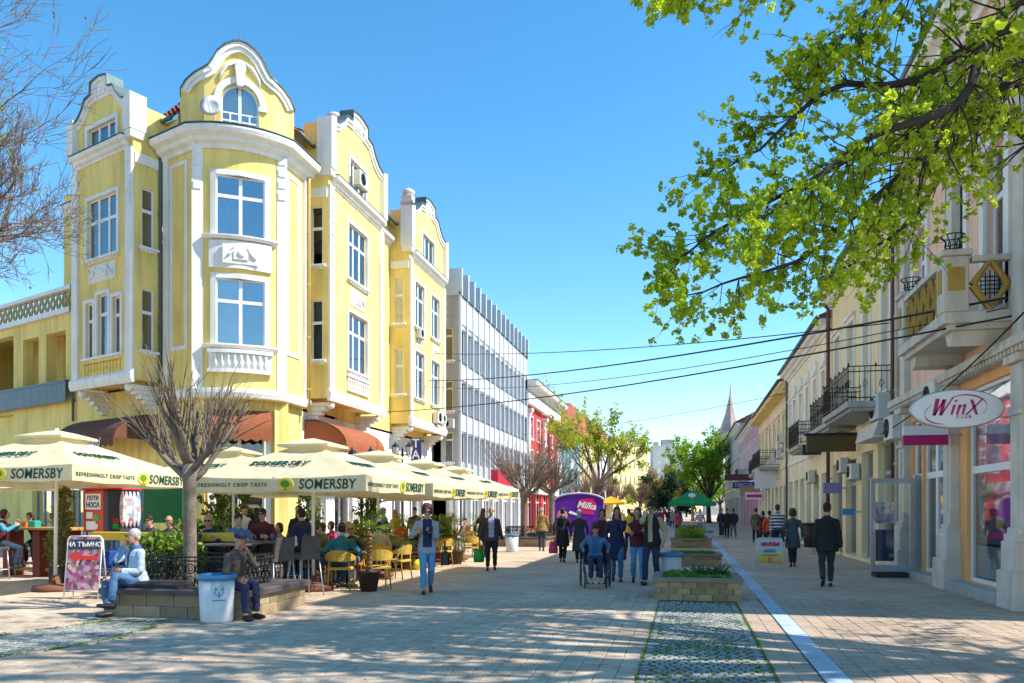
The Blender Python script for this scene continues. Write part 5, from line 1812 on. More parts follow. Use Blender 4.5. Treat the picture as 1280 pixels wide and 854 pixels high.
# --- pollarded tree over the bench, bare
def pollard(seed, hfork=2.35, spread=1.15, top=4.15, shoots=17, trunk_r=0.112, m=bark_grey, knob=True):
    r = random.Random(seed)
    tr = MB()
    lean = Vector((r.uniform(-.05, .05), r.uniform(-.05, .05), 0))
    base = Vector((0, 0, 0))
    path = [base + Vector((0, 0, -0.03)), Vector((0, 0, 0.25)) + lean * 0.3, Vector((0, 0, hfork * 0.5)) + lean, Vector((0, 0, hfork * 0.85)) + lean * 0.6, Vector((0, 0, hfork)) + lean * 0.4]
    tr.tube(path, [trunk_r * 1.35, trunk_r * 1.02, trunk_r * 0.9, trunk_r * 0.95, trunk_r * 1.1], 12)
    cr = MB()
    nl = 8
    for i in range(nl):
        a = i * 2 * math.pi / nl + r.uniform(-.3, .3)
        q = path[-1] - Vector((0, 0, r.uniform(0.0, 0.35)))
        d = Vector((math.cos(a), math.sin(a), r.uniform(0.2, 1.0))).normalized()
        L = r.uniform(0.75, 1.3)
        pts, rr = [q], [trunk_r * r.uniform(0.5, 0.7)]
        for k in range(4):
            d = (d + Vector((0, 0, 0.14)) + rdir(r) * 0.16).normalized()
            pts.append(pts[-1] + d * L / 4)
            rr.append(rr[0] * (1 - 0.13 * (k + 1)))
        cr.tube(pts, rr, 7)
        if knob: cr.ell(pts[-1], (rr[-1] * 1.5,) * 3, 7, 5)
        for s in range(shoots):
            t = r.uniform(0.35, 1.0) * 4
            kk = min(int(t), 3)
            q2 = pts[kk].lerp(pts[kk + 1], t - kk)
            dd = (d * 0.5 + Vector((math.cos(a), math.sin(a), 0)) * r.uniform(-0.1, 0.7) + Vector((0, 0, r.uniform(0.35, 1.0))) + rdir(r) * 0.38).normalized()
            LL = r.uniform(0.35, 1.0) * (top - hfork) * 0.72
            sp = [q2]
            for k in range(4):
                dd = (dd + rdir(r) * 0.15 + Vector((0, 0, 0.07))).normalized()
                sp.append(sp[-1] + dd * LL / 4)
            rs = r.uniform(0.008, 0.018)
            cr.tube(sp, [rs, rs * 0.85, rs * 0.7, rs * 0.55, rs * 0.3], 5)
            for _ in range(r.randint(0, 2)):
                w = sp[r.randint(1, 3)]
                d3 = (dd + rdir(r) * 0.6).normalized()
                cr.tube([w, w + d3 * LL * 0.18, w + d3 * LL * 0.36 + Vector((0, 0, 0.03))], [rs * 0.6, rs * 0.45, rs * 0.2], 4)
    return tr.mesh('trunk', m), cr.mesh('crown', m)

T1 = thing('pollarded_tree', 'bare pollarded tree growing inside the iron railing of the bench', 'tree', (-7.84, 11.5, 0.0), 0.4)
tm, cm = pollard(5)
link('trunk', tm, T1); link('crown', cm, T1)
tm2, cm2 = pollard(9, 2.4, 1.4, 5.4, 26, 0.16, bark_grey)
tm3, cm3 = pollard(12, 2.4, 1.4, 5.0, 26, 0.15, twig_red)
for k, (px, dist, sc, ms, lab) in enumerate(((655, 36, 1.05, (tm2, cm2), 'bare pollarded tree beside the last cream parasol'), (689, 41, 1.1, (tm2, cm2), 'bare pollarded tree before the purple kiosk'),
                         (742, 66, 1.15, (tm3, cm3), 'reddish twiggy pollarded tree under the big spring tree'), (772, 78, 1.05, (tm3, cm3), 'reddish pollarded tree beyond the yellow parasol'),
                         (757, 72, 1.0, (tm3, cm3), 'small reddish pollarded tree between two others on the street'), (800, 92, 1.1, (tm3, cm3), 'far reddish pollarded tree before the rusty crown'),
                         (722, 58, 1.0, (tm2, cm2), 'bare pollarded tree behind the purple kiosk'))):
    p = D(px, dist)
    o = thing('pollarded_tree', lab, 'tree', p, k * 1.7, 'pollarded street trees')
    o.scale = (sc, sc, sc)
    link('trunk', ms[0], o); link('crown', ms[1], o)

# --- the elm with fresh fruit that reaches into the picture over the street
EL = thing('elm_tree', 'tall elm full of fresh green fruit clusters reaching over the pavement', 'tree', (8.6, 9.2, 0))
E0 = Vector(EL.location)
def PX(px, py, d):
    q = D(px, d)
    return Vector((q.x, q.y, EYE + (638 - py) / 1000.0 * d)) - E0
r = random.Random(31)
trunk = MB()
tp = [Vector((0, 0, -0.05)), Vector((0, 0, 0.5)), Vector((-0.1, 0.05, 2.2)), Vector((-0.2, 0.1, 4.2)), Vector((-0.1, 0.0, 6.2))]
trunk.tube(tp, [0.5, 0.36, 0.31, 0.28, 0.24], 14)
trunk.build('trunk', bark_dark, EL)
cr = MB()
tips = []
boughs = [
    [tp[3], PX(1340, 120, 10.6), PX(1260, 105, 10.3), PX(1180, 175, 10.0), PX(1085, 255, 9.6), PX(1015, 315, 9.3), PX(925, 350, 9.0), PX(845, 372, 8.8)],
    [tp[3], PX(1340, 190, 10.8), PX(1250, 145, 10.6), PX(1160, 165, 10.2), PX(1060, 200, 9.8), PX(960, 255, 9.5), PX(880, 300, 9.2), PX(840, 330, 9.0)],
    [tp[4], PX(1330, -10, 10.2), PX(1230, 50, 9.9), PX(1130, 105, 9.6), PX(1040, 110, 9.4), PX(950, 185, 9.2), PX(880, 225, 9.0)],
    [tp[4], PX(1330, -120, 10.2), PX(1220, -60, 9.9), PX(1120, -10, 9.5), PX(1060, 40, 9.3), PX(1010, 70, 9.2)],
    [tp[3], PX(1330, 90, 11.2), PX(1240, 120, 11.3), PX(1150, 260, 11.2), PX(1080, 320, 11.0), PX(1020, 350, 10.8)],
    [tp[4], PX(1300, 20, 9.4), PX(1200, 130, 9.0), PX(1090, 170, 8.8), PX(1000, 240, 8.6), PX(930, 290, 8.5)],
    [tp[4], PX(1250, -150, 8.8), PX(1130, -110, 8.5), PX(1000, -60, 8.3), PX(920, -35, 8.2), PX(850, -8, 8.2)],
]
for b_ in boughs:
    n = len(b_)
    pts = []
    for i in range(n - 1):                      # smooth the bough a little
        p0, p1, p2, p3 = b_[max(i - 1, 0)], b_[i], b_[i + 1], b_[min(i + 2, n - 1)]
        for t in (0, 0.25, 0.5, 0.75):
            pts.append(0.5 * ((2 * p1) + (p2 - p0) * t + (2 * p0 - 5 * p1 + 4 * p2 - p3) * t * t + (3 * p1 - p0 - 3 * p2 + p3) * t ** 3) + rdir(r) * 0.02)
    pts = pts[:int(len(pts) * 1.0)]
    m = len(pts)
    rad = [0.085 * (1 - i / m) ** 1.2 + 0.006 for i in range(m)]
    cr.tube(pts, rad, 8)
    for i in range(5, m):
        for _ in range(4 if i < m - 4 else 3):
            d = ((pts[i] - pts[i - 1]).normalized() * 0.8 + rdir(r) * 0.8 + Vector((0, 0, -0.12))).normalized()
            grow(r, cr, pts[i], d, r.uniform(0.5, 0.9) * (1 - 0.55 * (i / m) ** 2), rad[i] * 0.2 + 0.003, 3, 4, tips, 0.4, -0.05, (2, 4), (0.5, 0.8), (8, 6, 5, 4, 3, 3), 0.9, 0.4)
vis_tips = list(tips)
# the rest of the crown, over and beside the frame
tips2 = []
for i in range(11):
    a = i * 2.4
    d = Vector((math.cos(a), math.sin(a) * 0.9, r.uniform(0.5, 1.5))).normalized()
    grow(r, cr, tp[4] - Vector((0, 0, r.uniform(0, 1.5))), d, r.uniform(3.6, 4.8), 0.15, 0, 3, tips2, 0.3, 0.06, (3, 4), (0.55, 0.75), (7, 5, 4, 3, 3), 0.75)
for i in range(4):
    grow(r, cr, tp[4], Vector((r.uniform(-.5, .1), r.uniform(-.4, .5), 1)), 5.6, 0.2, 0, 3, tips2, 0.3, 0.06, (3, 5), (0.55, 0.78), (7, 5, 4, 3, 3), 0.8)
cr.build('crown', bark_dark, EL)
clusters = [p + rdir(r) * 0.04 for p in vis_tips if r.random() < 0.78]
clusters = [p for p in clusters]
leaf_cloud(r, clusters, 0.045, 14, 0.052, elm_leaf, 'foliage', EL, 0.35, True)
leaf_cloud(r, [p for p in tips2 if r.random() < 0.75], 0.12, 7, 0.22, elm_leaf, 'foliage', EL, 0.3, True)

# --- bare plane tree at the side street
PT = thing('plane_tree', 'tall bare plane tree with pale limbs and fine twigs', 'tree', (-20.0, 16.9, 0))
PT.scale = (1.1, 1.1, 1.32)
MINR[0] = 0.0075
r = random.Random(4)
tr = MB()
tr.tube([(0, 0, -0.05), (0, 0, 1), (0.1, 0, 3), (0.0, 0.1, 5.2)], [0.4, 0.32, 0.28, 0.25], 12)
tr.build('trunk', bark_pale, PT)
cr = MB(); tips = []
for i in range(14):
    a = i * 2 * math.pi / 7 + 0.4 * (i // 7)
    d = Vector((math.cos(a) * 0.8, math.sin(a) * 0.8, r.uniform(0.5, 1.6)))
    grow(r, cr, Vector((0, 0.1, 5.1 - r.random())), d, r.uniform(2.2, 3.0), 0.12, 0, 5, tips, 0.4, 0.1, (3, 4), (0.52, 0.72), (7, 5, 4, 3, 3), 0.8)
for i in range(3):
    grow(r, cr, Vector((0, 0.1, 5.2)), Vector((0.3 * i - 0.1, -0.1, 1)), 4.3, 0.16, 0, 5, tips, 0.4, 0.1, (3, 4), (0.55, 0.75), (7, 5, 4, 3, 3), 0.8)
cr.build('crown', mat('plane_twig', (0.19, 0.14, 0.125), 0.9, 0.35, 5), PT)
bl = MB()
for p in tips:
    if r.random() < 0.008: bl.ell(p - Vector((0, 0, 0.08)), (0.03, 0.03, 0.03), 6, 4)
bl.build('seed_clusters', twig_red, PT)['kind'] = 'stuff'
leaf_cloud(r, [p for p in tips if r.random() < 0.04], 0.06, 2, 0.07, spring_leaf, 'foliage', PT)

MINR[0] = 0.004
# --- trees down the street
def broad_tree(label, loc, h, rad, m, seed, leaf=0.3, n=5, bark=bark_dark, clear=0.28, dens=1.0, kids=(3, 4), up=0.12):
    r = random.Random(seed)
    o = thing('street_tree', label, 'tree', loc)
    tr = MB()
    hf = h * clear
    tr.tube([(0, 0, -0.05), (0, 0, 0.4), (r.uniform(-.1, .1), 0, hf * 0.6), (0.05, 0, hf)], [h * 0.025, h * 0.019, h * 0.016, h * 0.014], 10)
    tr.build('trunk', bark, o)
    cr = MB(); tips = []
    k = 7
    for i in range(k):
        a = i * 2 * math.pi / k + r.uniform(-.3, .3)
        d = Vector((math.cos(a) * rad, math.sin(a) * rad, h * r.uniform(0.2, 0.75)))
        L = d.length * 0.42
        grow(r, cr, Vector((0.05, 0, hf * r.uniform(0.8, 1.0))), d, L, h * 0.009, 0, 3, tips, 0.35, up, kids, (0.55, 0.75), (6, 5, 4, 3, 3), 0.8)
    cr.build('crown', bark, o)
    leaf_cloud(r, [p for p in tips if r.random() < dens], leaf, n, leaf * 1.3, m, 'foliage', o)
    return o
broad_tree('big open tree with fresh yellow green leaves beyond the purple kiosk', D(746, 70), 14.5, 5.0, spring_leaf, 3, 0.22, 9, dens=1.0)
broad_tree('dense fresh green tree beside the grey spired house', D(886, 100), 16.5, 4.6, fresh_leaf, 8, 0.34, 7, clear=0.2)
broad_tree('lower light green tree behind the green parasol', D(866, 118), 13.5, 5.0, fresh_leaf, 14, 0.36, 7, clear=0.2)
broad_tree('green tree far down beyond the spired house', D(900, 135), 15.0, 5.0, fresh_leaf, 15, 0.4, 7, clear=0.2)
broad_tree('rust leaved tree before the tower block', D(822, 125), 11.0, 4.6, rust_leaf, 21, 0.34, 6, clear=0.2)
broad_tree('dark evergreen tree beside the rusty one', D(834, 112), 8.5, 3.6, dark_leaf, 22, 0.3, 8, clear=0.12)
broad_tree('dark evergreen tree in front of the pale apartment house', D(846, 150), 14, 3.8, dark_leaf, 23, 0.34, 7, clear=0.12)
broad_tree('pale leafy tree at the far end of the street', D(858, 190), 12, 6.0, spring_leaf, 24, 0.45, 6, clear=0.15)
broad_tree('yellowish tree by the far yellow house', D(800, 140), 8, 4.0, spring_leaf, 25, 0.35, 5, clear=0.2)
# ------------------------------------------------------------------ parasols
canvas = mat('cream_canvas', (0.80, 0.71, 0.47), 0.85, 0.08, 1.2, 0.5, 5, trans=0.3, streak=0.12)
brand_green = mat('dark_green_print', (0.005, 0.07, 0.05), 0.7)
brand_yellow = mat('yellow_print', (0.75, 0.55, 0.05), 0.6)
leaf_green = mat('leaf_green_print', (0.10, 0.26, 0.02), 0.7)
pole_white = mat('white_pole', (0.7, 0.7, 0.66), 0.4)

def parasol(hx, hy, z_low, z_eave, z_peak, m, letter=True, cap=True):
    root = thing('parasol', 'x', 'parasol')
    MB().lathe([(0.001, 0), (0.4, 0), (0.42, 0.03), (0.4, 0.1), (0.1, 0.14), (0.06, 0.3), (0.001, 0.3)], n=16).build('base', mat('rust_base', (0.16, 0.06, 0.035), 0.8), root)
    MB().tube([(0, 0, 0.2), (0, 0, z_peak)], 0.035, 10).build('pole', pole_white, root)
    cv = MB(); cv.smooth = True
    dirs = [((-hx, -hy), (hx, -hy)), ((hx, -hy), (hx, hy)), ((hx, hy), (-hx, hy)), ((-hx, hy), (-hx, -hy))]
    NR, NC = 8, 10
    for a, b in dirs:
        grid = []
        for j in range(NR + 1):
            f = 0.08 + 0.92 * j / NR
            row = []
            for i in range(NC + 1):
                t = i / NC
                x, y = a[0] + (b[0] - a[0]) * t, a[1] + (b[1] - a[1]) * t
                z = z_peak - (z_peak - z_eave) * (f ** 0.92) - 0.06 * math.sin(math.pi * t) * math.sin(math.pi * min(1, f * 0.6)) * 1.2
                z += 0.012 * math.sin(7 * x + 5 * y) * f
                row.append((x * f, y * f, z))
            grid += row
        fs = [(j * (NC + 1) + i, j * (NC + 1) + i + 1, (j + 1) * (NC + 1) + i + 1, (j + 1) * (NC + 1) + i) for j in range(NR) for i in range(NC)]
        cv.add(grid, fs)
    cvo = cv.build('canopy', m, root)
    if cap:
        c = MB()
        s = 0.3
        prev = None
        rr_ = []
        for f, z in ((1.0, z_peak - 0.15), (1.0, z_peak - 0.105), (0.5, z_peak - 0.02), (0.04, z_peak + 0.04)):
            rr_.append([(-hx * s * f, -hy * s * f, z), (hx * s * f, -hy * s * f, z), (hx * s * f, hy * s * f, z), (-hx * s * f, hy * s * f, z)])
        c.rings(rr_, False, False)
        c.build('vent_cap', m, cvo)
    for k, (a, b) in enumerate(dirs):
        v = MB()
        N = 16
        top, bot = [], []
        for i in range(N + 1):
            t = i / N
            x, y = a[0] + (b[0] - a[0]) * t, a[1] + (b[1] - a[1]) * t
            w = 0.005 * math.sin(i * 1.7 + k)
            nx, ny = (b[1] - a[1]), -(b[0] - a[0])
            L = math.hypot(nx, ny)
            sag = -0.035 * math.sin(math.pi * t)
            top.append((x, y, z_eave + sag * 1.6))
            bot.append((x + nx / L * w, y + ny / L * w, z_low + 0.012 * math.sin(i * 0.9 + k)))
        v.add(top + bot, [(i, N + 1 + i, N + 2 + i, i + 1) for i in range(N)], True)
        vo = v.build('valance', m, root)
        if letter:
            Lside = math.hypot(b[0] - a[0], b[1] - a[1])
            ang = math.atan2(b[1] - a[1], b[0] - a[0])
            M = Matrix.Translation(((a[0] + b[0]) / 2, (a[1] + b[1]) / 2, (z_low + z_eave) / 2 - 0.02)) @ Matrix.Rotation(ang, 4, 'Z') @ Matrix.Translation((0, -0.01, 0))
            lettering('REFRESHINGLY CRISP TASTE', 0.098, brand_green, vo, M @ Matrix.Translation((-Lside * 0.24, 0, 0.0)), spacing=1.25, extrude=0.002, bold=0.0015)
            lettering('SOMERSBY', 0.25, brand_green, vo, M @ Matrix.Translation((Lside * 0.295, 0, 0.0)) @ Matrix.Diagonal((0.88, 1, 1, 1)), shear=0.12, bold=0.004, extrude=0.002, spacing=1.04)
            lg = MB(M @ Matrix.Translation((Lside * 0.075, 0, 0)))
            lg.ell((0, 0, 0), (0.16, 0.004, 0.125), 16, 8)
            lg.build('logo_disc', brand_yellow, vo)
            lg = MB(M @ Matrix.Translation((Lside * 0.075, -0.004, 0)))
            lg.ell((-0.01, 0, 0.02), (0.10, 0.004, 0.07), 12, 6); lg.box(-0.02, 0.005, -0.003, 0.003, -0.09, -0.02); lg.box(-0.07, 0.05, -0.003, 0.003, -0.1, -0.085)
            lg.build('logo_tree', leaf_green, vo)
            # name on the canopy slope
            q = hy if k in (0, 2) else hx
            sl = math.atan2(z_peak - z_eave, q)
            M2 = Matrix.Translation(((a[0] + b[0]) / 2, (a[1] + b[1]) / 2, 0)) @ Matrix.Rotation(ang, 4, 'Z') @ Matrix.Translation((-0.2, q * 0.38, z_eave + (z_peak - z_eave) * 0.375 - 0.03)) @ Matrix.Rotation(sl - R(90), 4, 'X')
            lettering('SOMERSBY', 0.24, brand_green, cvo, M2, shear=0.12, bold=0.0, extrude=0.01, spacing=1.05)
    for sx, sy in ((-1, -1), (1, -1), (1, 1), (-1, 1), (0, -1), (1, 0), (0, 1), (-1, 0)):
        MB().tube([(0, 0, z_peak - 0.16), (sx * hx * 0.97, sy * hy * 0.97, z_eave - 0.03)], 0.013, 5).build('rib', pole_white, root)
    return root
UM = parasol(1.8, 1.62, 1.93, 2.23, 3.0, canvas)
UM.location = (-7.3, 14.8, 0)
UM['label'] = 'cream canvas parasol with green lettering, its pole beside the teal shirted diner'
UM['group'] = 'cream cafe parasols'
for (x, y, dz, lab, sc) in ((-7.3, 18.15, 0.0, 'second cream parasol of the row, next to the one by the high stools', 1), (-7.3, 21.5, 0.0, 'third cream parasol of the row, behind the woman in the grey jacket', 1),
                        (-7.3, 24.9, 0.0, 'last cream parasol of the row, beside the bare pollarded tree', 1), (-12.3, 13.65, 0.16, 'cream parasol over the high wooden table and the candy cart', 1),
                        (-11.4, 18.6, 0.2, 'cream parasol at the foot of the tower behind the front row', 1), (-16.6, 15.6, 0.15, 'cream parasol half out of view before the terrace house', 1),
                        (-11.4, 22.2, 0.1, 'cream parasol against the street wall behind the second of the row', 1)):
    o = copy_tree(UM)
    o.location = (x, y, dz)
    o['label'] = lab
    o.rotation_euler = (R(rng.uniform(-1.2, 1.2)), R(rng.uniform(-1.2, 1.2)), R(rng.uniform(-3, 3)))
    if dz:
        for ch in o.children:
            if ch.name.startswith('base'): ch.location.z = -dz
            if ch.name.startswith('pole'): ch.scale.z = 1.08; ch.location.z = -dz
green_canvas = mat('green_canvas', (0.02, 0.30, 0.10), 0.8, 0.08, 1.5, trans=0.25)
p = D(865, 47)
UG = parasol(1.35, 1.35, 1.85, 2.05, 2.85, green_canvas, False, False)
UG.location = p
tag(UG, 'bright green parasol with a white emblem standing down the street', 'parasol', 'other parasols')
MB().ell((0, -0.75, 2.46), (0.22, 0.02, 0.13), 12, 6).build('emblem', white_frame, UG)
UY = parasol(1.0, 1.0, 2.0, 2.15, 2.6, mat('yellow_canvas', (0.75, 0.42, 0.02), 0.8, 0.08, 1.5, trans=0.25), False, False)
UY.location = D(764, 56)
tag(UY, 'small yellow parasol beyond the purple kiosk', 'parasol', 'other parasols')

# ------------------------------------------------------------------ tree bench with iron railing
block = mat('sandstone_block', (0.34, 0.25, 0.15), 0.85, 0.25, 4, 0.5, 50, rand=0.22)
mortar = mat('grey_mortar', (0.22, 0.20, 0.17), 0.9)
slab_dark = mat('dark_bench_slab', (0.085, 0.07, 0.065), 0.7, 0.3, 4, 0.3, 40)
def course(parent, x0, x1, y0, y1, z0, z1, rows, bl, m, seed):
    """bricks on the four faces of a block, each its own piece"""
    r = random.Random(seed)
    MB().box(x0 + 0.02, x1 - 0.02, y0 + 0.02, y1 - 0.02, z0 - 0.01, z1).build('filling', mortar, parent)
    h = (z1 - z0) / rows
    cache = {}
    def put(x, y, rz, w, z):
        k = (round(w, 3),)
        if k not in cache:
            cache[k] = MB().bbox(-w / 2 + 0.005, w / 2 - 0.005, 0, 0.05, 0.004, h - 0.004, 0.006).mesh('brick', m)
        o = link('brick', cache[k], parent, T3(x, y, z, rz))
    for (ax, ay, bx, by, rz) in ((x0, y0, x1, y0, 0), (x1, y0, x1, y1, R(90)), (x1, y1, x0, y1, R(180)), (x0, y1, x0, y0, R(270))):
        L = math.hypot(bx - ax, by - ay)
        for j in range(rows):
            n = max(1, round(L / bl))
            w = L / n
            cuts = [0] + [w * (i + (0.5 if j % 2 else 1)) for i in range(n if j % 2 else n - 1)] + [L]
            for a, b in zip(cuts, cuts[1:]):
                t = (a + b) / 2 / L
                put(ax + (bx - ax) * t + math.sin(rz) * r.uniform(0, .006), ay + (by - ay) * t, rz, b - a, z0 + j * h)
def tree_bench(label, loc):
    o = thing('tree_bench', label, 'bench', loc)
    course(o, -1.16, 1.16, -0.95, 0.95, 0.0, 0.34, 2, 0.5, block, 3)
    for (a, b, c, d) in ((-1.24, 1.24, -1.03, -0.58), (-1.24, 1.24, 0.58, 1.03), (-1.24, -0.8, -0.578, 0.578), (0.8, 1.24, -0.578, 0.578)):
        MB().bbox(a, b, c, d, 0.34, 0.43, 0.02).build('seat', slab_dark, o)
    MB().box(-0.79, 0.79, -0.57, 0.57, 0.2, 0.37).build('soil', mat('dark_soil', (0.05, 0.04, 0.03), 0.95, 0.3, 12), o)
    for (ax, ay, bx, by) in ((-0.74, -0.54, 0.74, -0.54), (0.74, -0.54, 0.74, 0.54), (0.74, 0.54, -0.74, 0.54), (-0.74, 0.54, -0.74, -0.54)):
        rl = MB()
        a, b = Vector((ax, ay, 0)), Vector((bx, by, 0))
        t = (b - a).normalized()
        for z in (0.42, 0.82, 0.88): rl.tube([a + Vector((0, 0, z)), b + Vector((0, 0, z))], 0.012, 5, smooth=False)
        n = 9
        for i in range(n + 1):
            p = a.lerp(b, i / n)
            rl.tube([p + Vector((0, 0, 0.38)), p + Vector((0, 0, 0.88))], 0.009, 4, smooth=False)
            if i < n:
                c = a.lerp(b, (i + 0.5) / n)
                for (cz, rr_) in ((0.52, 0.07), (0.7, 0.075)):
                    rl.tube([c + t * rr_ * math.cos(q * 0.7) + Vector((0, 0, cz + rr_ * math.sin(q * 0.7))) for q in range(10)], 0.009, 4, smooth=False)
                    rl.tube([c + t * rr_ * 0.5 * math.cos(q * 0.9) + Vector((0, 0, cz + rr_ * 0.5 * math.sin(q * 0.9))) for q in range(8)], 0.008, 4, smooth=False)
        rl.build('railing', iron, o)
    return o
TBn = tree_bench('low stone bench with iron railing round the bare pollarded tree, men seated on it', (-7.45, 11.5, 0))
o = copy_tree(TBn); o.location = D(655, 36); o['label'] = 'far stone tree bench with iron railing past the last cream parasol'
o = copy_tree(TBn); o.location = D(689, 41); o['label'] = 'far stone tree bench beside the purple kiosk'
cu = MB()
cu.bbox(-0.5, 0.42, -0.2, 0.22, 0.0, 0.1, 0.04)
o = cu.build('seat_cushion', mat('black_cushion', (0.035, 0.03, 0.03), 0.9, 0.2, 5, 0.5, 20)); o.location = (-7.75, 10.72, 0.43)
tag(o, 'flat dark cushion lying on the bench beside the man in pale blue', 'cushion')

# ------------------------------------------------------------------ litter bins
bin_white = mat('white_bin', (0.62, 0.64, 0.66), 0.45, 0.08, 2, streak=0.2)
bin_blue = mat('blue_rim', (0.06, 0.22, 0.42), 0.5)
def litter_bin(label, loc, s=1.0, emblem=True):
    o = thing('litter_bin', label, 'litter bin', loc, 0, 'white litter bins')
    o.scale = (s, s, s)
    b = MB()
    b.lathe([(0.001, 0.0), (0.215, 0.0), (0.225, 0.03), (0.25, 0.62), (0.235, 0.62), (0.21, 0.06), (0.001, 0.05)], n=28)
    b.build('body', bin_white, o)
    b = MB()
    b.lathe([(0.245, 0.6), (0.268, 0.6), (0.275, 0.66), (0.262, 0.685), (0.24, 0.68), (0.235, 0.61)], n=28)
    b.build('rim', bin_blue, o)
    MB().lathe([(0.001, 0.6), (0.232, 0.6), (0.232, 0.605), (0.001, 0.605)], n=20).build('liner', mat('dark_liner', (0.03, 0.04, 0.06), 0.7), o)
    if emblem:
        e = MB()
        e.box(-0.012, 0.012, -0.004, 0.004, -0.08, 0.09); e.box(-0.045, 0.045, -0.004, 0.004, 0.03, 0.05)
        for k in (-1, 1):
            e.tube([(k * 0.05, 0, 0.08), (k * 0.06, 0, -0.01), (k * 0.02, 0, -0.05)], 0.007, 5)
        e.box(-0.09, 0.09, -0.003, 0.003, -0.12, -0.105)
        a = R(-50)
        e.build('emblem', bin_blue, o, Matrix.Rotation(a + R(90), 4, 'Z') @ Matrix.Translation((0, -0.238, 0.44)))
    return o
litter_bin('white litter bin with blue rim and blue emblem beside the stone bench', G(271, 777))
litter_bin('white litter bin with pale blue rim behind the nearest brick planter', G(838, 729), 0.98, False)
litter_bin('white litter bin at the end of the cream parasol row', G(640, 690), 1.0, False)
litter_bin('white litter bin beside the far brick planter with shrubs', G(884, 682), 1.0, False)

# ------------------------------------------------------------------ brick planters down the middle
brick_m = mat('planter_brick', (0.36, 0.23, 0.12), 0.85, 0.2, 5, 0.5, 50, rand=0.28, col2=(0.44, 0.29, 0.15))
plant_green = mat('ground_cover_green', (0.07, 0.20, 0.02), 0.8, 0.4, 5, col2=(0.14, 0.30, 0.04), trans=0.3)
yucca_green = mat('yucca_green', (0.06, 0.12, 0.06), 0.6, 0.3, 6)
def planter(label, y0, w, d, h, cx=0.19):
    o = thing('brick_planter', label, 'planter', (cx, y0 + d / 2, 0), 0, 'brick planters along the middle of the street')
    course(o, -w / 2, w / 2, -d / 2, d / 2, 0, h - 0.07, 3, 0.24, brick_m, int(y0))
    cp = MB()
    for (a, b, c, e) in ((-w / 2 - 0.04, w / 2 + 0.04, -d / 2 - 0.04, -d / 2 + 0.14), (-w / 2 - 0.04, w / 2 + 0.04, d / 2 - 0.14, d / 2 + 0.04), (-w / 2 - 0.04, -w / 2 + 0.14, -d / 2 + 0.141, d / 2 - 0.141), (w / 2 - 0.14, w / 2 + 0.04, -d / 2 + 0.141, d / 2 - 0.141)):
        MB().bbox(a, b, c, e, h - 0.069, h, 0.012).build('coping', mat('planter_coping', (0.24, 0.19, 0.15), 0.8, 0.2, 4, 0.4, 40), o)
    MB().box(-w / 2 + 0.1, w / 2 - 0.1, -d / 2 + 0.1, d / 2 - 0.1, h - 0.2, h - 0.04).build('soil', mat('dark_soil', (0.05, 0.04, 0.03)), o)
    return o
def tufts(o, w, d, z, n, hh, m, seed, name='foliage', spread=0.04):
    r = random.Random(seed)
    pts = [(r.uniform(-w / 2, w / 2), r.uniform(-d / 2, d / 2), z) for _ in range(n)]
    b = blades(name, pts, hh, m, o, 9, spread)
    return b
P1 = planter('nearest brick planter with green ground cover and a spiky yucca', 14.5, 1.5, 1.45, 0.4)
r = random.Random(2)
mb = MB()
for _ in range(2600):
    x, y = r.uniform(-0.62, 0.62), r.uniform(-0.6, 0.6)
    hgt = 0.36 + 0.11 * (0.6 + noise.noise(Vector((x * 3, y * 3, 1)))) * (1 - abs(x) ** 3 * 2)
    q = Vector((x, y, r.uniform(0.36, hgt)))
    a = rdir(r) * 0.045; b = a.cross(rdir(r)); b = b.normalized() * 0.016 if b.length > 0 else Vector((0.01, 0, 0))
    mb.add([q - a, q + b, q + a, q - b], [(0, 1, 2, 3)])
mb.build('foliage', plant_green, P1)
for (cx, cy) in ((0.1, 0.1), (0.3, 0.0), (0.42, 0.25), (-0.05, 0.3)):
    for k in range(14):
        a = k * 2.4
        el = 0.3 + 0.9 * r.random()
        L = r.uniform(0.22, 0.4)
        d = Vector((math.cos(a) * math.cos(el), math.sin(a) * math.cos(el), math.sin(el)))
        s = Vector((-math.sin(a), math.cos(a), 0)) * 0.016
        b0 = Vector((cx, cy, 0.36))
        mb = MB()
        mb.add([b0 - s, b0 + s, b0 + d * L * 0.55 + s * 0.9 + Vector((0, 0, 0.01)), b0 + d * L - Vector((0, 0, L * 0.12)), b0 + d * L * 0.55 - s * 0.9 + Vector((0, 0, 0.01))], [(0, 1, 2, 3, 4)])
        mb.build('leaf', yucca_green, P1)
P2 = planter('second brick planter with a wide coping and low grass', 23.3, 1.55, 1.4, 0.36)
tufts(P2, 1.2, 1.0, 0.32, 260, 0.12, plant_green, 3)
P3 = planter('third brick planter filled with green and red shrubs', 34.5, 1.65, 1.6, 0.42)
leaf_cloud(random.Random(6), [Vector((rng.uniform(-.6, .6), rng.uniform(-.5, .5), rng.uniform(0.4, 0.8))) for _ in range(160)], 0.1, 6, 0.12, fresh_leaf, 'foliage', P3)
P4 = planter('fourth brick planter with reddish shrubs', 44.0, 1.6, 1.6, 0.42)
leaf_cloud(random.Random(7), [Vector((rng.uniform(-.6, .6), rng.uniform(-.5, .5), rng.uniform(0.4, 0.75))) for _ in range(140)], 0.1, 6, 0.12, rust_leaf, 'foliage', P4)

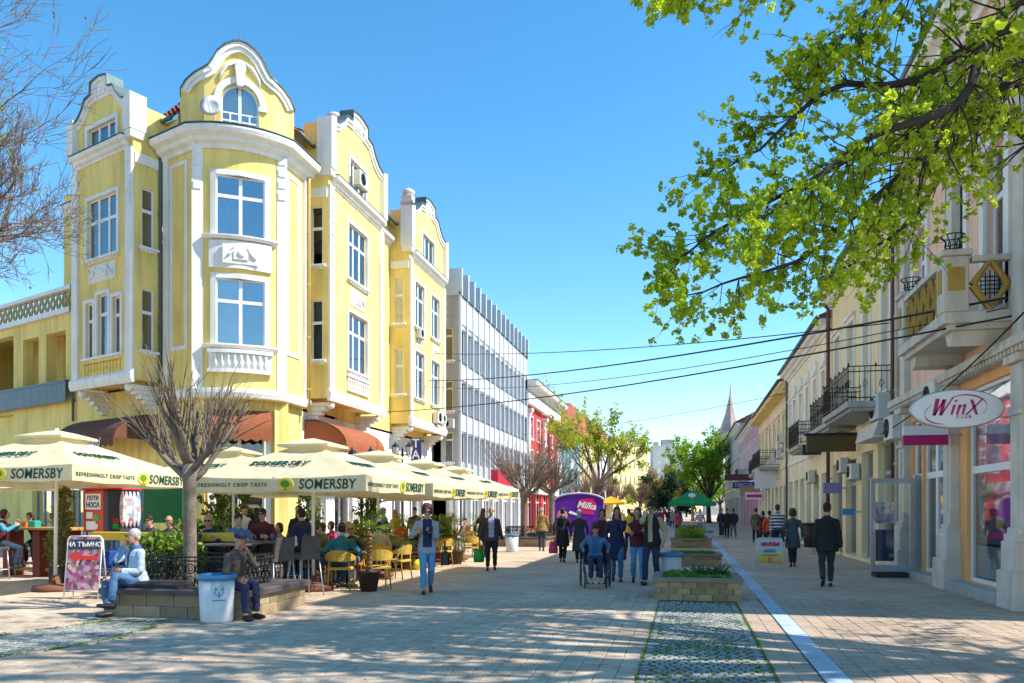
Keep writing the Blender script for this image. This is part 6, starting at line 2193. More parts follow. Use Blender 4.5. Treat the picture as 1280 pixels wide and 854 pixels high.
# ------------------------------------------------------------------ boards, bin, bollards
def a_board(name, label, loc, rz, w, h, face, legs=pole_white):
    o = thing(name, label, 'sign', loc, rz)
    lean = 0.14
    for s in (-1, 1):
        f = MB()
        T = Matrix.Translation((0, s * h * lean, 0)) @ Matrix.Rotation(s * math.atan(lean), 4, 'X')
        for x in (-w / 2, w / 2):
            f.tube([T @ Vector((x, 0, 0)), T @ Vector((x, 0, h - 0.06)), T @ Vector((x * 0.86, 0, h))], 0.014, 6)
        f.tube([T @ Vector((-w * 0.43, 0, h)), T @ Vector((w * 0.43, 0, h))], 0.014, 6)
        f.tube([T @ Vector((-w / 2, 0, 0.16)), T @ Vector((w / 2, 0, 0.16))], 0.01, 6)
        f.build('leg_frame', legs, o)
    T = Matrix.Translation((0, -h * lean - 0.0, 0)) @ Matrix.Rotation(-math.atan(lean), 4, 'X')
    MB(T).box(-w / 2 + 0.02, w / 2 - 0.02, -0.012, 0.0, 0.17, h - 0.02).build('panel', face, o)
    return o, T
def collage(name, scale, cols):
    m = bpy.data.materials.new(name); m.use_nodes = True
    nt = m.node_tree
    b = nt.nodes['Principled BSDF']; b.inputs['Roughness'].default_value = 0.5
    tc = nt.nodes.new('ShaderNodeTexCoord')
    v = nt.nodes.new('ShaderNodeTexVoronoi'); v.inputs['Scale'].default_value = scale
    nt.links.new(tc.outputs['Object'], v.inputs['Vector'])
    sp = nt.nodes.new('ShaderNodeSeparateColor'); nt.links.new(v.outputs['Color'], sp.inputs['Color'])
    rp = nt.nodes.new('ShaderNodeValToRGB')
    el = rp.color_ramp.elements
    while len(el) < len(cols): el.new(0.5)
    for i, c in enumerate(cols):
        el[i].position = i / (len(cols) - 1); el[i].color = (*c, 1)
    nt.links.new(sp.outputs['Red'], rp.inputs['Fac'])
    nt.links.new(rp.outputs['Color'], b.inputs['Base Color'])
    return m
candy = collage('candy_collage', 14, [(0.10, 0.02, 0.05), (0.45, 0.05, 0.22), (0.5, 0.35, 0.4), (0.12, 0.03, 0.03), (0.35, 0.12, 0.35), (0.6, 0.45, 0.35), (0.2, 0.08, 0.05), (0.5, 0.1, 0.15)])
o, T = a_board('pavement_board', 'tall pavement board with white title, red arrow and sweets collage', G(107, 748), R(12), 0.62, 1.14, candy)
MB(T).box(-0.28, 0.28, -0.02, -0.0125, 0.9, 1.08).build('title_strip', mat('dark_title', (0.03, 0.04, 0.05), 0.6), o)
lettering('НА ТЪМНО', 0.115, white_frame, o, T @ Matrix.Translation((0, -0.022, 0.985)), extrude=0.002, bold=0.002)
ar = MB(T)
redp = mat('red_print', (0.62, 0.03, 0.02), 0.5)
ar.prism([(-0.27, 0.76), (-0.12, 0.65), (-0.12, 0.72), (0.26, 0.70), (0.26, 0.77), (-0.12, 0.80), (-0.12, 0.88)], -0.02, -0.0125)
ar.build('arrow', redp, o)
rainbow = bpy.data.materials.new('gradient_board'); rainbow.use_nodes = True
nt = rainbow.node_tree
tc = nt.nodes.new('ShaderNodeTexCoord'); sx = nt.nodes.new('ShaderNodeSeparateXYZ'); rp = nt.nodes.new('ShaderNodeValToRGB')
nt.links.new(tc.outputs['Object'], sx.inputs['Vector']); nt.links.new(sx.outputs['Z'], rp.inputs['Fac'])
el = rp.color_ramp.elements
while len(el) < 4: el.new(0.5)
for e_, (p_, c_) in zip(el, ((0.18, (0.7, 0.3, 0.06)), (0.4, (0.65, 0.6, 0.12)), (0.55, (0.45, 0.6, 0.72)), (0.85, (0.55, 0.6, 0.7)))):
    e_.position = p_; e_.color = (*c_, 1)
nt.links.new(rp.outputs['Color'], nt.nodes['Principled BSDF'].inputs['Base Color'])
o, T = a_board('pavement_board', 'small white framed pavement board with red title and a big 2', G(962, 712), R(6), 0.66, 0.86, rainbow)
pr = MB(T)
rr0 = random.Random(8)
for k in range(14):
    pr.box(-0.24 + k * 0.035, -0.215 + k * 0.035 + rr0.uniform(0, .01), -0.02, -0.0125, 0.64 + rr0.uniform(-.02, .02), 0.74 + rr0.uniform(-.02, .03))
pr.build('red_print', redp, o)
pr = MB(T)
for (zz, w) in ((0.52, 0.14), (0.47, 0.18), (0.38, 0.2)):
    for k in range(8): pr.box(-w + k * w / 4, -w + k * w / 4 + w / 5.5, -0.02, -0.0125, zz, zz + 0.03)
pr.build('dark_print', mat('navy_print', (0.03, 0.05, 0.2)), o)
lettering('2', 0.17, redp, o, T @ Matrix.Translation((-0.02, -0.016, 0.26)), bold=0.006, extrude=0.002)
db = thing('rubbish_bin', 'dark brown rubbish bin on the shaded pavement', 'rubbish bin', G(1014, 684))
MB().lathe([(0.001, 0), (0.3, 0), (0.36, 1.0), (0.33, 1.0), (0.27, 0.05), (0.001, 0.05)], n=20).build('body', mat('brown_bin', (0.05, 0.03, 0.03), 0.6), db)
MB().lathe([(0.34, 0.98), (0.4, 0.98), (0.4, 1.06), (0.34, 1.06)], n=20).build('rim', mat('brown_bin', (0.05, 0.03, 0.03)), db)
for (px, py, h, lab) in ((902, 669, 1.0, 'black iron bollard by the channel line'), (950, 672, 0.9, 'black iron bollard before the group of walkers')):
    o = thing('bollard', lab, 'bollard', G(px, py), 0, 'iron bollards')
    MB().lathe([(0.07, 0), (0.07, 0.12), (0.045, 0.16), (0.04, h * 0.8), (0.06, h * 0.84), (0.045, h * 0.9), (0.001, h)], n=10).build('post', iron, o)
    MB().lathe([(0.1, 0), (0.1, 0.05), (0.071, 0.08), (0.071, 0.0)], n=10).build('base', iron, o)

# ------------------------------------------------------------------ purple kiosk
kp = D(724, 44)
K = thing('kiosk', 'purple promotional kiosk with arched top and a pink patch of white script', 'kiosk', kp, R(14))
purple = mat('purple_panel', (0.10, 0.008, 0.30), 0.4, 0.1, 1)
b = MB()
pts = [(-1.35, 0), (1.35, 0)] + [(1.35 * math.cos(R(t)) if t not in (0, 180) else (1.35 if t == 0 else -1.35), 2.1 + 0.42 * math.sin(R(t))) for t in range(0, 181, 15)]
b.prism(pts, 0, 1.9)
b.build('body', purple, K)
e = MB(); e.tube([(1.38 * math.cos(R(t)), -0.02, 2.1 + 0.44 * math.sin(R(t))) for t in range(0, 181, 12)], 0.05, 6); e.build('edge_trim', mat('pale_trim', (0.5, 0.45, 0.6), 0.4), K)
e = MB(); e.prism([(-0.15, 1.45), (0.8, 1.35), (0.95, 1.95), (0.75, 2.3), (0.0, 2.2)], -0.02, -0.001); e.build('pink_patch', mat('pink_patch', (0.65, 0.01, 0.16), 0.5), K)
lettering('Milka', 0.5, white_frame, K, Matrix.Translation((0.4, -0.03, 1.85)) @ Matrix.Rotation(R(8), 4, 'Y'), shear=0.25, bold=0.012, extrude=0.003)
e = MB(); e.prism([(-0.6, 1.45), (-0.1, 1.3), (-0.05, 1.4), (-0.5, 1.58)], -0.02, -0.001); e.build('white_mark', white_frame, K)
e = MB(); e.ell((-0.95, -0.01, 1.3), (0.3, 0.02, 0.32), 14, 8); e.build('round_print', mat('pink_print', (0.55, 0.2, 0.25), 0.5), K)

# ------------------------------------------------------------------ lanterns
lan_glass = mat('frosted_lantern', (0.75, 0.75, 0.72), 0.3, 0.05, trans=0.4)
def lantern_post(label, loc, h=3.5, rz=0.0):
    o = thing('street_lamp', label, 'street lamp', loc, rz, 'black lantern posts')
    MB().lathe([(0.13, 0), (0.13, 0.3), (0.07, 0.4), (0.05, 0.6), (0.04, h - 0.4), (0.06, h - 0.3), (0.02, h)], n=10).build('post', iron, o)
    for s in (-1, 1):
        a = MB(); a.tube([(0, 0, h - 0.35), (s * 0.15, 0, h - 0.28), (s * 0.3, 0, h - 0.42), (s * 0.3, 0, h - 0.36)], 0.018, 6); a.build('arm', iron, o)
        g = MB(); g.lathe([(0.1, 0), (0.17, 0.32), (0.15, 0.33), (0.001, 0.33)], (s * 0.3, 0, h - 0.32), 6, False); go = g.build('lantern_glass', lan_glass, o)
        g = MB(); g.lathe([(0.19, 0.33), (0.17, 0.38), (0.06, 0.48), (0.02, 0.56), (0.001, 0.56)], (s * 0.3, 0, h - 0.32), 6, False)
        for k in range(6):
            t = k * math.pi / 3
            g.tube([(s * 0.3 + 0.102 * math.cos(t), 0.102 * math.sin(t), h - 0.32), (s * 0.3 + 0.172 * math.cos(t), 0.172 * math.sin(t), h)], 0.01, 4)
        g.build('lantern_frame', iron, go)
lantern_post('black twin lantern post rising between the first two parasols', D(452, 24.5), 3.3)
lantern_post('black twin lantern post at the foot of the second street bay', D(503, 33), 4.2)
lantern_post('black twin lantern post beside the far tree bench', D(657, 38.5), 3.6)
o = thing('vertical_sign', 'narrow navy vertical sign with white capital letters', 'sign', (-12.9, 37.2, 3.4))
MB().box(-0.25, 0.25, -0.06, 0.06, 0, 1.75).build('sign_box', navy, o)
for k, ch in enumerate('TAB'): lettering(ch, 0.6, white_frame, o, Matrix.Translation((0, -0.065, 1.45 - k * 0.55)), bold=0.01)
MB().tube([(-0.25, 0, 0.9), (-0.8, 0, 0.9)], 0.025, 6).build('bracket', steel, o)
o = thing('round_sign', 'arched fan shaped sign above the first parasol', 'sign', (-13.3, 26.4, 3.5), R(40))
b = MB(); b.prism([(0.75 * math.cos(R(t)), 0.55 * math.sin(R(t))) for t in range(0, 181, 12)], -0.05, 0.05); b.build('sign_face', mat('mauve_sign', (0.35, 0.25, 0.25), 0.5), o)
b = MB(); b.tube([(0.78 * math.cos(R(t)), 0, 0.58 * math.sin(R(t))) for t in range(0, 181, 12)], 0.04, 6); b.build('rim', white_frame, o)
# ------------------------------------------------------------------ people
def cloth(name, c, var=0.15): return mat(name, c, 0.85, var, 6, 0.45, 22)
skin_m = mat('skin', (0.52, 0.29, 0.20), 0.55, 0.08, 8)
skin_t = mat('tanned_skin', (0.42, 0.21, 0.135), 0.55, 0.08, 8)
lip_m = mat('lips', (0.36, 0.12, 0.10), 0.5)
eye_m = mat('dark_eye', (0.03, 0.02, 0.02), 0.3)
shoe_m = mat('black_shoe', (0.018, 0.018, 0.02), 0.4)
hair_dark = mat('dark_hair', (0.02, 0.014, 0.012), 0.6, 0.3, 20, 0.6, 60)
hair_brown = mat('brown_hair', (0.07, 0.035, 0.018), 0.6, 0.3, 20, 0.6, 60)
hair_wine = mat('burgundy_hair', (0.06, 0.012, 0.018), 0.6, 0.3, 20, 0.6, 60)
hair_grey = mat('grey_hair', (0.42, 0.40, 0.38), 0.7, 0.2, 20, 0.6, 60)
hair_blond = mat('blond_hair', (0.36, 0.22, 0.08), 0.6, 0.25, 20, 0.6, 60)
C = {k: cloth(k + '_cloth', v) for k, v in dict(
    paleblue=(0.38, 0.46, 0.56), white=(0.68, 0.68, 0.68), jeans=(0.06, 0.13, 0.26), lightjeans=(0.10, 0.30, 0.50), darkjeans=(0.022, 0.035, 0.07), black=(0.016, 0.016, 0.019),
    charcoal=(0.035, 0.038, 0.045), greyjacket=(0.30, 0.33, 0.36), leather=(0.05, 0.042, 0.042), brownleather=(0.09, 0.065, 0.05), navy=(0.018, 0.025, 0.07), tan=(0.30, 0.17, 0.055),
    lavender=(0.38, 0.33, 0.50), maroon=(0.10, 0.012, 0.025), plum=(0.06, 0.04, 0.075), blue=(0.03, 0.10, 0.24), denim=(0.06, 0.16, 0.30), teal=(0.015, 0.15, 0.20), beige=(0.42, 0.33, 0.20),
    yellow=(0.70, 0.46, 0.03), orange=(0.55, 0.09, 0.03), greycoat=(0.06, 0.075, 0.085), pink=(0.55, 0.06, 0.16), cyan=(0.06, 0.28, 0.42), khaki=(0.14, 0.12, 0.07), red=(0.42, 0.02, 0.02), green=(0.02, 0.22, 0.06)).items()}

def ik(a, t, l1, l2, pole):
    """joint between a and t for bones of length l1 and l2; returns (joint, end)"""
    d = t - a
    L = d.length
    if L > (l1 + l2) * 0.998:
        d = d * ((l1 + l2) * 0.998 / L); L = d.length
    L = max(L, abs(l1 - l2) + 1e-3)
    u = d.normalized()
    x = (l1 * l1 - l2 * l2 + L * L) / (2 * L)
    h = math.sqrt(max(0.0, l1 * l1 - x * x))
    p = pole - u * pole.dot(u)
    p = p.normalized() if p.length > 1e-6 else u.orthogonal().normalized()
    return a + u * x + p * h, a + d

def er(c, ax, ay, rx, ry, n=14):
    return [c + ax * rx * math.cos(2 * math.pi * k / n) + ay * ry * math.sin(2 * math.pi * k / n) for k in range(n)]

def hand_geo(mb, w, d, side, k, curl=0.5, pn=None):
    """palm, four unequal bent fingers and a thumb from the wrist along d"""
    d = d.normalized()
    pn = pn or Vector((side, 0.2, 0))               # direction the palm faces away from
    pn = (pn - d * pn.dot(d))
    pn = pn.normalized() if pn.length > 1e-4 else d.orthogonal().normalized()
    s = d.cross(pn).normalized()
    L = 0.095 * k
    mb.rings([er(w - d * 0.02 * k, s, pn, 0.024 * k, 0.02 * k, 10), er(w + d * L * 0.4, s, pn, 0.036 * k, 0.016 * k, 10), er(w + d * L * 0.95, s, pn, 0.040 * k, 0.012 * k, 10)], True, True)
    for i, (o, fl) in enumerate(((-0.030, 0.066), (-0.010, 0.076), (0.010, 0.072), (0.029, 0.055))):
        p0 = w + d * L * 0.9 + s * o * k
        p1 = p0 + (d * math.cos(curl * 0.6) - pn * math.sin(curl * 0.6)) * fl * 0.45 * k
        p2 = p1 + (d * math.cos(curl * 1.5) - pn * math.sin(curl * 1.5)) * fl * 0.32 * k
        p3 = p2 + (d * math.cos(curl * 2.2) - pn * math.sin(curl * 2.2)) * fl * 0.25 * k
        mb.tube([p0, p1, p2, p3], [0.0095 * k, 0.009 * k, 0.008 * k, 0.006 * k], 6)
    t0 = w + d * L * 0.3 - s * 0.03 * k
    t1 = t0 + (d * 0.7 - s * 0.7).normalized() * 0.035 * k
    t2 = t1 + (d * 0.95 - s * 0.25 - pn * 0.3 * curl).normalized() * 0.03 * k
    mb.tube([t0, t1, t2], [0.013 * k, 0.011 * k, 0.008 * k], 6)

PEOPLE = []          # (src object, empty, info) waiting for the surface pass
def person(label, loc, head, H=1.72, group=None, vox=0.018, pel=None, lean=3, feet=None, hands=None, look=(0, 0), top='navy', bottom='jeans', hair=hair_dark, style='short',
           shirt=None, openw=0.05, hem=None, skirt=None, sleeve='long', skin=None, shoes=None, glasses=False, fat=1.0, collar=None, curl=0.5, seated=False, elbow=(0.5, -1.0, -0.4),
           sleeves=None, knee=(0, 1, 0.15), tilt=0, stripe=None):
    k = H / 1.75
    o = thing('person', label, 'person', loc, R(head), group)
    hz = (pel if pel is not None else 0.93) * (1 if pel is not None else k)
    P = Vector((0, 0, hz))
    sp = Vector((math.sin(R(tilt)), math.sin(R(lean)), math.cos(R(lean)))).normalized()
    X = Vector((1, 0, 0)); X = (X - sp * X.dot(sp)).normalized()
    Fw = sp.cross(X)
    tags = ['skin', 'top', 'bottom', 'shoe', 'shirt', 'sleeve']
    mb = MB()
    # torso
    mb.cur = 1
    f = fat
    tor = [(-0.06, 0.150 * f, 0.105 * f, 0.0), (0.03, 0.168 * f, 0.118 * f, 0.0), (0.14, 0.152 * f, 0.11 * f, 0.008), (0.25, 0.158 * f, 0.115 * f, 0.012), (0.36, 0.180, 0.122, 0.006), (0.43, 0.184, 0.112, -0.004), (0.472, 0.145, 0.09, -0.012), (0.51, 0.08, 0.07, -0.012), (0.535, 0.06, 0.058, -0.006)]
    mb.rings([er(P + sp * z * k + Fw * oy * k, X, Fw, rx * k, ry * k) for z, rx, ry, oy in tor], True)
    if hem is not None:           # jacket or coat below the waist, hanging down
        hp = Vector((0, 0, 1))
        z0 = 0.1
        if seated:
            mb.rings([er(P + sp * 0.12 * k, X, Fw, 0.17 * f * k, 0.13 * f * k), er(P + sp * -0.02 * k, X, Fw, 0.19 * f * k, 0.15 * f * k), er(P - sp * 0.06 * k, X, Fw, 0.185 * f * k, 0.15 * f * k)], True)
        else:
            fl = 1 + min(0.28, hem * 0.4)
            mb.rings([er(P + sp * 0.15 * k, X, Fw, 0.165 * f * k, 0.128 * f * k), er(P, X, Fw, 0.188 * f * k, 0.145 * f * k), er(P + Vector((0, 0, -hem * k * 0.5)), X, Fw, 0.185 * f * k * fl, 0.155 * f * k * fl), er(P + Vector((0, 0, -hem * k)), X, Fw, 0.185 * f * k * fl * 1.03, 0.16 * f * k * fl * 1.03)], True)
    # pelvis and legs
    mb.cur = 2
    mb.rings([er(P + sp * 0.05 * k, X, Fw, 0.155 * f * k, 0.112 * f * k), er(P - Vector((0, 0, 0.03 * k)), X, Fw, 0.165 * f * k, 0.122 * f * k), er(P - Vector((0, 0, 0.1 * k)), X, Fw, 0.13 * f * k, 0.1 * f * k)], True)
    if skirt is not None:
        mb.rings([er(P + sp * 0.06 * k, X, Fw, 0.155 * f * k, 0.115 * f * k), er(P + Vector((0, 0, -skirt * k)), X, Fw, 0.2 * k, 0.17 * k)], True)
    if feet is None: feet = [(-0.09, 0.24, 0.085), (0.09, -0.2, 0.12)]
    post = []
    kn = Vector(knee)
    for s, ft in zip((-1, 1), feet):
        hip = P + X * s * 0.088 * k - sp * 0.03 * k
        tgt = Vector(ft[:3])
        kp = Vector(ft[3:6]) if len(ft) >= 6 else kn
        K, A = ik(hip, tgt, 0.435 * k, 0.425 * k, kp)
        mb.cur = 2
        mb.tube([hip, hip.lerp(K, 0.5), K, K.lerp(A, 0.35), A + (K - A).normalized() * 0.03], [0.095 * f * k, 0.085 * f * k, 0.066 * k, 0.066 * k, 0.055 * k], 12)
        mb.cur = 3
        tz = 0.0 if A.z < 0.16 else -0.25
        td = Vector(((A - K).x * 0.3 + s * 0.06, 1.0, tz))
        if seated and A.z > 0.2: td = Vector((s * -0.2, 1.0, 0.15))
        if not seated and A.z > 0.1: td = Vector((s * 0.06, 1.0, -0.7))
        td.normalize()
        sd = td.cross(Vector((0, 0, 1))).normalized()
        up = sd.cross(td)
        base = A - up * 0.045 * k
        mb.rings([er(base + td * y * k, sd, up, rx * k, rz * k, 10) for y, rx, rz in ((-0.075, 0.022, 0.025), (-0.06, 0.034, 0.04), (0.0, 0.038, 0.05), (0.07, 0.043, 0.042), (0.14, 0.044, 0.032), (0.18, 0.034, 0.026), (0.198, 0.015, 0.014))], True)
    # arms
    if hands is None: hands = [(-0.24, -0.1, 0.83), (0.24, 0.16, 0.86)]
    for s, ht in zip((-1, 1), hands):
        sh = P + sp * 0.432 * k + X * s * 0.168 * k
        tgt = Vector(ht[:3])
        el = Vector(ht[3:6]) if len(ht) >= 6 else Vector((s * elbow[0], elbow[1], elbow[2]))
        E, Wr = ik(sh, tgt, 0.30 * k, 0.26 * k, el)
        mb.cur = 5 if sleeves else 1
        mb.tube([sh - X * s * 0.05 * k, sh + X * s * 0.01 * k, sh.lerp(E, 0.5), E], [0.05 * k, 0.062 * k, 0.062 * k, 0.055 * k], 10)
        mb.cur = (5 if sleeves else 1) if sleeve == 'long' else 0
        mb.tube([E, E.lerp(Wr, 0.35), Wr], [0.055 * k, 0.052 * k, 0.038 * k], 10)
        fd = (Wr - E).normalized()
        post.append((Wr, fd, s, curl))
    # neck and head
    neck = P + sp * 0.525 * k
    yaw, pit = look
    HM = Matrix.Rotation(R(yaw), 3, 'Z') @ Matrix.Rotation(-R(pit), 3, 'X')
    hb = neck + Vector((0, 0.014, 0.032)) * k + sp * 0.018 * k
    hc = hb + HM @ Vector((0, 0.02, 0.1)) * k
    mb.cur = 0
    mb.tube([neck - sp * 0.03 * k, hc - HM @ Vector((0, 0.025, 0.03)) * k], [0.056 * k, 0.05 * k], 12)
    hk = 0.98 * k
    def he(c, rad): mb.ell(hc + HM @ Vector(c) * hk, Vector(rad) * hk, 14, 10, HM)
    he((0, -0.008, 0.03), (0.074, 0.094, 0.095)); he((0, 0.022, -0.05), (0.055, 0.066, 0.068)); he((0, 0.05, -0.02), (0.052, 0.045, 0.06))
    he((0, 0.098, -0.018), (0.014, 0.022, 0.02)); he((0, 0.092, 0.004), (0.009, 0.014, 0.03)); he((0, 0.062, -0.1), (0.024, 0.024, 0.02))
    for s in (-1, 1): he((s * 0.076, -0.008, -0.005), (0.011, 0.02, 0.032))
    src = mb.build('body', [skin_m], o)
    md = src.modifiers.new('r', 'REMESH'); md.mode = 'VOXEL'; md.voxel_size = vox
    ms = src.modifiers.new('s', 'SMOOTH'); ms.factor = 0.5; ms.iterations = 3 if vox < 0.02 else 2
    mm = [skin or skin_m, C[top], C[bottom], shoes or shoe_m, C[shirt] if shirt else C[top], C[sleeves] if sleeves else C[top], lip_m, eye_m, C[stripe] if stripe else C[top]]
    PEOPLE.append((src, o, mb, dict(mats=mm, post=post, hc=hc, HM=HM, k=hk, shirt=shirt, P=P, sp=sp, X=X, Fw=Fw, openw=openw, kk=k, hem=hem, glasses=glasses, stripe=stripe)))
    # hair
    hb_ = MB()
    def hell(c, rad, nz=0.006, nu=16, nv=11):
        m0 = len(hb_.v)
        hb_.ell(hc + HM @ Vector(c) * hk, Vector(rad) * hk, nu, nv, HM)
        for i in range(m0, len(hb_.v)):
            v = hb_.v[i]
            hb_.v[i] = v + (v - hc).normalized() * nz * hk * noise.noise((v - hc) * 38 + Vector(loc))
    if style == 'short':
        hell((0, -0.014, 0.05), (0.083, 0.098, 0.092)); hell((0, -0.045, -0.01), (0.077, 0.056, 0.07))
    elif style == 'bald':
        hell((0, -0.045, 0.005), (0.081, 0.062, 0.06))
    elif style == 'bob':
        hell((0, -0.025, 0.04), (0.092, 0.098, 0.102), 0.012); hell((0, -0.035, -0.03), (0.098, 0.08, 0.085), 0.012)
    elif style == 'curly':
        hell((0, -0.028, 0.05), (0.108, 0.108, 0.105), 0.03, 22, 15); hell((0, -0.045, -0.02), (0.112, 0.08, 0.09), 0.03, 22, 15)
    elif style == 'long':
        hell((0, -0.022, 0.045), (0.086, 0.095, 0.096), 0.01)
        q = [hc + HM @ Vector((0, -0.045, 0.02)) * hk, hc + HM @ Vector((0, -0.06, -0.09)) * hk, P + sp * 0.46 * k - Fw * 0.085 * k, P + sp * 0.32 * k - Fw * 0.125 * k]
        hb_.rings([er(q[0], X, Fw, 0.086 * k, 0.075 * k), er(q[1], X, Fw, 0.098 * k, 0.062 * k), er(q[2], X, Fw, 0.115 * k, 0.055 * k), er(q[3], X, Fw, 0.075 * k, 0.03 * k)], True, True)
    elif style == 'scarf':
        hell((0, -0.012, 0.035), (0.09, 0.098, 0.105), 0.004); hell((0, -0.02, -0.06), (0.085, 0.075, 0.07), 0.006)
    elif style == 'bun':
        hell((0, -0.02, 0.04), (0.08, 0.092, 0.092)); hell((0, -0.12, 0.05), (0.045, 0.045, 0.045))
    elif style == 'cap':
        hell((0, -0.03, 0.0), (0.08, 0.075, 0.06))
    hb_.build('hair', hair if style != 'capx' else hair, o)
    if style == 'cap':
        cp = MB()
        cp.ell(hc + HM @ Vector((0, -0.005, 0.065)) * hk, Vector((0.09, 0.108, 0.07)) * hk, 16, 10, HM)
        cp.rings([[hc + HM @ Vector((0.078 * math.cos(t) * s, 0.06 + 0.1 * math.sin(t) * s2, 0.045 + dz)) * hk for t in [math.pi * q / 10 for q in range(11)]] for s, s2, dz in ((1, 1, 0.0), (1.0, 1.0, 0.012))], True)
        cp.build('cap', C['navy'], o)
    if glasses:
        g = MB()
        for s in (-1, 1):
            g.ell(hc + HM @ Vector((s * 0.032, 0.094, 0.008)) * hk, Vector((0.027, 0.012, 0.02)) * hk, 10, 6, HM)
            g.tube([hc + HM @ Vector((s * 0.056, 0.088, 0.014)) * hk, hc + HM @ Vector((s * 0.08, 0.0, 0.012)) * hk], 0.004 * k, 4)
        g.tube([hc + HM @ Vector((-0.012, 0.102, 0.012)) * hk, hc + HM @ Vector((0.012, 0.102, 0.012)) * hk], 0.004 * k, 4)
        g.build('sunglasses', black_rubber, o)
    if collar:
        c = MB()
        c.rings([er(P + sp * 0.485 * k - Fw * 0.005, X, Fw, 0.1 * k, 0.085 * k), er(P + sp * 0.55 * k, X, Fw, 0.085 * k, 0.082 * k), er(P + sp * 0.55 * k, X, Fw, 0.072 * k, 0.07 * k), er(P + sp * 0.485 * k, X, Fw, 0.08 * k, 0.07 * k)], False, True)
        c.build('collar', C[collar], o)
    return o

def finish_people():
    bpy.context.view_layer.update()
    dg = bpy.context.evaluated_depsgraph_get()
    done = []
    for src, o, mb, d in PEOPLE:
        me = bpy.data.meshes.new_from_object(src.evaluated_get(dg))
        done.append(me)
    for (src, o, mb, d), me in zip(PEOPLE, done):
        bvh = BVHTree.FromPolygons(mb.v, mb.f)
        out = MB()
        vs = [v.co.copy() for v in me.vertices]
        fs = [tuple(p.vertices) for p in me.polygons]
        out.add(vs, fs, True)
        P, sp, X, Fw, kk, hc, HM, k = d['P'], d['sp'], d['X'], d['Fw'], d['kk'], d['hc'], d['HM'], d['k']
        for i, p in enumerate(me.polygons):
            c = p.center
            t = bvh.find_nearest(c)
            tagi = mb.mi[t[2]] if t[2] is not None else 1
            if tagi == 1:
                q = c - P
                h = q.dot(sp) / kk
                fwd = q.dot(Fw)
                if d['shirt'] and fwd > 0.03 and abs(q.dot(X)) < d['openw'] * kk * (1.0 + 0.5 * max(0, h - 0.3)) and h > -0.02:
                    tagi = 4
                elif d['stripe'] and int((h + 1) / 0.05) % 2: tagi = 8
            out.mi[i] = tagi
        amp = [0.0] * len(vs)                     # creases in the cloth
        for i, p in enumerate(me.polygons):
            if out.mi[i] in (1, 2, 5, 8):
                for q in p.vertices: amp[q] = 1.0
        for i, v in enumerate(me.vertices):
            if amp[i]:
                c = v.co
                w_ = noise.noise(Vector((c.x * 9, c.y * 9, c.z * 16)) + o.location) + 0.6 * noise.noise(Vector((c.x * 24, c.y * 24, c.z * 30)))
                out.v[i] = c + v.normal * 0.010 * w_
        for (w, fd, s, curl) in d['post']:
            out.cur = 0
            hand_geo(out, w, fd, s, kk, curl)
        hm = lambda c: hc + HM @ Vector(c) * k
        for s in (-1, 1):
            out.cur = 7
            out.ell(hm((s * 0.03, 0.088, 0.004)), Vector((0.012, 0.006, 0.006)) * k, 8, 5, HM)
            out.tube([hm((s * 0.014, 0.095, 0.024)), hm((s * 0.032, 0.094, 0.03)), hm((s * 0.05, 0.082, 0.024))], 0.004 * k, 4)
        out.cur = 6
        out.ell(hm((0, 0.089, -0.062)), Vector((0.022, 0.007, 0.007)) * k, 10, 5, HM)
        m2 = out.mesh('body', d['mats'])
        bpy.data.objects.remove(src)
        link('body', m2, o)
        bpy.data.meshes.remove(me)
# ------------------------------------------------------------------ chairs and tables
wicker = mat('yellow_wicker', (0.50, 0.32, 0.045), 0.75, 0.25, 10, 0.6, 70)
wicker_o = mat('orange_wicker', (0.40, 0.17, 0.04), 0.75, 0.25, 10, 0.6, 70)
wick_grey = mat('grey_brown_wicker', (0.10, 0.085, 0.075), 0.8, 0.25, 12, 0.6, 70)
wood = mat('honey_wood', (0.45, 0.24, 0.05), 0.6, 0.25, 3, 0.2, 30)
red_wood = mat('red_stained_wood', (0.22, 0.035, 0.02), 0.6, 0.25, 3)
def chair_proto(m):
    o = thing('cafe_chair', 'x', 'chair')
    MB().bbox(-0.24, 0.24, -0.22, 0.25, 0.41, 0.46, 0.02).build('seat', m, o)
    b = MB()
    rr_ = []
    for q in range(13):
        t = R(-8 + 196 * q / 12)
        x, y = 0.28 * math.cos(t), -0.02 - 0.26 * math.sin(t)
        h = 0.66 + 0.15 * math.sin(max(0, min(math.pi, t))) ** 1.2
        lo = 0.6 - 0.02 * math.sin(t)
        nx, ny = math.cos(t) * 0.018, -math.sin(t) * 0.018
        rr_.append([(x - nx, y - ny, lo), (x + nx, y + ny, lo), (x + nx * 1.8, y + ny * 1.8, h), (x - nx * 0.2, y - ny * 0.2, h)])
    b.rings(rr_, True, False)
    b.build('backrest', m, o)
    for sx in (-1, 1):
        MB().tube([(sx * 0.22, 0.21, 0), (sx * 0.235, 0.2, 0.44), (sx * 0.275, 0.12, 0.64)], 0.016, 6).build('leg', m, o)
        MB().tube([(sx * 0.22, -0.24, 0), (sx * 0.2, -0.19, 0.44), (sx * 0.19, -0.22, 0.75)], 0.016, 6).build('leg', m, o)
        MB().tube([(sx * 0.22, 0.2, 0.2), (sx * 0.21, -0.22, 0.2)], 0.01, 5).build('stretcher', m, o)
    return o
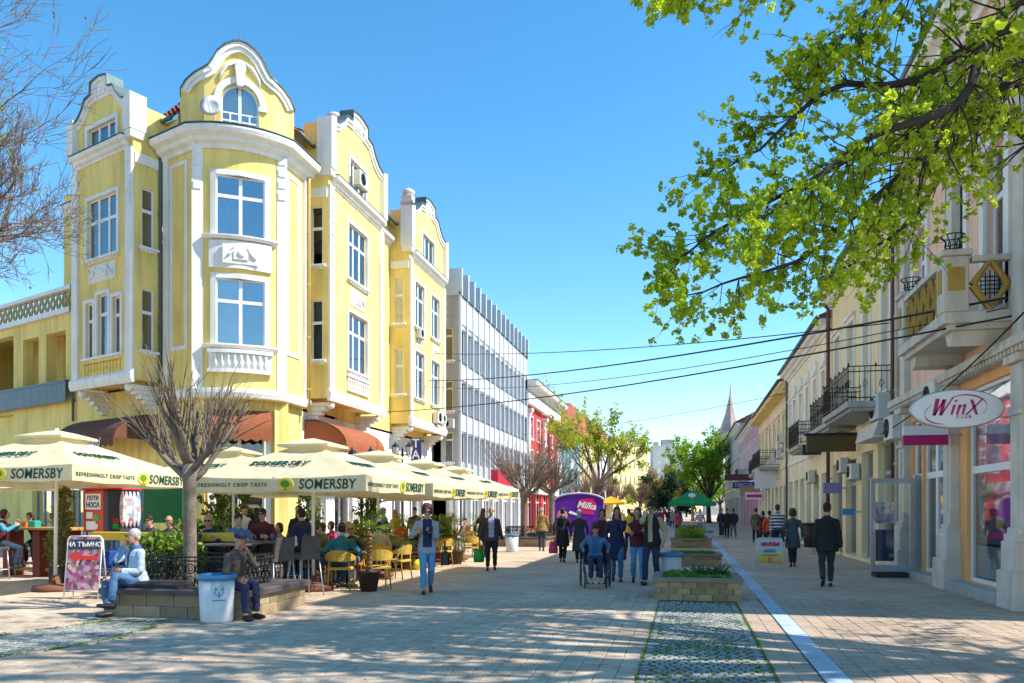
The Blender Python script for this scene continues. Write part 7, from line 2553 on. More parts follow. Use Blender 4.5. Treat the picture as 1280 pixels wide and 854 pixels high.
def bar_proto():
    o = thing('bar_chair', 'x', 'chair')
    MB().bbox(-0.23, 0.23, -0.2, 0.24, 0.68, 0.75, 0.02).build('seat', wick_grey, o)
    b = MB()
    b.rings([[(-0.2, -0.2, 0.7), (0.2, -0.2, 0.7), (0.2, -0.165, 0.7), (-0.2, -0.165, 0.7)], [(-0.2, -0.23, 0.95), (0.2, -0.23, 0.95), (0.2, -0.195, 0.95), (-0.2, -0.195, 0.95)], [(-0.19, -0.27, 1.12), (0.19, -0.27, 1.12), (0.19, -0.235, 1.12), (-0.19, -0.235, 1.12)]], True, False)
    b.build('backrest', wick_grey, o)
    for sx in (-1, 1):
        MB().tube([(sx * 0.25, 0.26, 0), (sx * 0.2, 0.2, 0.68)], 0.015, 6).build('leg', steel, o)
        MB().tube([(sx * 0.25, -0.26, 0), (sx * 0.2, -0.17, 0.68)], 0.015, 6).build('leg', steel, o)
        MB().tube([(sx * 0.235, 0.24, 0.22), (sx * 0.235, -0.235, 0.22)], 0.011, 6).build('stretcher', steel, o)
    MB().tube([(-0.235, 0.24, 0.26), (0.235, 0.24, 0.26)], 0.011, 6).build('foot_bar', steel, o)
    return o
def table_proto(h, top_m, w=0.36):
    o = thing('cafe_table', 'x', 'table')
    MB().bbox(-w, w, -w, w, h - 0.035, h, 0.02).build('table_top', top_m, o)
    MB().tube([(0, 0, 0.04), (0, 0, h - 0.036)], 0.03, 8).build('leg', iron, o)
    MB().lathe([(0.001, 0), (0.24, 0), (0.22, 0.03), (0.04, 0.05), (0.001, 0.05)], n=14).build('base', iron, o)
    return o
PROT = {}
def put(kind, label, loc, rz=0.0, group=None, sc=1.0):
    if kind not in PROT:
        PROT[kind] = {'chair': lambda: chair_proto(wicker), 'ochair': lambda: chair_proto(wicker_o), 'bar': bar_proto, 'table': lambda: table_proto(0.74, mat('dark_table', (0.09, 0.06, 0.045), 0.4)),
                      'hightable': lambda: table_proto(1.0, mat('dark_table', (0.09, 0.06, 0.045), 0.4), 0.42)}[kind]()
        o = PROT[kind]
    else:
        o = copy_tree(PROT[kind])
    o.location = loc; o.rotation_euler = (0, 0, R(rz)); o.scale = (sc, sc, sc)
    o['label'] = label
    if group: o['group'] = group
    return o
def dirpt(loc, head, d, side=0.0):
    h = R(head)
    return Vector((loc[0] - math.sin(h) * d + math.cos(h) * side, loc[1] + math.cos(h) * d + math.sin(h) * side, 0))

def sit(label, loc, head, seat=0.45, chair='chair', chair_label=None, table=False, **kw):
    """a seated person with the chair below"""
    if chair: put(chair, chair_label or ('chair under the ' + label), loc, head, 'cafe seats')
    base = Vector((loc[0], loc[1], 0))
    d = dict(pel=seat + 0.1, seated=True, lean=8, feet=[(-0.12, 0.42, 0.085), (0.12, 0.36, 0.085)], hands=[(-0.16, 0.36, seat + 0.33), (0.16, 0.34, seat + 0.33)])
    if seat > 0.6: d['feet'] = [(-0.12, 0.34, 0.3), (0.12, 0.3, 0.3)]
    d.update(kw)
    return person(label, base, head, **d)

# ------------------------------------------------------------------ the two men on the tree bench
person('old man in pale blue jacket and jeans seated on the stone bench, hand to chin', (-8.22, 10.74, 0), 152, 1.72, vox=0.012, pel=0.53, seated=True, lean=2,
       feet=[(-0.28, 0.50, 0.24, -0.1, 1, 0.6), (0.05, 0.40, 0.085, 0.2, 1, 0.4)], hands=[(-0.1, 0.28, 0.70), (0.03, 0.17, 1.06, 0.35, 0.25, -1)], look=(8, -2), top='paleblue', shirt='blue', openw=0.035,
       bottom='jeans', hair=hair_grey, style='short', skin=skin_t, hem=0.1, collar='blue', fat=1.12, curl=1.0)
person('old man in brown leather jacket and navy cap seated on the bench end', (-6.62, 10.78, 0), -112, 1.70, vox=0.012, pel=0.53, seated=True, lean=16,
       feet=[(-0.1, 0.42, 0.085), (0.14, 0.5, 0.085)], hands=[(-0.04, 0.30, 0.98, -0.5, 0.2, -1), (0.2, 0.42, 0.60)], look=(-5, 4), top='brownleather', bottom='navy', hair=hair_grey, style='cap', skin=skin_t, hem=0.1, fat=1.1, curl=1.1)

# ------------------------------------------------------------------ walkers
W_ = 'people walking in the street'
p3 = G(534, 742)
person('woman in open grey jacket and sky blue jeans with burgundy hair looking at her phone', p3, 200, 1.74, W_, 0.012, lean=3, feet=[(-0.07, -0.24, 0.16), (0.07, 0.16, 0.085)],
       hands=[(-0.06, 0.30, 1.20), (0.20, 0.20, 1.18)], look=(0, 14), top='greyjacket', shirt='navy', openw=0.085, bottom='lightjeans', hair=hair_wine, style='curly', hem=0.14, glasses=True, curl=1.2, fat=0.95)
ph = MB().bbox(-0.035, 0.035, -0.005, 0.005, -0.07, 0.07, 0.006)
ph = ph.build('mobile_phone', mat('black_phone', (0.02, 0.02, 0.025), 0.2))
ph.location = dirpt(p3, 200, 0.40, -0.06) + Vector((0, 0, 1.25)); ph.rotation_euler = (R(35), 0, R(200))
tag(ph, 'small dark phone held by the woman in the grey jacket', 'phone')
hb = thing('handbag', 'black handbag hanging beside the woman in the grey jacket', 'bag', dirpt(p3, 200, 0.02, -0.34) + Vector((0, 0, 0.55)), R(200))
MB().bbox(-0.08, 0.08, -0.16, 0.16, 0, 0.26, 0.03).build('bag_body', shoe_m, hb)
MB().tube([(0, -0.12, 0.25), (0, -0.08, 0.45), (0, 0.08, 0.45), (0, 0.12, 0.25)], 0.012, 6).build('strap', shoe_m, hb)
p4 = G(614, 713)
person('stout man in open dark leather jacket and lilac shirt carrying a green bag', p4, 196, 1.72, W_, 0.015, feet=[(-0.1, -0.1, 0.1), (0.1, 0.14, 0.085)], hands=[(-0.3, -0.05, 0.80), (0.31, 0.05, 0.80)],
       look=(-5, 5), top='leather', shirt='lavender', openw=0.075, bottom='black', hair=hair_grey, style='bald', skin=skin_t, hem=0.12, fat=1.15)
def carrier(label, loc, m, rz=0.0, h=0.36, w=0.26):
    o = thing('carrier_bag', label, 'bag', loc, rz)
    b = MB()
    b.rings([[(-w / 2, -0.06, 0), (w / 2, -0.06, 0), (w / 2, 0.06, 0), (-w / 2, 0.06, 0)], [(-w * 0.56, -0.08, h * 0.3), (w * 0.56, -0.08, h * 0.3), (w * 0.56, 0.08, h * 0.3), (-w * 0.56, 0.08, h * 0.3)], [(-w * 0.4, -0.02, h), (w * 0.4, -0.02, h), (w * 0.4, 0.02, h), (-w * 0.4, 0.02, h)]], True, True)
    b.build('bag_body', m, o)
    for y in (-0.02, 0.02): MB().tube([(-w * 0.25, y, h), (-w * 0.08, y * 0.5, h + 0.14), (w * 0.08, y * 0.5, h + 0.14), (w * 0.25, y, h)], 0.008, 5).build('handle', m, o)
carrier('bright green carrier bag in the stout man hand', dirpt(p4, 196, 0.05, 0.33) + Vector((0, 0, 0.22)), mat('green_plastic', (0.01, 0.30, 0.05), 0.4), R(16))
person('brown haired woman in black walking into the cafe row', D(603, 27), -30, 1.68, W_, 0.02, top='black', bottom='black', hair=hair_brown, style='long', hem=0.2)
p6 = G(677, 689)
person('man in tan jacket and dark jeans walking away', p6, 4, 1.74, W_, 0.02, top='tan', bottom='darkjeans', hair=hair_grey, style='bald', hem=0.14, fat=1.12)
p7 = G(703, 703)
person('woman in long black coat carrying a pink bag, walking away', p7, 2, 1.70, W_, 0.018, top='black', bottom='black', hair=hair_dark, style='short', hem=0.42, feet=[(-0.06, 0.1, 0.085), (0.06, -0.08, 0.1)], collar='charcoal')
carrier('pink carrier bag hanging from the hand of the woman in black', dirpt(p7, 2, -0.1, -0.27) + Vector((0, 0, 0.28)), mat('pink_plastic', (0.65, 0.04, 0.14), 0.4), R(10))
person('woman in dark green coat with pale headscarf beside the woman in black', G(724, 704), 6, 1.64, W_, 0.018, top='charcoal', bottom='black', hair=C['greyjacket'], style='scarf', hem=0.55, feet=[(-0.06, 0.08, 0.085), (0.06, -0.1, 0.1)])
p10 = G(752, 722)
person('dark haired woman in plum jacket and maroon top pushing the wheelchair', p10, 190, 1.66, W_, 0.015, top='plum', shirt='maroon', openw=0.09, bottom='darkjeans', hair=hair_dark, style='bob', hem=0.14, hands=[(-0.2, 0.34, 0.95), (0.2, 0.34, 0.95)], lean=6, look=(0, 12), skin=skin_t)
person('woman in long navy coat with hand raised to her face', G(771, 727), 186, 1.70, W_, 0.015, top='navy', bottom='jeans', hair=hair_dark, style='long', hem=0.42, hands=[(-0.05, 0.22, 1.40, -0.3, 0.4, -1), (0.22, 0.05, 0.85)], look=(5, 10), skin=skin_t, feet=[(-0.08, 0.12, 0.085), (0.08, -0.1, 0.1)])
person('young woman in maroon sweater and blue jeans with arms folded', G(797, 729), 184, 1.68, W_, 0.014, top='maroon', bottom='lightjeans', hair=hair_brown, style='long', hands=[(0.1, 0.24, 1.1), (-0.1, 0.22, 1.16)], look=(-8, 5), fat=0.92, hem=0.08)
person('tall man in dark padded vest with beige sleeves touching his forehead', G(815, 731), 168, 1.82, W_, 0.012, top='black', sleeves='beige', shirt='beige', openw=0.045, bottom='darkjeans', hair=hair_dark, style='short', hem=0.1, glasses=True,
       feet=[(-0.1, -0.16, 0.1), (0.1, 0.2, 0.085)], hands=[(-0.27, 0.12, 0.92), (0.05, 0.24, 1.58, 0.35, 0.5, -1.0)], look=(6, 16), lean=7)
person('person in bright yellow jacket walking away behind the group', G(786, 690), 4, 1.68, W_, 0.02, top='yellow', bottom='darkjeans', hair=hair_brown, style='short', hem=0.16, fat=1.1)
p15 = G(1034, 734)
person('man in black suit walking away along the shop fronts', p15, -4, 1.78, W_, 0.012, top='black', bottom='charcoal', hair=hair_dark, style='short', hem=0.2, feet=[(-0.1, -0.2, 0.17), (0.08, 0.16, 0.085)], hands=[(-0.26, 0.02, 0.82), (0.27, -0.02, 0.82)], fat=1.08)
person('woman in grey knee length coat with curly brown hair walking away', G(991, 709), -3, 1.66, W_, 0.015, top='greycoat', bottom='charcoal', hair=hair_brown, style='curly', hem=0.36, feet=[(-0.05, -0.05, 0.11), (0.05, 0.1, 0.085)], hands=[(-0.24, 0.0, 0.85), (0.25, 0.05, 0.85)])
hb = thing('handbag', 'dark handbag at the side of the woman in the grey coat', 'bag', dirpt(G(991, 709), -3, -0.1, -0.3) + Vector((0, 0, 0.72)))
MB().bbox(-0.06, 0.06, -0.15, 0.15, 0, 0.22, 0.03).build('bag_body', shoe_m, hb)
MB().tube([(0, -0.1, 0.21), (0, 0, 0.42), (0, 0.1, 0.21)], 0.01, 6).build('strap', shoe_m, hb)
person('man in navy and white striped jumper walking away', G(972, 697), 0, 1.82, W_, 0.018, top='navy', stripe='white', bottom='darkjeans', hair=hair_brown, style='short', skin=skin_m)
person('short person in bright orange jacket walking away', G(962, 688), 0, 1.6, W_, 0.02, top='orange', bottom='darkjeans', hair=hair_dark, style='short', hem=0.12)
person('person in dark maroon coat beside the orange jacket', G(954, 681), 2, 1.58, W_, 0.022, top='maroon', bottom='black', hair=hair_dark, style='bob', hem=0.4)
person('man in brown coat walking beside the maroon coat', G(945, 679), 0, 1.72, W_, 0.022, top='khaki', bottom='black', hair=hair_dark, style='short', hem=0.3)
for px, py, t, b, lab, hd in ((902, 671, 'navy', 'darkjeans', 'man in navy by the far bollard', 180), (909, 673, 'black', 'black', 'man in black standing between two others by the far shops', 170), (917, 671, 'charcoal', 'jeans', 'man in charcoal jacket and jeans by the far shops', 10)):
    person(lab, G(px, py), hd, 1.72, W_, 0.025, top=t, bottom=b, hem=0.12)
person('person in pink striped top and light jeans near the green parasol', G(875, 674), 180, 1.7, W_, 0.025, top='pink', stripe='white', bottom='lightjeans', hair=hair_blond, style='short')
person('person in magenta jacket beside the green parasol', D(848, 50), 20, 1.6, W_, 0.028, top='pink', bottom='black', hair=hair_dark, style='short', hem=0.15)

# ------------------------------------------------------------------ wheelchair and its rider
wl = G(744, 733)
WC = thing('wheelchair', 'wheelchair with spoked wheels pushed along the street', 'wheelchair', wl, R(188))
fr_m = mat('navy_frame_metal', (0.03, 0.05, 0.12), 0.35, 0.1, 5, metal=0.5)
for s in (-1, 1):
    ty = MB(); ty.tube([(s * 0.3, -0.1 + 0.29 * math.cos(t * 2 * math.pi / 24), 0.305 + 0.29 * math.sin(t * 2 * math.pi / 24)) for t in range(25)], 0.016, 6)
    w = ty.build('wheel', black_rubber, WC)
    rm = MB(); rm.tube([(s * 0.33, -0.1 + 0.25 * math.cos(t * 2 * math.pi / 24), 0.305 + 0.25 * math.sin(t * 2 * math.pi / 24)) for t in range(25)], 0.009, 5)
    rm.lathe([(0.03, -0.03), (0.03, 0.03)], n=8, T=Matrix.Translation((s * 0.3, -0.1, 0.305)) @ Matrix.Rotation(R(90), 4, 'Y'))
    rm.build('push_rim', steel, w)
    for q in range(14):
        t = q * math.pi / 7
        MB().tube([(s * 0.3, -0.1, 0.305), (s * 0.3, -0.1 + 0.28 * math.cos(t), 0.305 + 0.28 * math.sin(t))], 0.003, 3).build('spoke', steel, w)
    MB().lathe([(0.02, -0.015), (0.075, -0.015), (0.075, 0.015), (0.02, 0.015)], n=14, T=Matrix.Translation((s * 0.22, 0.36, 0.076)) @ Matrix.Rotation(R(90), 4, 'Y')).build('caster', black_rubber, WC)
    f = MB()
    f.tube([(s * 0.24, -0.22, 0.3), (s * 0.24, -0.24, 0.85), (s * 0.24, -0.34, 0.95)], 0.013, 6)
    f.tube([(s * 0.24, -0.22, 0.48), (s * 0.24, 0.25, 0.5), (s * 0.23, 0.36, 0.3), (s * 0.22, 0.36, 0.09)], 0.013, 6)
    f.tube([(s * 0.24, 0.25, 0.5), (s * 0.22, 0.42, 0.4), (s * 0.18, 0.52, 0.13)], 0.013, 6)
    f.tube([(s * 0.24, -0.22, 0.7), (s * 0.24, 0.2, 0.7), (s * 0.24, 0.22, 0.5)], 0.013, 6)
    f.build('side_frame', fr_m, WC)
    MB().bbox(s * 0.12 - 0.08, s * 0.12 + 0.08, 0.46, 0.62, 0.1, 0.12, 0.006).build('footrest', black_rubber, WC)
    MB().bbox(s * 0.25 - 0.03, s * 0.25 + 0.03, -0.2, 0.15, 0.7, 0.73, 0.01).build('armrest', black_rubber, WC)
    MB().tube([(s * 0.24, -0.34, 0.95), (s * 0.24, -0.46, 0.95)], 0.018, 6).build('push_handle', black_rubber, WC)
MB().bbox(-0.23, 0.23, -0.22, 0.24, 0.47, 0.5, 0.01).build('seat', C['navy'], WC)
MB().bbox(-0.23, 0.23, -0.25, -0.22, 0.5, 0.88, 0.01).build('backrest', C['navy'], WC)
person('person in blue denim jacket seated in the wheelchair', wl, 188, 1.6, None, 0.013, pel=0.6, seated=True, lean=14, feet=[(-0.1, 0.48, 0.2), (0.1, 0.5, 0.2)], hands=[(-0.27, 0.12, 0.78), (0.27, 0.12, 0.8)],
       look=(0, 10), top='denim', shirt='blue', openw=0.08, bottom='navy', hair=hair_dark, style='short', skin=skin_t, shoes=C['beige'], hem=0.1)

# ------------------------------------------------------------------ cafe guests
GC = 'guests at the cafe tables'
def seat_at(px, py): return G(px, py)
t1 = seat_at(426, 737)
sit('man in teal jumper seated with his back to the street', t1, 14, 0.45, 'chair', 'yellow wicker chair under the man in teal', H=1.76, group=GC, vox=0.014, top='teal', bottom='darkjeans', hair=hair_dark, style='short', lean=12, fat=1.1, hands=[(-0.3, 0.3, 0.78), (0.3, 0.3, 0.78)])
put('table', 'small dark table before the man in teal', dirpt(t1, 14, 0.72))
sit('woman in dark top across from the man in teal', dirpt(t1, 14, 1.4), 190, 0.45, 'ochair', 'orange wicker chair under the woman facing the man in teal', H=1.66, group=GC, top='black', hair=hair_blond, style='bob', glasses=True)
sit('woman in brown jacket beside the table of the man in teal', dirpt(t1, 14, 0.8, -0.75), -70, 0.45, 'ochair', 'orange wicker chair beside the dark table', H=1.66, group=GC, top='tan', hair=hair_brown, style='long')
t2 = seat_at(487, 722)
put('chair', 'empty yellow wicker chair beside the first palm pot', G(472, 735), 35, 'cafe seats')
put('chair', 'empty yellow wicker chair turned aside near the yellow bag', G(498, 724), 80, 'cafe seats')
put('chair', 'yellow wicker chair behind the woman in the grey jacket', G(552, 708), 60, 'cafe seats')
put('chair', 'empty yellow wicker chair next to the second palm pot', G(588, 702), 20, 'cafe seats')
put('chair', 'empty yellow wicker chair farther along the parasol row', G(601, 696), 40, 'cafe seats')
put('table', 'small dark table beside the two empty yellow chairs', G(480, 714))
put('table', 'small dark table beside the second palm pot', G(570, 694))
sit('person in beige jacket seated behind the first palm', G(474, 722), 20, 0.45, 'chair', 'yellow wicker chair under the person in beige', H=1.7, group=GC, top='beige', hair=hair_dark, style='short')
sit('woman in brown leaning over the table behind the palm', G(488, 706), 60, 0.45, 'ochair', 'orange wicker chair under the woman in brown', H=1.66, group=GC, top='khaki', hair=hair_brown, style='bob', lean=22)
sit('guest in orange seated between the two palms', G(503, 703), 170, 0.45, 'ochair', 'orange wicker chair between the two palms', H=1.66, group=GC, top='orange', hair=hair_brown, style='bob')
sit('guest in white and red seated behind the second palm', G(583, 690), 160, 0.45, 'ochair', 'orange wicker chair behind the second palm', H=1.68, group=GC, top='red', shirt='white', hair=hair_dark, style='short')
sit('dark haired guest seated at the far parasols', G(562, 688), 60, 0.45, 'ochair', 'orange wicker chair at the far parasols', H=1.68, group=GC, top='khaki', hair=hair_brown, style='long')
sit('guest in pink seated beside the street wall', D(417, 21.5), 150, 0.45, 'ochair', 'orange wicker chair beside the street wall', H=1.66, group=GC, top='pink', hair=hair_dark, style='bob')
sit('guest in black seated under the second parasol', D(398, 20.5), 200, 0.45, 'ochair', 'orange wicker chair under the second parasol', H=1.7, group=GC, top='black', hair=hair_brown, style='short', glasses=True)
person('guest in cyan standing behind the second parasol pole', D(481, 24), 120, 1.7, GC, 0.02, top='cyan', bottom='jeans', hair=hair_grey, style='short')
person('guest in yellow top standing beside the one in cyan', D(495, 25), 160, 1.64, GC, 0.02, top='yellow', bottom='jeans', hair=hair_blond, style='long')
person('guest in navy standing near the shop wall', D(519, 27), 180, 1.72, GC, 0.02, top='navy', bottom='jeans', hair=hair_dark, style='short')
person('child in pale dress standing near the shop wall', D(551, 27), 190, 1.5, GC, 0.02, top='lavender', bottom='white', hair=hair_brown, style='long')
# high stools
b1, b2 = G(347, 748), G(381, 744)
put('bar', 'high grey wicker stool nearest the capped man', b1, 62, 'high wicker stools')
put('bar', 'high grey wicker stool beside the parasol pole', b2, 58, 'high wicker stools')
sit('man in navy suit jacket seated on a high stool at the tall table', G(352, 741) + Vector((0.05, 0.9, 0)), 60, 0.75, 'bar', 'high grey wicker stool under the man in the navy suit', H=1.76, group=GC, vox=0.014, top='navy', bottom='black', hair=hair_dark, style='short', lean=14, hands=[(-0.16, 0.42, 1.06), (0.16, 0.4, 1.06)])
ht = D(322, 15.6)
put('hightable', 'tall dark table behind the capped man', ht, 20)
sit('man in sunglasses seated at the tall table', D(330, 16.5), 190, 0.75, 'bar', 'high grey wicker stool under the man in sunglasses', H=1.74, group=GC, vox=0.014, top='maroon', bottom='black', hair=hair_dark, style='short', glasses=True, hands=[(-0.2, 0.36, 1.06), (0.2, 0.36, 1.06)])
sit('fair haired woman in dark jacket seated beside the tree trunk', D(262, 15.2), 200, 0.65, 'bar', 'high grey wicker stool beside the tree trunk', H=1.68, group=GC, vox=0.015, top='navy', bottom='black', hair=hair_blond, style='bob', glasses=True, skin=skin_t, hands=[(-0.2, 0.36, 1.06), (0.1, 0.26, 1.15)])
sit('guest in blue denim shirt at the tall table', D(296, 15.3), -140, 0.7, 'bar', 'high grey wicker stool under the guest in denim', H=1.7, group=GC, vox=0.016, top='denim', bottom='black', hair=hair_dark, style='short', lean=20)
tw2 = D(290, 14.6)
put('hightable', 'tall dark table beside the tree trunk', tw2, 10)
def glassware(label, loc, m, h=0.14, r=0.035):
    o = MB().lathe([(0.001, 0), (r * 0.8, 0), (r, h), (r * 0.9, h), (r * 0.7, 0.01), (0.001, 0.01)], n=12).build('drinking_glass', m)
    o.location = loc
    tag(o, label, 'glass', 'glasses on the tables')
beer = mat('beer', (0.6, 0.33, 0.03), 0.15, 0.1); 
for k, (dx, dy, mm, lab) in enumerate(((-0.2, 0.1, beer, 'amber glass on the tall dark table behind the capped man'), (0.15, -0.1, glass, 'clear glass on the tall dark table behind the capped man'), (0.2, 0.2, mat('blue_mug', (0.03, 0.15, 0.35), 0.3), 'blue mug on the tall dark table behind the capped man'))):
    glassware(lab, ht + Vector((dx, dy, 1.0)), mm)
person('waiter in white shirt standing at the tower wall', D(303, 21), 250, 1.76, GC, 0.018, top='white', bottom='black', hair=hair_brown, style='short', hands=[(-0.2, 0.35, 1.05), (0.2, 0.35, 1.05)])
person('dark haired waitress in black standing before the waiter', D(322, 20.4), 60, 1.68, GC, 0.018, top='black', bottom='black', hair=hair_dark, style='long', hands=[(-0.1, 0.3, 1.1), (0.1, 0.3, 1.1)])
sit('woman in white top with long hair seated under the first parasol', D(378, 18.6), 150, 0.45, 'ochair', 'orange wicker chair under the woman in white', H=1.68, group=GC, top='white', hair=hair_brown, style='long')
person('dark haired woman standing behind the woman in white', D(374, 20), 190, 1.74, GC, 0.02, top='black', bottom='black', hair=hair_dark, style='long')
sit('guest in navy with sunglasses behind the hedge', D(190, 17.8), 185, 0.6, 'ochair', 'orange wicker chair behind the hedge', H=1.74, group=GC, top='navy', hair=hair_dark, style='short', glasses=True)
sit('bald guest in dark shirt with sunglasses behind the hedge', D(214, 17.2), 190, 0.6, 'ochair', 'orange wicker chair behind the hedge next to the first', H=1.74, group=GC, top='charcoal', hair=hair_dark, style='bald', glasses=True, skin=skin_t)
for (px, dd, hd, tp_, hr, st_, lab) in ((408, 17.6, 100, 'khaki', hair_brown, 'short', 'guest in khaki turned sideways under the first parasol'), (436, 19.2, 200, 'white', hair_blond, 'long', 'fair guest in white under the second parasol'),
        (352, 17.8, 170, 'cyan', hair_dark, 'bob', 'guest in cyan behind the high stools'), (232, 18.6, 200, 'red', hair_brown, 'bob', 'guest in red beside the bald guest'), (520, 22.5, 120, 'black', hair_dark, 'short', 'guest in black behind the woman in the grey jacket'),
        (446, 22.6, 40, 'orange', hair_dark, 'bob', 'guest in orange jumper with back turned by the lantern post')):
    sit(lab, D(px, dd), hd, 0.45, 'ochair', 'orange wicker chair under the ' + lab.split(' under')[0].split(' behind')[0].split(' beside')[0].split(' with')[0], H=1.7, group=GC, top=tp_, hair=hr, style=st_)
    put('table', 'small dark table shared by the ' + lab.split(' under')[0].split(' behind')[0].split(' beside')[0].split(' with')[0], dirpt(D(px, dd), hd, 0.66))
# the long high table on the far side
LT = thing('high_table', 'long honey coloured high table with red trestle legs beside the candy cart', 'table', D(52, 19.5), R(-8))
for k in range(3): MB().bbox(-1.35, 1.35, -0.36 + k * 0.245, -0.36 + k * 0.245 + 0.237, 1.13, 1.19, 0.01).build('plank', wood, LT)
for x in (-0.95, 0.05, 0.95): MB().bbox(x - 0.12, x + 0.12, -0.2, 0.2, 0.0, 1.129, 0.015).build('leg', red_wood, LT)
MB().box(-1.2, 1.2, -0.05, 0.05, 0.12, 0.2).build('foot_bar', mat('orange_bar', (0.6, 0.25, 0.02), 0.6), LT)
sit('woman in maroon and blue leaning on the high wooden table', D(0, 18.8), -60, 0.75, 'bar', 'high grey wicker stool under the woman in maroon and blue', H=1.7, group=GC, vox=0.018, top='maroon', sleeves='cyan', bottom='darkjeans', hair=hair_wine, style='bob', hands=[(-0.1, 0.36, 1.3), (0.2, 0.36, 1.24)])
sit('person in black slumped over the high wooden table', D(48, 20.6), 190, 0.75, 'bar', 'high grey wicker stool under the person in black', H=1.7, group=GC, vox=0.018, top='black', bottom='black', hair=hair_brown, style='bob', lean=30, look=(0, 25), hands=[(-0.2, 0.4, 1.24), (0.2, 0.4, 1.24)])
MB_ = MB().bbox(-0.14, 0.14, -0.1, 0.1, 0, 0.16, 0.02).build('box', mat('turquoise_box', (0.02, 0.32, 0.26), 0.5)); MB_.name = 'tissue_box'; MB_.location = D(42, 19.4) + Vector((0, 0, 1.19)); tag(MB_, 'turquoise box standing on the high wooden table', 'box')
MB_ = MB().bbox(-0.16, 0.16, -0.1, 0.1, 0, 0.14, 0.02).build('menu_box', mat('orange_box', (0.6, 0.16, 0.02), 0.5)); MB_.location = D(30, 19.4) + Vector((0, 0, 1.19)); tag(MB_, 'orange box standing on the high wooden table', 'box')
for px, m, lab in ((22, C['red'], 'red chair between the red trestle legs'), (64, C['yellow'], 'yellow chair behind the high wooden table')):
    o = thing('stacking_chair', lab, 'chair', D(px, 20.9), R(20))
    MB().bbox(-0.22, 0.22, -0.2, 0.22, 0.43, 0.47, 0.02).build('seat', m, o)
    MB().bbox(-0.22, 0.22, -0.24, -0.2, 0.55, 0.9, 0.02).build('backrest', m, o)
    for sx in (-1, 1):
        for sy in (-1, 1): MB().tube([(sx * 0.19, sy * 0.18, 0), (sx * 0.18, sy * 0.17, 0.43)], 0.014, 6).build('leg', steel, o)
# ------------------------------------------------------------------ candy cart
cc = G(140, 728)
CT = thing('candy_cart', 'red and dark sweets cart with blue hoop wheels, posters and clear bags', 'cart', cc, R(76))
redc = mat('cart_red', (0.62, 0.03, 0.015), 0.4); darkc = mat('cart_dark', (0.05, 0.055, 0.08), 0.4); bluec = mat('cart_blue', (0.02, 0.06, 0.30), 0.4)
MB().bbox(-0.42, 0.42, -0.4, 0.4, 1.12, 2.05, 0.03).build('cabinet', darkc, CT)
MB().box(-0.38, 0.38, -0.415, -0.401, 1.14, 2.03).build('side_panel', darkc, CT)
MB().box(-0.435, -0.421, -0.3, 0.34, 1.14, 2.03).build('red_panel', redc, CT)
MB().bbox(-0.44, 0.44, -0.43, 0.42, 2.051, 2.09, 0.015).build('lid', redc, CT)
MB().box(-0.445, -0.436, -0.22, 0.28, 1.62, 1.96).build('poster', white_frame, CT)
navy_p = mat('navy_print', (0.03, 0.05, 0.2))
lettering('НОСА', 0.15, navy_p, CT, Matrix.Translation((-0.447, 0.03, 1.71)) @ Matrix.Rotation(R(-90), 4, 'Z'), bold=0.006, extrude=0.002)
lettering('ПОТИ', 0.13, navy_p, CT, Matrix.Translation((-0.447, 0.03, 1.86)) @ Matrix.Rotation(R(-90), 4, 'Z'), bold=0.004, extrude=0.002)
for (y0, y1, z0, z1, m) in ((-0.05, 0.25, 1.18, 1.36, white_frame), (0.05, 0.25, 1.42, 1.56, white_frame), (-0.15, 0.0, 1.38, 1.5, mat('green_sticker', (0.03, 0.45, 0.04), 0.5)), (-0.12, 0.02, 1.2, 1.3, white_frame)):
    MB().box(-0.445, -0.436, y0, y1, z0, z1).build('sticker', m, CT)
for (x0, x1, z0, z1, m) in ((-0.3, -0.16, 1.2, 1.31, 'green_sticker'), (-0.3, -0.16, 1.33, 1.42, 'cart_red')):
    MB().box(x0, x1, -0.424, -0.416, z0, z1).build('sticker', MATS[m], CT)
bagm = collage('bagged_sweets', 11, [(0.6, 0.65, 0.7), (0.5, 0.1, 0.15), (0.7, 0.75, 0.8), (0.15, 0.3, 0.5), (0.65, 0.7, 0.75), (0.55, 0.3, 0.3), (0.7, 0.72, 0.75)])
for k in range(5):
    b = MB(); b.ell((-0.08 + k * 0.1, -0.44, 1.62), (0.07, 0.045, 0.4), 8, 8); b.build('sweet_bag', bagm, CT)
f = MB()
for sx in (-1, 1):
    for sy in (-1, 1): f.tube([(sx * 0.36, sy * 0.34, 0.3), (sx * 0.36, sy * 0.34, 1.12)], 0.018, 6)
    f.tube([(sx * 0.36, -0.34, 0.32), (sx * 0.36, 0.34, 0.32)], 0.018, 6)
f.build('cart_frame', bluec, CT)
MB().box(-0.36, 0.36, -0.34, 0.34, 0.34, 0.38).build('shelf', darkc, CT)
MB().bbox(-0.34, 0.2, -0.2, 0.2, 0.38, 0.7, 0.02).build('storage_box', bluec, CT)
for sy in (-1, 1):
    w = MB(); w.tube([(-0.02 + 0.33 * math.cos(t * 2 * math.pi / 28), sy * 0.46, 0.35 + 0.33 * math.sin(t * 2 * math.pi / 28)) for t in range(29)], 0.018, 6)
    wo = w.build('wheel', bluec, CT)
    for q in range(6):
        t = q * math.pi / 3
        MB().tube([(-0.02, sy * 0.46, 0.35), (-0.02 + 0.32 * math.cos(t), sy * 0.46, 0.35 + 0.32 * math.sin(t))], 0.008, 4).build('spoke', bluec, wo)
hl = thing('blue_wheel_stand', 'blue hoop wheel with a dark blue pannier beside the pavement board', 'wheel stand', G(82, 724), R(10))
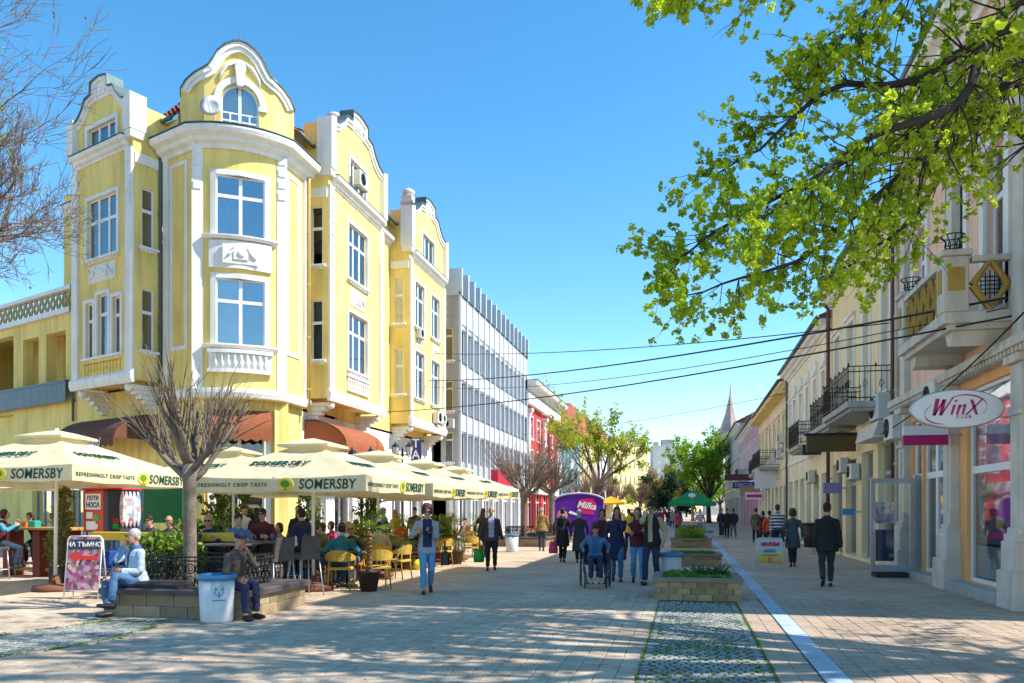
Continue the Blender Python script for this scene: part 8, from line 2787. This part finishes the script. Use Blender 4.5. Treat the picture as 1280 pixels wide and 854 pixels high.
w = MB(); w.tube([(0.34 * math.cos(t * 2 * math.pi / 28), 0, 0.36 + 0.34 * math.sin(t * 2 * math.pi / 28)) for t in range(29)], 0.02, 6); w.build('hoop', bluec, hl)
for q in range(4):
    t = q * math.pi / 4
    MB().tube([(-0.33 * math.cos(t), 0, 0.36 - 0.33 * math.sin(t)), (0.33 * math.cos(t), 0, 0.36 + 0.33 * math.sin(t))], 0.008, 4).build('spoke', bluec, hl)
MB().bbox(-0.08, 0.3, 0.04, 0.3, 0.05, 0.42, 0.02).build('pannier', mat('slate_blue_panel', (0.10, 0.15, 0.19)), hl)

# ------------------------------------------------------------------ plants
pot_m = mat('brown_pot', (0.07, 0.035, 0.025), 0.6, 0.15, 4)
palm_g = mat('palm_green', (0.10, 0.20, 0.02), 0.6, 0.3, 5, col2=(0.24, 0.32, 0.04), trans=0.35)
def palm(label, loc, seed, h=0.75, L=0.62, n=15, potr=0.22):
    r = random.Random(seed)
    o = thing('potted_palm', label, 'plant', loc)
    MB().lathe([(0.001, 0), (potr * 0.72, 0), (potr, 0.36), (potr * 1.08, 0.36), (potr * 1.08, 0.42), (potr * 0.95, 0.42), (potr * 0.9, 0.36), (0.001, 0.36)], n=18).build('pot', pot_m, o)
    s = MB()
    pts = [(0, 0, 0.34), (0.02, 0, 0.34 + h * 0.4), (0.0, 0.02, 0.34 + h)]
    s.tube(pts, [0.07, 0.05, 0.045], 8)
    for q in range(10): s.lathe([(0.05, 0), (0.075, 0.03), (0.05, 0.06)], (0.01, 0, 0.38 + q * h / 11), 7)
    s.build('trunk', mat('palm_bark', (0.22, 0.12, 0.05), 0.9, 0.3, 10, 0.6, 40), o)
    top = Vector((0, 0.02, 0.34 + h))
    for i in range(n):
        a = i * 2.4 + r.uniform(-.2, .2)
        el = r.uniform(-0.35, 1.25)
        d = Vector((math.cos(a) * math.cos(el), math.sin(a) * math.cos(el), math.sin(el)))
        st = top + d * L * 0.55 - Vector((0, 0, 0.04))
        f = MB()
        f.tube([top, top + d * L * 0.3, st], [0.01, 0.007, 0.005], 4)
        u = d.cross(Vector((0, 0, 1))); u = u.normalized() if u.length > 0.1 else Vector((1, 0, 0))
        for q in range(13):                      # fan of blades
            t = R(-105 + 210 * q / 12)
            e = (d * math.cos(t) + u * math.sin(t)).normalized()
            ln = L * (0.55 - 0.12 * abs(t))
            tip = st + e * ln - Vector((0, 0, ln * ln * 0.55))
            w = e.cross(d.cross(u)).normalized() * 0.014
            f.add([st - w * 0.3, st + e * ln * 0.55 - w, tip, st + e * ln * 0.55 + w], [(0, 1, 2, 3)])
        f.build('frond', palm_g, o)
    return o
palm('potted fan palm in brown pot beside the man in teal', G(461, 739), 1, 0.85, 0.66, 15)
palm('potted fan palm behind the woman in the grey jacket', G(569, 705), 2, 0.55, 0.85, 17, 0.26)
palm('potted fan palm deeper under the second parasol', D(508, 21.5), 3, 0.6, 0.8, 16)
palm('potted fan palm at the end of the parasol row', D(598, 28.5), 4, 0.6, 0.8, 14)
bush_g = mat('laurel_green', (0.05, 0.14, 0.015), 0.5, 0.35, 5, col2=(0.20, 0.30, 0.02), trans=0.3)
def bush(label, loc, w, d, h, seed, n=420, leaf=0.11, boxh=0.4, boxm=None, m=None):
    r = random.Random(seed)
    o = thing('boxed_shrub', label, 'plant', loc)
    MB().bbox(-w / 2, w / 2, -d / 2, d / 2, 0, boxh, 0.02).build('planter_box', boxm or red_wood, o)
    st = MB()
    for k in range(9):
        x, y = r.uniform(-w / 2.4, w / 2.4), r.uniform(-d / 2.6, d / 2.6)
        st.tube([(x, y, boxh - 0.02), (x + r.uniform(-.08, .08), y, boxh + h * 0.45), (x + r.uniform(-.15, .15), y + r.uniform(-.1, .1), boxh + h * 0.9)], [0.015, 0.011, 0.005], 5)
    st.build('stem', bark_grey, o)
    pts = [Vector((r.uniform(-w / 1.9, w / 1.9), r.uniform(-d / 1.6, d / 1.6), boxh + h * r.uniform(0.05, 1.0))) for _ in range(n)]
    pts = [p for p in pts if noise.noise(p * 3 + Vector((seed, 0, 0))) > -0.12]
    leaf_cloud(r, pts, leaf, 5, 0.1, m or bush_g, 'foliage', o)
    return o
bush('broad leaved shrub in a low box behind the tree bench', D(205, 14.6), 1.3, 0.5, 0.75, 1)
bush('leafy shrub in a box between the tree trunk and the tall table', D(245, 15.8), 1.0, 0.5, 0.95, 2)
bush('tall climbing plant against the street wall by the first parasol', D(388, 22), 0.5, 0.4, 2.1, 3, 400, 0.1)
bush('tall climbing plant at the pole of the second parasol', D(459, 21.5), 0.6, 0.4, 2.1, 4, 400, 0.1)
bush('bright shrub at the tower wall behind the waiter', D(282, 22), 1.2, 0.5, 1.9, 5, 500, 0.12)
bush('feathery yellow green bamboo standing in front of the high wooden table', D(75, 17.6), 0.35, 0.3, 1.75, 6, 420, 0.09, 0.35, pot_m, mat('olive_leaf', (0.16, 0.17, 0.03), 0.6, 0.35, 5, col2=(0.30, 0.27, 0.05), trans=0.3))
bush('shrub in a box beneath the third parasol', D(540, 25), 1.2, 0.5, 1.0, 7)
bb = MB().bbox(-1.6, 1.6, -0.05, 0.05, 0.0, 0.16, 0.01).build('yellow_rail', mat('yellow_board', (0.65, 0.42, 0.03), 0.6)); bb.location = D(205, 15.3) + Vector((0, 0, 1.02)); bb.rotation_euler = (0, 0, R(-2))
tag(bb, 'long yellow board rail above the shrubs behind the bench', 'rail')
gm_ = MB().bbox(-0.55, 0.55, -0.05, 0.05, 0.0, 0.85, 0.02).build('menu_panel', mat('green_panel', (0.02, 0.20, 0.05), 0.5)); gm_.location = D(205, 19.2) + Vector((0, 0, 1.3)); gm_.name = 'menu_board'
tag(gm_, 'green cafe panel hanging behind the guests in sunglasses', 'panel')
o = thing('shopping_bag', 'crumpled yellow bag on the pavement beside the empty chairs', 'bag', G(521, 712))
b = MB(); b.ell((0, 0, 0.13), (0.2, 0.16, 0.15), 12, 8); 
for i in range(len(b.v)): b.v[i] = b.v[i] + b.v[i].normalized() * 0.06 * noise.noise(b.v[i] * 9)
b.build('bag_body', mat('yellow_plastic', (0.72, 0.55, 0.02), 0.4, 0.2, 8), o)
MB().tube([(-0.1, 0, 0.24), (-0.05, 0, 0.36), (0.05, 0, 0.36), (0.1, 0, 0.24)], 0.01, 5).build('handle', MATS['yellow_plastic'], o)

# ------------------------------------------------------------------ the crowd far down the street
CR = 'crowd far down the street'
protos = [person('far walker in dark jacket and jeans amid the distant crowd', D(790, 62), 180, 1.74, CR, 0.032, top='black', bottom='jeans', hem=0.12),
          person('far walker in white top amid the distant crowd', D(800, 66), 180, 1.66, CR, 0.032, top='white', bottom='darkjeans', hair=hair_brown, style='long'),
          person('far walker in red top amid the distant crowd', D(808, 70), 0, 1.7, CR, 0.032, top='red', bottom='black', hair=hair_dark),
          person('far walker in beige coat amid the distant crowd', D(815, 64), 10, 1.7, CR, 0.032, top='beige', bottom='darkjeans', hem=0.3, hair=hair_grey),
          person('far walker in blue jacket amid the distant crowd', D(826, 75), 180, 1.72, CR, 0.032, top='blue', bottom='darkjeans', hem=0.12)]
finish_people()
rc = random.Random(3)
for k in range(34):
    o = copy_tree(protos[k % 5])
    px, d = rc.uniform(770, 852), rc.uniform(62, 115)
    if k % 6 == 0: px, d = rc.uniform(700, 770), rc.uniform(70, 110)
    o.location = D(px, d)
    o.rotation_euler = (0, 0, R(rc.choice((0, 180)) + rc.uniform(-25, 25)))
